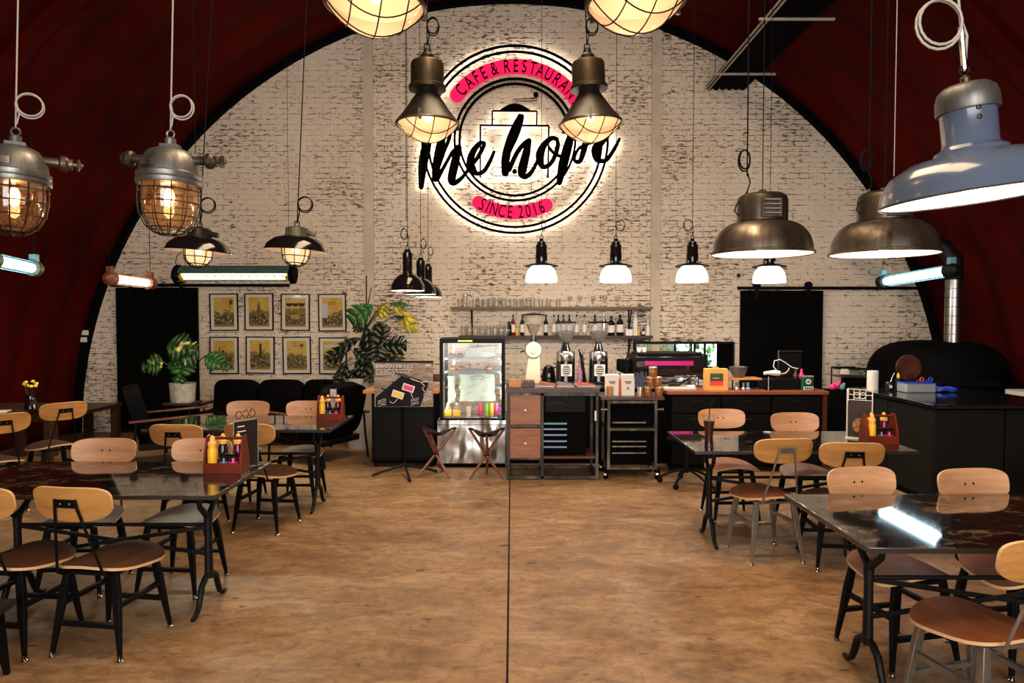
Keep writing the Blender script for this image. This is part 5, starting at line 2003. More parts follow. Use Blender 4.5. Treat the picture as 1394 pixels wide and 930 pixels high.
# kraft box, bowl, tins, white gadget
p = at(976, 536, 7.36)
t = thing('kraft_box', 'orange kraft coffee pack with a dark label on the red counter', 'box', (p.x, 7.42, ZT4 + .035), R(-3))
MB().prism([(-.125, 0), (.125, 0), (.12, .235), (-.12, .235)], -.05, .05).build('carton', M['kraft'], t, bevel=.004)
MB().box(-.03, .03, -.02, .02, .235, .25).build('fold', M['kraft'], t, bevel=.003)
MB().box(-.07, .07, -.053, -.050, .10, .185).build('label', M['labeldark'], t, smooth=0)
MB().box(-.07, .07, -.053, -.050, .055, .10).build('label_band', M['red'], t, smooth=0)
MB().box(-.04, .03, -.055, -.053, .13, .137).build('label_line', M['yellow'], t, smooth=0)
o = MB().lathe([(.05, 0), (.06, .01), (.095, .09), (.10, .12), (.095, .12), (.088, .09), (.05, .02)], 24).build('bowl', M['greymetal'], loc=(at(1005, 515, 7.55).x, 7.55, ZT4 + .16))
tag(o, 'grey metal bowl on the small rack behind the kraft pack', 'bowl')
t = thing('small_rack', 'small timber-topped rack under the grey bowl', 'rack', (at(1012, 530, 7.55).x, 7.56, ZT4 + .035))
MB().box(-.17, .17, -.12, .12, .105, .125).build('rack_top', M['orangewood'], t, bevel=.003)
for x in (-.15, .15):
    for y in (-.1, .1):
        MB().cyl((x, y, 0), (x, y, .105), .008, 8).build('leg', M['black'], t)
for j, (u, m_) in enumerate(((1003, 'steel'), (1012, 'steel'), (1018, 'teal'))):
    o = MB().lathe([(.025, 0), (.03, .01), (.014, .03), (.016, .075), (.02, .08)], 12).build('shot_measure', M[m_], loc=(at(u, 534, 7.42).x, 7.42, ZT4 + .035))
    tag(o, ['shiny steel measure right of the kraft pack, nearest to it', 'shiny steel measure between its steel twin and the teal one', 'teal measure at the right of the two steel ones'][j], 'measure', 'small measures on the red counter')
# cash drawer box with terminal
t = thing('payment_terminal', 'black till block behind the white scanner on the red counter', 'till', (at(1062, 533, 7.53).x, 7.56, ZT4 + .035))
MB().box(-.20, .30, -.12, .12, 0, .115).build('till_body', M['black'], t, bevel=.006)
MB().box(.02, .28, .08, .11, .115, .42).build('screen', M['blackg'], t, bevel=.006)
MB().box(.02, .28, .065, .08, .41, .416).build('screen_edge', M['steel'], t, smooth=0)
p = at(1047, 536, 7.36)
t = thing('barcode_scanner', 'white scanner with a looping white cord on a thin stand', 'scanner', (p.x, 7.38, ZT4 + .035))
MB().lathe([(.035, 0), (.04, .006), (.008, .012), (.006, .15)], 16).build('stand', M['steel'], t)
MB().tube([(-.05, 0, .185), (0, 0, .19), (.06, 0, .19), (.12, 0, .185)], [.018, .022, .032, .028], 10).build('head', M['porcelain'], t)
sc = [(.12, 0, .18), (.17, 0, .185), (.20, .02, .23), (.16, .02, .30)]
MB().tube([(.10, 0, .20), (.05, 0, .26), (.06, 0, .32), (.12, 0, .335), (.18, .0, .30), (.25, .0, .25), (.32, .0, .235)], .005, 6).build('cord', M['porcelain'], t)
MB().tube([(.12, 0, .178), (.18, 0, .185), (.215, .0, .22), (.22, 0, .245)], .005, 6).build('cord', M['porcelain'], t)
p = at(1100, 535, 7.34)
t = thing('green_tin', 'dark green tin with a white round emblem on the red counter', 'tin', (p.x, 7.37, ZT4 + .035), R(4))
MB().box(-.058, .058, -.03, .03, 0, .155).build('body', M['greenbox'], t, bevel=.006)
MB().box(-.060, .060, -.032, .032, .145, .160).build('lid', M['silverlid'], t, bevel=.003)
MB().prism([(.030 * math.cos(2 * PI * i / 24), .098 + .030 * math.sin(2 * PI * i / 24)) for i in range(24)], -.033, -.030).build('emblem', M['porcelain'], t, smooth=0)
MB().prism([(-.012, .09), (0, .084), (.014, .10), (.004, .112), (-.006, .102), (-.014, .108)], -.035, -.033).build('emblem_mark', M['paperink'], t, smooth=0)
MB().box(-.055, .055, -.033, -.030, .008, .045).build('label', M['porcelain'], t, smooth=0)
for k_, x in enumerate((-.035, -.012, .011, .034)):
    MB().box(x - .008, x + .008, -.035, -.033, .016, .036).build('label_lettering', M['paperink'], t, smooth=0)
for j, (u, v, m_, lb_) in enumerate(((1091, 515, 'pinkfab', 'pink toy figure standing above the green tin'), (1083, 517, 'brass', 'little brown bottle left of the green tin'))):
    o = MB().lathe([(.022, 0), (.028, .02), (.026, .05), (.012, .07), (.012, .11)], 12).build('trinket', M[m_], loc=(at(u, v, 7.5).x, 7.5, ZT4 + .035 + .115))
    tag(o, lb_, 'trinket')
for j, u in enumerate((1133, 1140, 1146)):
    p = at(u, 527 if j != 1 else 524, 7.6)
    o = MB().ball((0, 0, 0), .035, .03, .035).ball((.02, .0, .03), .02).build('oven_glove', M['pinkfab'] if j < 2 else M['teal'], loc=p)
tag(bpy.data.objects['oven_glove'], 'red-pink cloth knob hanging at the right end of the red counter', 'cloth', 'cloths at the counter end')
tag(bpy.data.objects['oven_glove.001'], 'pink cloth lump above its twin beside the door', 'cloth', 'cloths at the counter end')
tag(bpy.data.objects['oven_glove.002'], 'small teal cloth knob next to the pink cloths', 'cloth', 'cloths at the counter end')
# stand the cloths hang on
t = thing('utensil_stand', 'low dark stand with cloths between red counter and plate rack', 'stand', (at(1140, 530, 7.6).x, 7.65, 0))
MB().box(-.10, .12, -.08, .08, 0, .86).build('stand_body', M['blackm'], t, bevel=.004)

# items on the drawer counter
ZC = ZT + .035
for j, (u, lab, m_) in enumerate(((701, 'brown box of sachets at the left end of the drawer counter', 'pastry'), (720, 'dark brown sachet box before the cream grinder', 'pastrydark'))):
    p = at(u, 526, YC + .06)
    t = thing('sachet_box', lab, 'box', (p.x, YC + .12, ZC))
    MB().box(-.062, .062, -.06, .06, 0, .055).build('carton', M['orangewood'] if j == 0 else M['darkwood'], t, bevel=.003)
    for q_ in range(4):
        MB().box(-.052 + .027 * q_, -.030 + .027 * q_, -.045, .045, .055, .072).build('sachet', M[m_], t, smooth=0)
MG = [(745, 'open magazine fanned on the drawer counter, left of three', 0), (770, 'white-edged magazine in the middle of the drawer counter', 1), (797, 'red-covered magazine at the right end of the drawer counter', 2)]
for u, lab, j in MG:
    p = at(u, 528, YC + .1)
    t = thing('magazine', lab, 'magazine', (p.x, YC + .18, ZC), R(-12 + 9 * j), group='magazines on the drawer counter')
    t.scale = (.8, .8, .8)
    pg = MB()
    for s_ in range(5):
        pg.add([(-.11, -.14, .003 + .004 * s_), (.11, -.14, .003 + .004 * s_), (.11, .14, .003 + .004 * s_), (-.11, .14, .012 + .009 * s_),
                (-.11, -.14, .006 + .004 * s_), (.11, -.14, .006 + .004 * s_), (.11, .14, .006 + .004 * s_), (-.11, .14, .015 + .009 * s_)],
               [(0, 3, 2, 1), (4, 5, 6, 7), (0, 1, 5, 4), (1, 2, 6, 5), (2, 3, 7, 6), (3, 0, 4, 7)])
    pg.build('pages', M['paperwhite'], t, smooth=0)
    MB().add([(-.112, -.142, .025), (.112, -.142, .024), (.112, .142, .024), (-.112, .142, .053), (-.112, -.142, .027), (.112, -.142, .026), (.112, .142, .026), (-.112, .142, .055)],
             [(0, 3, 2, 1), (4, 5, 6, 7), (0, 1, 5, 4), (1, 2, 6, 5), (2, 3, 7, 6), (3, 0, 4, 7)]).build('cover', mat('printed cover %d' % j, ((.20, .05, .03), (.05, .05, .055), (.30, .05, .03))[j], .3, var=.7, vs=20), t, smooth=0)
# items on the trolley
ZR = ZT3 + .03
for j, (u, lab) in enumerate(((834, 'white paper coffee bag on the trolley, left one with a tan cup before it'), (855.5, 'white paper coffee bag on the trolley, right one beside the straws'))):
    p = at(u, 546, YC + .08)
    t = thing('coffee_bag', lab, 'bag', (p.x, YC + .14, ZR), group='white coffee bags on the trolley')
    MB().prism([(-.068, 0), (.068, 0), (.070, .20), (.068, .225), (-.068, .225), (-.070, .20)], -.035, .035).build('bag', M['paperwhite'], t, bevel=.006)
    for q_, (w_, z_) in enumerate(((.036, .145), (.026, .13), (.010, .085), (.014, .070))):
        MB().box(-w_, w_, -.0375, -.035, z_, z_ + .009).build('printed_line', M['paperink'], t, smooth=0)
o = MB().lathe([(.024, 0), (.030, .01), (.034, .10), (.036, .105), (.03, .105), (.02, .012)], 16).build('tan_cup', mat('tan glass', (.55, .30, .14), .3), loc=(at(831, 546, YC + .03).x, YC + .06, ZR))
tag(o, 'tan ribbed cup before the left coffee bag', 'cup')
o = MB().box(-.008, .008, -.03, .03, 0, .17).build('red_card', M['red'], loc=(at(844.7, 546, YC + .1).x, YC + .15, ZR), smooth=0)
tag(o, 'thin red card between the two white coffee bags', 'card')
t = thing('straw_jar', 'spiral jar crammed with blue striped straws on the trolley', 'jar', (at(872, 547, YC + .04).x, YC + .07, ZR))
MB().lathe([(.026, 0), (.03, .01), (.026, .03), (.03, .05), (.026, .07), (.03, .09), (.026, .10)], 14).build('jar', M['silverlid'], t)
for q_ in range(14):
    a_ = q_ * 2.4
    r_ = .012 + .012 * (q_ % 2)
    MB().cyl((r_ * math.cos(a_) * .6, r_ * math.sin(a_) * .6, .02), (r_ * math.cos(a_) * 2.8, r_ * math.sin(a_) * 2, .24 + .01 * (q_ % 3)), .005, 6).build('straw', M['straws'], t)
pj = [(882.5, 0), (897.5, 0), (886, 1), (896, 1), (889.5, 2)]
JL = ['nut jar, bottom left of the stacked pyramid', 'nut jar, bottom right of the stacked pyramid', 'nut jar, middle tier left in the pyramid', 'nut jar, middle tier right in the pyramid', 'nut jar crowning the pyramid on the trolley']
for (u, k), lab in zip(pj, JL):
    p = at(u, 547, YC + .05)
    t = thing('nut_jar', lab, 'jar', (p.x if k < 2 else p.x, YC + .08, ZR + .103 * k), group='stacked nut jars on the trolley')
    MB().lathe([(.038, 0), (.041, .006), (.041, .078), (.038, .084)], 18).build('body', M['candyjar'], t)
    MB().lathe([(.043, .082), (.044, .086), (.044, .099), (.04, .102)], 18).build('lid', M['silverlid'], t)

# ------------------------------------------------------------------ cake fridge
YF = 7.5
a6, b6 = at(599, 637, YF), at(687, 637, YF)
Wf = b6.x - a6.x
zf0, zf1, zf2 = at(640, 637, YF).z, at(640, 572, YF).z, at(640, 461, YF).z
cf = thing('cake_fridge', 'glass display fridge with shelves of cakes on a stainless base', 'fridge', (a6.x, YF, 0))
MB().box(-.03, Wf + .015, 0, .62, max(zf0, .05), zf1).build('stainless_base', M['stainless'], cf, bevel=.004)
MB().box(-.03, Wf + .015, -.004, 0, zf1 - .055, zf1 - .05).build('groove', M['black'], cf, smooth=0)
MB().box(0, Wf, .03, .6, 0, max(zf0, .05)).build('plinth', M['blackm'], cf, smooth=0)
g = MB()
q = .035
for x in (0, Wf - q):
    for y in (0, .58):
        g.box(x, x + q, y, y + .03, zf1, zf2)
g.box(q, Wf - q, 0, .03, zf1, zf1 + .02).box(q, Wf - q, 0, .03, zf2 - .05, zf2)
g.box(0, Wf, .03, .61, zf2 - .03, zf2)
g.build('frame', M['black'], cf, smooth=0)
MB().box(.2, .36, -.004, 0, zf2 - .034, zf2 - .018).build('green_display', mat('green display', (.3, .8, .1), .4, em=(.4, 1, .1), es=.8), cf, smooth=0)
MB().box(q, Wf - q, .585, .595, zf1, zf2 - .03).build('back_pane', M['glass'], cf, smooth=0)
MB().box(q, Wf - q, .010, .016, zf1 + .02, zf2 - .05).build('pane', M['glass'], cf, smooth=0)
for x in (.004, Wf - .010):
    MB().box(x, x + .006, .03, .58, zf1, zf2 - .03).build('pane', M['glass'], cf, smooth=0)
shz = [at(640, v, YF + .1).z for v in (489, 507, 531)]
for z in shz:
    MB().box(q, Wf - q, .34 if z == shz[2] else .06, .56, z, z + .008).build('glass_shelf', M['tubblue'], cf, smooth=0)
    MB().box(q, Wf - q, .335 if z == shz[2] else .055, .342 if z == shz[2] else .062, z - .004, z + .012).build('shelf_edge', M['frame_edge'], cf, smooth=0)
MB().box(q, Wf - q, .04, .57, zf1 + .0, zf1 + .025).build('deck', M['stainless'], cf, smooth=0)
MB().cyl((Wf - .055, -.006, zf1 + .035), (Wf - .055, 0, zf1 + .035), .028, 20).build('round_badge', mat('blue badge', (.03, .10, .16), .3), cf)
for x in (.06, Wf - .06):
    lgt = area('fridge_light', (x, .05, (zf1 + zf2) / 2), (PI / 2, 0, R(-25 if x < .1 else 25)), .03, .7, 1.5, (.88, 1.0, .88))
    lgt.parent = cf
for j, (dx, k, lab) in enumerate(((.09, 0, 'dark glazed pastry on the top fridge shelf, left'), (.18, 0, 'dark glazed pastry on the top fridge shelf, right'), (.10, 1, 'pale bun on the second fridge shelf, leftmost'),
                                  (.20, 1, 'pale bun on the second fridge shelf, second'), (.50, 1, 'flat brown slice on the second fridge shelf at right'))):
    p = (a6.x + .03 + dx, YF + .2, shz[0 if k == 0 else 1] + .008)
    o = MB().ball((0, 0, .028), .045, .05, .03).build('pastry', M['pastrydark'] if k == 0 else M['pastry'], loc=p)
    tag(o, lab, 'pastry', 'pastries in the display fridge')
# boards under the pastries
for (dx, k, lab, w_) in ((.14, 0, 'thin dark tray under the top-shelf pastries', .10), (.16, 1, 'thin dark tray under the buns', .11)):
    pass
# crumpled packing paper inside
random.seed(3)
for j, (x0_, x1_, z0_, z1_, lab) in enumerate(((.25, .58, shz[0] + .012, zf2 - .10, 'tall stack of white paper bags on the top fridge shelf'),
                                               (.20, .60, zf1 + .18, shz[1] - .03, 'large bundle of pale paper bags in the middle of the fridge'),
                                               (.06, .15, zf1 + .16, shz[1] - .05, 'narrow pale paper bag at the left inside the fridge'),
                                               (.34, .48, shz[2] + .10, shz[1] - .06, 'white sheet with faint writing before the paper bundle'))):
    vs, fs = [], []
    nx, nz = 6, 7
    for s_ in (0, 1):
        for iz in range(nz):
            for ix in range(nx):
                fx, fz = ix / (nx - 1), iz / (nz - 1)
                vs.append((x0_ + (x1_ - x0_) * fx + random.uniform(-.015, .015) + (.03 * fz if j == 0 else 0), .25 - .06 * (j == 3) + s_ * .05 + random.uniform(-.018, .018), z0_ + (z1_ - z0_) * fz + random.uniform(-.006, .006)))
    N2 = nx * nz
    for iz in range(nz - 1):
        for ix in range(nx - 1):
            q_ = iz * nx + ix
            fs.append((q_, q_ + 1, q_ + nx + 1, q_ + nx))
            fs.append((N2 + q_, N2 + q_ + nx, N2 + q_ + nx + 1, N2 + q_ + 1))
    rimi = [ix for ix in range(nx)] + [iz * nx + nx - 1 for iz in range(1, nz)] + [(nz - 1) * nx + ix for ix in range(nx - 2, -1, -1)] + [iz * nx for iz in range(nz - 2, 0, -1)]
    for k in range(len(rimi)):
        k2 = (k + 1) % len(rimi)
        fs.append((rimi[k2], rimi[k], N2 + rimi[k], N2 + rimi[k2]))
    o = MB().add(vs, fs).build('paper_bag', M['milkpaper'] if j < 3 else M['paperwhite'], loc=(a6.x, YF, 0), smooth=0)
    tag(o, lab, 'paper bag', 'paper in the display fridge')
for j, (u, m_, lab) in enumerate(((610, 'juice', 'orange juice block bottle at the bottom left of the fridge'), (622, 'juice', 'orange juice block bottle, second from the fridge left'))):
    p = at(u, 565, YF + .12)
    t = thing('juice_bottle', lab, 'bottle', (p.x, YF + .12, zf1 + .025), group='juice bottles in the fridge')
    MB().box(-.042, .042, -.03, .03, 0, .07).build('juice', M[m_], t, bevel=.008)
    MB().prism([(-.04, .072), (.04, .072), (.015, .13), (-.015, .13)], -.02, .02).build('bottle_neck', M['glass_thick'], t, bevel=.004)
    MB().lathe([(.016, .13), (.016, .15)], 12).build('cap', M['paperwhite'], t)
t = thing('yogurt_cup', 'small cream tub with a yellow mark between juices and cans', 'tub', (at(638, 565, YF + .12).x, YF + .12, zf1 + .025))
MB().lathe([(.022, 0), (.027, .10), (.029, .105)], 14).build('tub', M['paperwhite'], t)
MB().box(-.012, .012, -.03, -.024, .03, .07).build('mark', M['canyellow'], t, smooth=0)
for j, (u, m_, lab) in enumerate(((654, 'canpink', 'pink drink can in the fridge, leftmost of four'), (662, 'cangreen', 'green drink can in the fridge'), (669, 'canyellow', 'yellow drink can in the fridge'), (676, 'canpurple', 'berry red drink can, rightmost in the fridge'))):
    p = at(u, 565, YF + .12)
    t = thing('drink_can', lab, 'can', (p.x, YF + .12, zf1 + .025), group='drink cans in the fridge')
    MB().lathe([(.022, 0), (.026, .008), (.026, .135), (.021, .145)], 16).build('body', M[m_], t)
    MB().lathe([(.021, .145), (.022, .150), (.018, .151)], 16).build('lid', M['steel'], t)

# black cabinet with timber top, left of the fridge
a7, b7 = at(506, 560, 7.55), at(592, 560, 7.55)
t = thing('black_cabinet', 'black two-door cabinet behind the menu board', 'cabinet', (a7.x, 7.55, 0))
Wk = b7.x - a7.x
MB().box(0, Wk, 0, .55, .05, .82).build('carcass', M['blackm'], t, bevel=.004)
for j in range(2):
    dd = MB().box(.01 + j * Wk / 2, Wk / 2 - .006 + j * Wk / 2, -.02, 0, .08, .80).build('door', mat('blue black paint %d' % j, (.0025, .003, .005), .5, spec=.08), t, bevel=.003)
    MB().box(.03 + j * Wk / 2, Wk / 2 - .026 + j * Wk / 2, -.024, -.018, .11, .77).build('door_panel', M['black'], dd, bevel=.004)
for x in (.04, Wk - .04):
    for y in (.04, .5):
        MB().cyl((x, y, 0), (x, y, .05), .02, 10).build('foot', M['black'], t)
a8, b8 = at(494, 541, 7.5), at(597, 541, 7.5)
t = thing('timber_counter_top', 'orange timber plank counter running behind the menu board', 'counter', (a8.x, 7.5, 0))
MB().box(0, b8.x - a8.x, 0, .62, .825, .86).build('plank', M['orangewood'], t, bevel=.003)
MB().box(0, b8.x - a8.x, .63, .66, .90, .99).build('upstand', M['redwood'], t, bevel=.003)

# menu board on a stand
YM = 7.1
a9, b9 = at(509.5, 494, YM), at(589.5, 554, YM)
cx = (a9.x + b9.x) / 2
hw, hh = (b9.x - a9.x) / 2, (a9.z - b9.z) / 2
mz = (a9.z + b9.z) / 2
t = thing('menu_board', 'ice lolly menu board with chalk writing on a black tripod stand', 'menu board', (cx, YM, 0), R(0))
bd = MB().box(-hw, hw, 0, .02, mz - hh, mz + hh).build('board', M['boardwood'], t, smooth=0)
MB().box(-hw - .004, hw + .004, -.004, .024, mz + hh, mz + hh + .02).build('top_edge', M['black'], t, smooth=0)


def bxy(fx, fy):        # 0..1 from the board's top left
    return (-hw + 2 * hw * fx, mz + hh - 2 * hh * fy)


MB().prism([bxy(.50, .25), bxy(.93, .46), bxy(.78, .99), bxy(.02, .99), bxy(.02, .78)], -.002, 0).build('printed_slate', M['boarddark'], bd, smooth=0)


def rot_rect(fx, fy, w_, h_, ang, y0, y1, m_, nm, par=bd):
    cx_, cz_ = bxy(fx, fy)
    c, s_ = math.cos(ang), math.sin(ang)
    pts = [(cx_ + x * c - z * s_, cz_ + x * s_ + z * c) for x, z in ((-w_, -h_), (w_, -h_), (w_, h_), (-w_, h_))]
    return MB().prism(pts, y0, y1).build(nm, m_, par, smooth=0)


AN = -.32
for fx, fy, m_ in ((.58, .57, 'poppink'), (.40, .72, 'popyellow')):
    rot_rect(fx, fy, .062, .036, AN, -.004, -.002, M['paperwhite'], 'printed_lolly_border')
    rot_rect(fx, fy, .050, .025, AN, -.006, -.004, M[m_], 'printed_lolly')
    rot_rect(fx - .19, fy - .10, .06, .008, AN, -.004, -.002, M['black'], 'printed_stick')
rot_rect(.55, .31, .12, .010, AN, -.004, -.002, M['paperink'], 'printed_stick')
rng = random.Random(5)
ch = MB()
for fy in (.055, .095, .16, .21, .26):
    fx = .03
    endx = .62 if fy < .25 else .3
    while fx < endx:
        x0_, z0_ = bxy(fx, fy)
        n_ = rng.randint(2, 4)
        pts = [(x0_ + .006 * i, -.003, z0_ + rng.uniform(-.008, .008)) for i in range(n_ + 2)]
        ch.tube(pts, .003, 4)
        fx += .006 * (n_ + 3) / (2 * hw)
for (fx, fy) in ((.88, .055),):
    x0_, z0_ = bxy(fx, fy)
    for i in range(3):
        ch.box(x0_ + .02 * i, x0_ + .02 * i + .012, -.004, -.002, z0_ - .008, z0_ + .008)
for (fx, fy, n_) in ((.06, .86, 4), (.62, .84, 4), (.84, .70, 5)):
    for i in range(n_):
        x0_, z0_ = bxy(fx, fy + .04 * i)
        pts = [(x0_ + .012 * j, -.003, z0_ + rng.uniform(-.005, .005) + .003 * j) for j in range(8)]
        ch.tube(pts, .0022, 4)
for pts in ([(.26, .87), (.31, .92), (.36, .88), (.39, .82)], [(.62, .68), (.64, .74), (.66, .80)], [(.80, .45), (.86, .52), (.82, .58), (.86, .66)], [(.62, .36), (.70, .40), (.80, .44), (.92, .42)]):
    ch.tube([(bxy(*q_)[0], -.006, bxy(*q_)[1]) for q_ in pts], .003, 5)
ch.build('chalk_writing', M['paperwhite'], bd, kind='stuff')
MB().cyl((0, .05, .10), (0, .05, mz - .02), .014, 10).build('pole', M['black'], t)
MB().box(-.12, .12, .022, .05, mz - .05, mz + .05).build('clamp', M['black'], t, bevel=.004)
for k in range(4):
    a_ = .3 + k * PI / 2
    MB().tube([(0, .05, .12), (.08 * math.cos(a_), .05 + .08 * math.sin(a_), .09), (.25 * math.cos(a_), .05 + .25 * math.sin(a_), .05), (.34 * math.cos(a_), .05 + .34 * math.sin(a_), .02)], [.016, .014, .012, .016], 8).build('foot', M['iron'], t)

# two folding tripod stools
def tripod_stool(label, u, Y, rz):
    p = at(u, 590, Y)
    t = thing('tripod_stool', label, 'stool', (p.x, Y, 0), rz, group='folding tripod stools')
    H = .49
    R1 = .20
    tops = [(R1 * math.cos(a_), R1 * math.sin(a_), H) for a_ in (PI / 2 + 0, PI / 2 + 2 * PI / 3, PI / 2 + 4 * PI / 3)]
    n_ = 10
    vs, fs, idx = [], [], {}
    for s_ in (0, 1):
        for i in range(n_ + 1):
            for j in range(n_ + 1 - i):
                l1, l2 = i / n_, j / n_
                l3 = 1 - l1 - l2
                x = l1 * tops[0][0] + l2 * tops[1][0] + l3 * tops[2][0]
                y = l1 * tops[0][1] + l2 * tops[1][1] + l3 * tops[2][1]
                m_ = max(l1, l2, l3)
                k = 1 - .28 * (1 - (2 * abs(m_ - .66)) if m_ > .4 else 0) * 0
                sag = (1 - (m_ - 1 / 3) * 1.5) ** 1.2 * .075 if m_ < 1 else 0
                idx[(s_, i, j)] = len(vs)
                vs.append((x * (.88 + .12 * m_), y * (.88 + .12 * m_), H + .01 - sag - s_ * .008))
    for s_ in (0, 1):
        for i in range(n_):
            for j in range(n_ - i):
                f1 = (idx[(s_, i, j)], idx[(s_, i + 1, j)], idx[(s_, i, j + 1)])
                fs.append(f1 if s_ == 0 else f1[::-1])
                if i + j < n_ - 1:
                    f2 = (idx[(s_, i + 1, j)], idx[(s_, i + 1, j + 1)], idx[(s_, i, j + 1)])
                    fs.append(f2 if s_ == 0 else f2[::-1])
    for i in range(n_):
        for e0, e1 in (((i, 0), (i + 1, 0)), ((0, i), (0, i + 1)), ((i, n_ - i), (i + 1, n_ - i - 1))):
            fs.append((idx[(0,) + e0], idx[(0,) + e1], idx[(1,) + e1], idx[(1,) + e0]))
    MB().add(vs, fs).build('leather_seat', M['darkleather'], t, smooth=60)
    for (x, y, z) in tops:
        MB().ball((x * .96, y * .96, z + .002), .03, .03, .014).build('corner_pocket', M['darkleather'], t)
        l_ = Vector((x, y, z - .012))
        f_ = Vector((-x * 1.0, -y * 1.0, .0))
        # legs pass beside each other at the hub
        perp = Vector((-y, x, 0)).normalized() * .012
        MB().tube([l_, l_.lerp(f_, .5) + perp, f_ + Vector((0, 0, .008))], [.013, .016, .012], 10).build('leg', M['stoolwood'], t)
    MB().ball((0, 0, .235), .03, .03, .022).build('hub', M['black'], t)
    return t


tripod_stool('folding tripod stool with plum leather seat, before the black cabinet', 594, 7.12, R(48))
tripod_stool('folding tripod stool with plum leather seat, centred before the steel base', 662.5, 7.05, R(180 + 2))


# ================================================================== SOFA, ARMCHAIRS, PLANTS
a, b = at(284, 575, 9.2), at(470, 575, 9.2)
Ws = b.x - a.x
sf = thing('sofa', 'low black leather three-seat sofa below the framed prints', 'sofa', ((a.x + b.x) / 2, 9.2, 0))
for k in range(3):
    x0_ = -Ws / 2 + Ws / 3 * k
    g = MB().plate(Ws / 6 - .008, .25, 5, .17, lambda x, y: .01 * math.cos(x * 5) + .012 * math.sin(y * 17 + x * 4), M=Matrix.Translation((x0_ + Ws / 6, .20, .56)) @ Matrix.Rotation(R(78), 4, 'X'), rings=6)
    g.build('back_cushion', M['leather'], sf, smooth=70, bevel=.03)
    MB().plate(Ws / 6 - .006, .34, 6, .15, lambda x, y: .008 * math.cos(x * 6), M=Matrix.Translation((x0_ + Ws / 6, -.18, .36)), rings=5).build('seat_cushion', M['leather'], sf, smooth=70, bevel=.03)
MB().box(-Ws / 2, Ws / 2, -.5, .3, .20, .28).build('base', M['black'], sf, bevel=.01)
for sx in (-1, 1):
    MB().box(sx * (Ws / 2 + .0) - .03, sx * (Ws / 2 + .0) + .03, -.52, .1, .50, .54).build('arm', M['redwood'] if sx < 0 else M['black'], sf, bevel=.01)
    for y in (-.45, .22):
        MB().cyl((sx * (Ws / 2 - .08), y, 0), (sx * (Ws / 2 - .08), y, .2), .02, 10).build('leg', M['black'], sf)


def armchair(label, x, y, rz, s=1.0, arm='redwood'):
    t = thing('armchair', label, 'armchair', (x, y, 0), rz, group='black leather armchairs')
    MB().plate(.33, .34, 5, .15, lambda x, y: .01 * math.cos(x * 6), M=Matrix.Translation((0, 0, .36)) @ Matrix.Rotation(R(6), 4, 'X')).build('seat_cushion', M['leather'], t, smooth=70)
    MB().plate(.33, .30, 4, .14, lambda x, y: .015 * math.cos(x * 5), M=Matrix.Translation((0, -.36, .62)) @ Matrix.Rotation(R(105), 4, 'X')).build('back_cushion', M['leather'], t, smooth=70)
    MB().box(-.33, .33, -.36, .33, .22, .29).build('base', M['black'], t, bevel=.01)
    for sx in (-1, 1):
        ar = MB().bar((sx * .38, -.45, .545), (sx * .38, .38, .58), .07, .022).build('arm', M[arm], t, bevel=.006)
        MB().tube([(sx * .38, .33, .56), (sx * .38, .36, .3), (sx * .36, .40, .01)], .013, 8).build('leg', M['black'], t)
        MB().tube([(sx * .38, -.38, .54), (sx * .38, -.40, .3), (sx * .36, -.46, .01)], .013, 8).build('leg', M['black'], t)
    return t


armchair('black armchair with a red-brown arm by the left black door', -3.86, 7.78, R(-62))
armchair('black armchair beside the potted philodendron, turned to the sofa', -2.28, 7.95, R(62))

# low stand and monstera
pz = at(249, 547, 8.5)
t = thing('plant_stand', 'black low stand under the concrete pot', 'stand', (pz.x, 8.5, 0))
MB().box(-.17, .17, -.17, .17, pz.z - .03, pz.z).build('stand_top', M['darkwood'], t, bevel=.004)
for sx in (-1, 1):
    for sy in (-1, 1):
        MB().cyl((sx * .14, sy * .14, 0), (sx * .14, sy * .14, pz.z - .03), .012, 8).build('leg', M['black'], t)


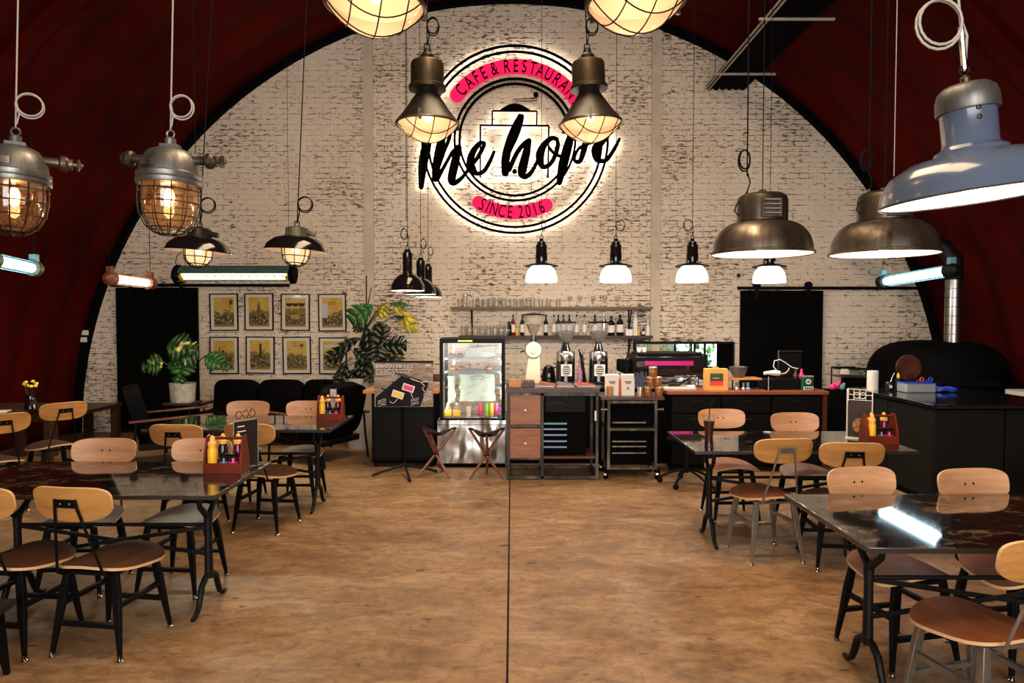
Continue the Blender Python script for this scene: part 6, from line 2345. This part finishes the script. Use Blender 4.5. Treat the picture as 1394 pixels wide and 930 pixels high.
def leaf(L, Wd, nl, m_, par, base, direc, roll=0.0, bend=.25, sharp=False, name='leaf'):
    """split leaf: midrib zone plus lobes, bending down toward the tip"""
    vs, fs = [], []

    def wdt(t_):
        return Wd * (math.sin(min(1, t_ * 1.25 + .12) * PI) ** .6 if t_ < .75 else (1 - t_) / .25 * .85 ** .5 * .9) if not sharp else Wd * (math.sin(PI * min(.98, .1 + t_ * .9)) ** .7)

    def P3(x, yv):
        return (x, yv * L, -bend * L * (yv ** 2) - .18 * abs(x) ** 2 / Wd + .0)
    for s_ in (-1, 1):
        for i in range(nl):
            t0, t1 = i / nl, (i + 1) / nl
            g_ = .16 / nl
            w0, w1 = max(wdt(t0 + g_), .01), max(wdt(t1 - g_), .004)
            inn = .62 if not sharp else .38
            fw_ = .10 if not sharp else .16
            ring = [P3(0, t0), P3(0, t1), P3(s_ * w1 * inn, min(1, t1 + fw_ * inn)), P3(s_ * w1 * .92, min(1, t1 - g_ + fw_)), P3(s_ * (w0 + w1) / 2 * (1.04 if not sharp else 1.12), min(1, (t0 + t1) / 2 + fw_ * (1.0 if not sharp else 1.7))), P3(s_ * w0 * .92, min(1, t0 + g_ + fw_)), P3(s_ * w0 * inn, min(1, t0 + fw_ * inn))]
            b_ = len(vs)
            vs += ring
            f_ = [(b_, b_ + 6, b_ + 2, b_ + 1), (b_ + 6, b_ + 5, b_ + 4, b_ + 3, b_ + 2)]
            fs += [q_[::s_] for q_ in f_]
    d = Vector(direc).normalized()
    zx = Vector((.15, -1, .45))
    zx = (zx - d * zx.dot(d)).normalized()
    xx = d.cross(zx).normalized()
    q_ = Matrix((xx, d, zx)).transposed().to_4x4()
    o = MB().add(vs, fs, M=Matrix.Translation(Vector(base)) @ q_ @ Matrix.Rotation(roll, 4, 'Y')).build(name, m_, par, smooth=80)
    so = o.modifiers.new('thickness', 'SOLIDIFY')
    so.thickness = .003
    return o


mo = thing('potted_monstera', 'variegated monstera in a grey concrete pot by the left black door', 'plant', (pz.x, 8.5, pz.z))
MB().lathe([(.135, 0), (.142, .02), (.155, .225), (.158, .235), (.145, .235), (.14, .20)], 28).build('pot', M['concrete'], mo)
MB().lathe([(.14, .195), (.001, .21)], 20).build('soil', M['soil'], mo)


def stem(par, pts, r=.006, m_='leafgreen'):
    return MB().tube(pts, r, 6).build('stem', M[m_], par)


def rel(u, v, Y, o):
    q_ = at(u, v, Y)
    return Vector((q_.x - o.location.x, q_.y - o.location.y, q_.z - o.location.z))


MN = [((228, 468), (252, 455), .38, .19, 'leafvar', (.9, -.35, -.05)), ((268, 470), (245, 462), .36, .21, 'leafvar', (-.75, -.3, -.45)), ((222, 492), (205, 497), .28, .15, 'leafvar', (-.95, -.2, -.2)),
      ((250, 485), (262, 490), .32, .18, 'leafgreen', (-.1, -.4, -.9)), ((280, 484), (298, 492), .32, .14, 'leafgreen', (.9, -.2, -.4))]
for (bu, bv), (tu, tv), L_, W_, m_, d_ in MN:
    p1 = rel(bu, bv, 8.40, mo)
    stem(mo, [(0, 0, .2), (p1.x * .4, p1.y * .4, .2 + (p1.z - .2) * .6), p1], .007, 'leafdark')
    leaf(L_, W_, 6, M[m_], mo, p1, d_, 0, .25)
# potted philodendron
pp = at(493, 545, 8.6)
ph = thing('potted_philodendron', 'tall dark lobed philodendron in a pale pot behind the menu board', 'plant', (at(492, 540, 8.7).x, 8.7, 0))
MB().lathe([(.16, .0), (.17, .02), (.19, .88), (.195, .90), (.18, .90), (.175, .84)], 28).build('pot', M['potwhite'], ph)
MB().lathe([(.175, .84), (.001, .85)], 20).build('soil', M['soil'], ph)
MB().tube([(0, 0, .84), (.02, -.02, 1.3), (.08, -.02, 1.75), (.14, -.02, 2.05)], [.016, .014, .010, .006], 8).build('trunk', M['darkwood'], ph)
MB().cyl((.06, .02, .84), (.07, .02, 2.2), .008, 8).build('support_cane', M['black'], ph)
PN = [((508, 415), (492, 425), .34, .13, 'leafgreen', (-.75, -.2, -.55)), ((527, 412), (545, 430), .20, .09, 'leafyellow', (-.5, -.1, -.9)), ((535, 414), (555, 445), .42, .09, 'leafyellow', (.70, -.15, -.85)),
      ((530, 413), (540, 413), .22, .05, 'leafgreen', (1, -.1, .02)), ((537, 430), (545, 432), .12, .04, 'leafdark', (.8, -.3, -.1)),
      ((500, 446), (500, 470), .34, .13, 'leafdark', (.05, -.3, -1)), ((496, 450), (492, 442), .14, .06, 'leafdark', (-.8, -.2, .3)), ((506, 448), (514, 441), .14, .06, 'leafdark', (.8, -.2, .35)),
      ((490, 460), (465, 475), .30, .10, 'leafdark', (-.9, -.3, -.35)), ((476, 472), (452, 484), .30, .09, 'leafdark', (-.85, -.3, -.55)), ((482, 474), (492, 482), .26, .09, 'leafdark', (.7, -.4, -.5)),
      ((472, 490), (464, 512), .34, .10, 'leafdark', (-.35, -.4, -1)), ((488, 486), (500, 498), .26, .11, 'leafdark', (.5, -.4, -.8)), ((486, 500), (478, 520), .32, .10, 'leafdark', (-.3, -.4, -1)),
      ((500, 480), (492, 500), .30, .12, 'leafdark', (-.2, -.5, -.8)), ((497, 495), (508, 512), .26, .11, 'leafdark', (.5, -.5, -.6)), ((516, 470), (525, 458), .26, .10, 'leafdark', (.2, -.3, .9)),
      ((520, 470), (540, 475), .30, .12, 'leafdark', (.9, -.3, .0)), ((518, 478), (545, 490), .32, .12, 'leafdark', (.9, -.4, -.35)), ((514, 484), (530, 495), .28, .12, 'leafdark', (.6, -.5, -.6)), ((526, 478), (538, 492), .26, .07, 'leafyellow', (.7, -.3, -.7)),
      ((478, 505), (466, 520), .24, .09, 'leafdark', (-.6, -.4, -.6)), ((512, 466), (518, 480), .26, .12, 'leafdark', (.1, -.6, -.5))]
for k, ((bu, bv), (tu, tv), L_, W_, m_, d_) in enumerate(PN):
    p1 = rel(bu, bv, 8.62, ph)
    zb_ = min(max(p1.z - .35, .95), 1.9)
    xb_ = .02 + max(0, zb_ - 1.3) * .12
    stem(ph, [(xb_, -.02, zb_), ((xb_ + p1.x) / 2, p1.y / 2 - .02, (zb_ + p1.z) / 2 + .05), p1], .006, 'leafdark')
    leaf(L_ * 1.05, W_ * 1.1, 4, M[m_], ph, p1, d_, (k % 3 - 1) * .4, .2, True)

# vase with yellow flowers on the side table
t = thing('flower_vase', 'dark vase with small yellow flowers against the red wall', 'vase', (at(42, 545, 6.7).x, 6.7, .75))
MB().lathe([(.05, 0), (.06, .02), (.045, .10), (.03, .14), (.035, .16)], 18).build('vase', M['blackg'], t)
for k in range(7):
    a_ = k * .9
    e_ = Vector((.05 * math.cos(a_), .05 * math.sin(a_), .24 + .02 * (k % 3)))
    MB().tube([(0, 0, .1), e_ * .6, e_], .003, 5).build('stem', M['leafdark'], t)
    MB().ball(e_, .020, .020, .016, 8).build('flower', M['yellow'], t)
o = MB().box(-.11, .11, -.08, .08, 0, .012).build('paper_menu', M['paperwhite'], loc=(-4.98, 6.55, .75), rot=(0, 0, .3), smooth=0)
tag(o, 'white menu sheet on the dark side table', 'menu')

# wall switches on the black arch rib at the left
for j, (u, v) in enumerate(((114.5, 453), (112.5, 462.5))):
    p = at(u, v, YW - .13)
    t = thing('light_switch', ['upper white switch plate on the black rib by the brick wall', 'lower white switch plate on the black rib by the brick wall'][j], 'switch', p, group='switches on the left rib')
    MB().box(-.058, .058, -.006, .012, -.035, .035).build('plate', M['porcelain'], t, bevel=.003)
    MB().box(-.03, .03, -.010, -.006, -.018, .018).build('rocker', M['white'], t, smooth=0)
# wall camera
p = at(1003.5, 372, YW)
t = thing('wall_sensor', 'small black-lensed sensor above the right sliding door', 'sensor', (p.x, YW - .02, p.z))
MB().box(-.06, .06, -.04, .02, -.05, .06).build('casing', M['plaster'], t, bevel=.006)
MB().ball((.0, -.045, -.035), .03).build('lens', M['blackg'], t)
for j, (u, v) in enumerate(((470, 300), (760, 340))):
    pass


# ================================================================== RIGHT CORNER: OVEN AND ITS COUNTER
CX0, CX1, CY0, CY1, CZ = 3.70, 4.95, 5.96, 7.45, .90
t = thing('oven_counter', 'dark grey panelled counter with black top at the right wall', 'counter', (CX0, CY0, 0))
MB().box(-.03, CX1 - CX0, -.03, CY1 - CY0, CZ - .035, CZ).build('worktop', M['blackg'], t, bevel=.003)
MB().box(0.02, CX1 - CX0 - .02, .02, CY1 - CY0 - .02, .0, CZ - .035).build('carcass', M['blackm'], t, smooth=0)
for j in range(2):
    w_ = (CY1 - CY0) / 2
    MB().box(.0, .02, j * w_ + .01, (j + 1) * w_ - .01, .06, CZ - .05).build('side_panel', M['darkgrey'], t, bevel=.003)
w_ = (CX1 - CX0) / 2
for j in range(2):
    MB().box(j * w_ + .01, (j + 1) * w_ - .01, .0, .02, .06, CZ - .05).build('front_panel', M['darkgrey'], t, bevel=.003)
MB().box(0, CX1 - CX0 - .1, -.035, -.03, CZ - .03, CZ - .012).build('front_trim', M['frame_edge'], t, smooth=0)

ov = thing('pizza_oven', 'big black domed oven with a steel chimney in the right corner', 'oven', (5.38, 8.6, 0))
MB().box(-.80, .62, -.85, .9, 0, .88).build('plinth', M['blackm'], ov, bevel=.01)
dome = MB()
n_, k_ = 32, 10
vs, fs = [], []
for i in range(k_ + 1):
    ph_ = PI / 2 * i / k_
    for j in range(n_):
        a_ = 2 * PI * j / n_
        vs.append((-.04 + .77 * max(math.cos(ph_), .001) ** .55 * math.cos(a_), .0 + .84 * max(math.cos(ph_), .001) ** .55 * math.sin(a_), .88 + .50 * math.sin(ph_) ** .9))
for i in range(k_):
    for j in range(n_):
        j2 = (j + 1) % n_
        fs.append((i * n_ + j, i * n_ + j2, (i + 1) * n_ + j2, (i + 1) * n_ + j))
dome.add(vs, fs)
dome.build('dome', M['blackm'], ov)
MB().box(-.55, .15, -.92, -.66, .88, .94).build('mouth_sill', M['black'], ov, bevel=.005)
MB().cyl((-.02, -.30, 1.22), (-.02, -.30, 2.13), .095, 24).build('chimney_pipe', mat('brushed steel pipe', (.30, .29, .28), .3, 1.0, var=.2, vs=4), ov)
for z in [1.24 + .11 * k for k in range(9)]:
    MB().lathe([(.0955, z), (.099, z + .003), (.0955, z + .006)], 24, (-.02, -.30, 0), caps=False).build('pipe_seam', M['black'], ov)
MB().tube([(-.02, -.30, 2.12), (-.02, -.30, 2.35), (-.10, -.22, 2.52), (-.25, -.1, 2.60), (-.45, .2, 2.64), (-.7, 1.1, 2.66)], .10, 16).build('chimney_elbow', M['iron'], ov)
p = at(1240, 501, 7.62)
t = thing('copper_plate', 'round hammered copper plate leaning before the black oven', 'plate', (p.x, 7.66, 0))
MB().cyl((0, 0, p.z), (0, .015, p.z), .145, 32).build('plate', M['ember'], t, bevel=.004)
MB().cyl((0, .012, .0), (0, .012, p.z - .10), .015, 8).build('stand', M['black'], t)

# plate rack left of the oven counter
t = thing('plate_rack', 'black rack holding a stack of plates beside the brick wall', 'rack', (at(1158, 560, 8.0).x, 8.0, 0))
zt = at(1150, 502, 7.9).z
for x in (-.17, .17):
    for y in (-.13, .13):
        MB().cyl((x, y, 0), (x, y, zt), .009, 8).build('upright', M['black'], t)
for z in (.45, .78, zt - .10):
    MB().box(-.18, .18, -.14, .14, z, z + .012).build('shelf', M['darkwood'], t, smooth=0)
MB().tube([(-.17, -.13, zt), (.10, -.13, zt), (.17, -.13, zt - .04), (.17, .13, zt - .04), (.10, .13, zt), (-.17, .13, zt)], .012, 8, closed=True).build('rack_top', M['black'], t)
MB().prism([(-.03, 0), (.03, 0), (.045, -.06), (-.045, -.06)], -.03, .03, M=Matrix.Translation((-.15, -.15, zt))).build('lampshade_holder', M['potwhite'], t, bevel=.003)
for j in range(6):
    o = MB().lathe([(.05, 0), (.09, .006), (.115, .014), (.11, .014), (.05, .006)], 24).build('plate', M['porcelain'], loc=(t.location.x + .02, t.location.y - .01, zt - .088 + .013 * j))
    tag(o, 'white plate in the rack stack, %s from the bottom' % ORD[j], 'plate', 'stack of white plates in the rack')

# things on the oven counter
p = at(1185, 529, 7.25)
o = MB().lathe([(.055, 0), (.055, .20), (.018, .201), (.018, .18)], 24).build('paper_roll', M['paperwhite'], loc=(3.82, 7.22, CZ))
tag(o, 'white kitchen paper roll on the dark counter', 'paper roll')
t = thing('jar_with_spoon', 'small dark jar with a spoon beside the paper roll', 'jar', (3.93, 7.1, CZ))
MB().lathe([(.032, 0), (.036, .01), (.036, .085), (.03, .095)], 16).build('jar', M['sauce'], t)
MB().tube([(0, 0, .05), (.03, 0, .14), (.055, 0, .19)], .004, 6).build('spoon', M['steel'], t)
MB().prism([(.014 * math.cos(2 * PI * i / 16), .045 + .014 * math.sin(2 * PI * i / 16)) for i in range(16)], -.039, -.036).build('round_mark', M['porcelain'], t, smooth=0)
t = thing('plastic_tub', 'clear plastic tub of pale salad on the dark counter', 'tub', (4.14, 6.98, CZ))
MB().box(-.15, .15, -.09, .09, 0, .10).build('tub', M['tubblue'], t, bevel=.01)
MB().ball((0, 0, .035), .12, .07, .03).build('salad', M['herb'], t)
MB().box(-.155, .155, -.095, .095, .092, .10).build('rim', M['blueplastic'], t, bevel=.003)
for j, (x, m_, lab, cat) in enumerate(((4.18, 'red', 'red-handled scissors lying on the plastic tub', 'scissors'), (4.27, 'blueplastic', 'blue-handled clip lying on the plastic tub', 'clip'))):
    o = MB().tube(ring_pts((0, 0, .02), .018, 12), .006, 6, closed=True).bar((0, 0, .0), (-.05, .01, .012), .01, .006).build(cat, M[m_], loc=(x, 6.95, CZ + .112))
    tag(o, lab, cat)
t = thing('mustard_bottle', 'small yellow-capped bottle behind the plastic tub', 'bottle', (4.08, 7.2, CZ))
MB().lathe([(.025, 0), (.027, .01), (.025, .11), (.012, .125)], 14).build('body', M['sauce'], t)
MB().lathe([(.014, .125), (.016, .15), (.004, .18)], 12).build('cap', M['yellow'], t)
o = MB().plate(.13, .09, 2.4, .03, lambda x, y: .01 * math.sin(x * 40) * math.cos(y * 35), n=32, rings=6).build('blue_cloth', M['blueplastic'], loc=(4.43, 7.0, CZ + .03))
tag(o, 'crumpled blue and purple cloth right of the plastic tub', 'cloth')

# pale high stool at the right edge
t = thing('high_stool', 'pale high stool with slanted legs at the right edge of the frame', 'stool', (5.50, 7.25, 0))
MB().plate(.19, .17, 3, .05, lambda x, y: .86).build('seat', M['potwhite'], t)
for sx in (-1, 1):
    for sy in (-1, 1):
        MB().bar((sx * .13, sy * .12, .84), (sx * .30, sy * .2, 0), .03, .03).build('leg', M['legsteel'], t)
for sy in (-1, 1):
    MB().cyl((-.22, sy * .16, .4), (.22, sy * .16, .4), .01, 8).build('footrest', M['legsteel'], t)
# dark red bench at the right edge
t = thing('red_bench', 'dark red timber bench at the right edge behind the near chairs', 'bench', (4.75, 5.35, 0))
MB().box(-.55, .6, -.17, .17, .40, .44).build('bench_seat', M['redwood'], t, bevel=.004)
for sx in (-.45, .5):
    for sy in (-.12, .12):
        MB().bar((sx, sy, .40), (sx, sy, 0), .045, .045).build('leg', M['darkwood'], t)


# ================================================================== THINGS ON THE TABLES
def caddy(where, x, y, rz, s=1.0):
    t = thing('condiment_caddy', 'red wooden condiment caddy with handle on the %s' % where, 'caddy', (x, y, .75), rz, group='red wooden condiment caddies')
    MB().box(-.10, .10, -.07, .07, 0, .012).build('tray_base', M['caddy'], t, smooth=0)
    for y0, y1 in ((-.072, -.062), (.062, .072)):
        MB().box(-.10, .10, y0, y1, 0, .062).build('side', M['caddy'], t, bevel=.002)
    for sx in (-1, 1):
        MB().prism([(-.072, 0), (.072, 0), (.06, .10), (.022, .215), (-.022, .215), (-.06, .10)], sx * .105 - .006, sx * .105 + .006,
                   M=Matrix(((0, 1, 0, 0), (1, 0, 0, 0), (0, 0, 1, 0), (0, 0, 0, 1)))).build('end_board', M['caddy'], t, bevel=.002)
    MB().cyl((-.10, 0, .198), (.10, 0, .198), .009, 10).build('handle', M['caddy'], t)
    ca, sa = math.cos(rz), math.sin(rz)

    def put(dx, dy):
        return (x + dx * ca - dy * sa, y + dx * sa + dy * ca, .762)
    for j, (dx, dy, pos) in enumerate(((-.068, -.035, 'front'), (-.035, .035, 'rear left'), (.055, .035, 'rear right'))):
        b = thing('squeeze_bottle', 'yellow squeeze bottle, %s, in caddy on %s' % (pos, where), 'bottle', put(dx, dy), group='yellow squeeze bottles')
        MB().lathe([(.024, 0), (.027, .006), (.027, .125), (.022, .14), (.024, .15)], 18).build('body', M['mustard'] if j == 0 else (M['sauce'] if j == 1 else M['sauce_red']), b)
        MB().lathe([(.025, .148), (.026, .165), (.016, .175), (.015, .19), (.008, .205), (.003, .208)], 16).build('nozzle_cap', M['nozzle'], b)
        if j:
            b['label'] = 'dark yellow-capped sauce bottle, %s, in caddy on %s' % (pos, where)
            MB().lathe([(.0275, .055), (.0275, .07)], 16, caps=False).build('band', M['bluelid'] if j == 1 else M['pinklid'], b)
    for j, (dx, m_, nm) in enumerate(((.0, 'bluelid', 'blue'), (.055, 'pinklid', 'pink'))):
        b = thing('sauce_jar', 'small dark %s-banded sauce jar in caddy on %s' % (nm, where), 'jar', put(dx, -.035), group='small sauce jars')
        MB().lathe([(.024, 0), (.027, .005), (.027, .075), (.022, .085)], 16).build('body', M['sauce' if j == 0 else 'sauce_red'], b)
        MB().lathe([(.0275, .015), (.0275, .045)], 16, caps=False).build('label', M['palelabel'], b)
        MB().lathe([(.0272, .05), (.0275, .056)], 16, caps=False).build('band', M[m_], b)
        MB().lathe([(.025, .085), (.026, .10), (.01, .104)], 14).build('lid', M['black'], b)
    return t


caddy('front left granite table', at(301, 650, 3.92).x, 4.0, R(0))
caddy('rear left granite table', at(445, 571, 6.0).x + .02, 6.06, R(0))
caddy('rear right granite table', at(1203, 604, 4.85).x, 4.92, R(0))

# wire menu holder on the front left table
q = at(320, 650, 4.0)
t = thing('menu_holder', 'wire menu holder with a dark menu on the front left table', 'menu holder', (q.x + .02, 4.12, .75), R(62))
MB().box(-.085, .085, -.004, .004, .012, .285).build('menu_card', mat('dark printed menu', (.02, .015, .016), .3), t, smooth=0)
g = MB()
for (z_, w_) in ((.25, .05), (.22, .06), (.19, .04), (.13, .055), (.10, .03)):
    g.box(-.065, -.065 + w_, -.006, -.004, z_, z_ + .006)
g.build('menu_lettering', M['paperwhite'], t, smooth=0)
g = MB()
g.tube([(-.09, 0, .0), (-.09, 0, .30), (.09, 0, .30), (.09, 0, 0)], .004, 6)
g.tube([(-.09, -.05, .004), (.09, -.05, .004), (.09, .05, .004), (-.09, .05, .004)], .004, 6, closed=True)
for k in range(3):
    g.tube([(-.05 + .05 * k + .022 * math.cos(a_), 0, .322 + .022 * math.sin(a_)) for a_ in [2 * PI * i / 12 for i in range(12)]], .003, 5, closed=True)
g.build('wire_stand', M['steel'], t)

# phone-like pale bottle behind rear left caddy
t = thing('table_number', 'pale patterned card stand behind the rear left caddy', 'card', (at(452, 560, 6.15).x, 6.2, .75), R(10))
MB().box(-.028, .028, -.004, .004, .0, .26).build('card', mat('silvery patterned card', (.35, .35, .36), .3, var=.7, vs=45), t, bevel=.002)
MB().box(-.035, .035, -.03, .03, 0, .008).build('base', M['black'], t, smooth=0)

# tall menu rack on the rear right table
t = thing('menu_rack', 'white wire menu rack with a burger photo card on the rear right table', 'menu holder', (at(1174, 605, 5.05).x, 5.1, .75), R(-35))
g = MB()
for x in (-.085, .085):
    g.cyl((x, 0, 0), (x, 0, .37), .004, 6)
for x in (-.04, 0, .04):
    g.cyl((x, 0, .29), (x, 0, .37), .0025, 6)
for z_ in (.29, .33, .37):
    g.cyl((-.085, 0, z_), (.085, 0, z_), .0025, 6)
g.cyl((-.085, .05, 0), (-.085, .05, .37), .004, 6)
for k in range(14):
    z_ = .02 + .025 * k
    g.cyl((-.085, 0, z_), (-.085, .05, z_), .0025, 6)
for k in (-.02, .02):
    g.tube([(k + .022 * math.cos(a_), -.004, .325 + .022 * math.sin(a_)) for a_ in [2 * PI * i / 14 for i in range(14)]], .003, 5, closed=True)
g.build('wire_rack', M['porcelain'], t)
MB().box(-.078, .078, -.008, -.002, .012, .28).build('menu_card', mat('dark photo card', (.03, .02, .014), .35), t, smooth=0)
MB().prism([(.0 + .045 * math.cos(2 * PI * i / 20), .10 + .055 * math.sin(2 * PI * i / 20)) for i in range(20)], -.0095, -.008).build('printed_food', mat('golden food print', (.28, .15, .05), .4, var=.9, vs=30), t, smooth=0)
MB().box(-.09, .09, -.05, .06, 0, .008).build('base', M['porcelain'], t, bevel=.002)

# iced coffee glass with straw
p = at(966, 611, 4.78)
t = thing('iced_coffee', 'tall waisted glass of iced black coffee with a dark straw', 'drink', (p.x, 4.80, .75))
MB().lathe([(.034, 0), (.036, .008), (.028, .06), (.032, .12), (.042, .19), (.044, .225)], 24, caps=False).build('glass', M['glass'], t)
MB().lathe([(.031, .004), (.026, .06), (.030, .12), (.038, .18), (.001, .18)], 20).build('coffee', M['coffee'], t)
for k in range(6):
    a_ = k * 1.05
    MB().box(-.011, .011, -.011, .011, -.011, .011, M=Matrix.Translation((.020 * math.cos(a_), .020 * math.sin(a_), .188)) @ Euler((a_, a_ * 2, 0)).to_matrix().to_4x4()).build('ice_cube', M['glass_thick'], t, bevel=.002)
MB().tube([(-.01, 0, .02), (.0, 0, .22), (.008, 0, .29), (.035, 0, .335)], .004, 8).build('straw', M['black'], t)

# stainless stand feet left of the rear right table
t = thing('swivel_chair_base', 'black castor chair base in the shade left of the rear right table', 'chair', (at(940, 640, 6.6).x, 6.75, 0))
for k in range(5):
    a_ = 2 * PI * k / 5 + .3
    MB().tube([(0, 0, .16), (.14 * math.cos(a_), .14 * math.sin(a_), .12), (.26 * math.cos(a_), .26 * math.sin(a_), .06)], .012, 8).build('base_arm', M['iron'], t)
    MB().ball((.26 * math.cos(a_), .26 * math.sin(a_), .03), .03, .02, .03).build('castor', M['black'], t)
MB().cyl((0, 0, .12), (0, 0, .42), .02, 10).build('column', M['iron'], t)
MB().plate(.2, .2, 2, .05, lambda x, y: .44).build('seat', M['leather'], t)
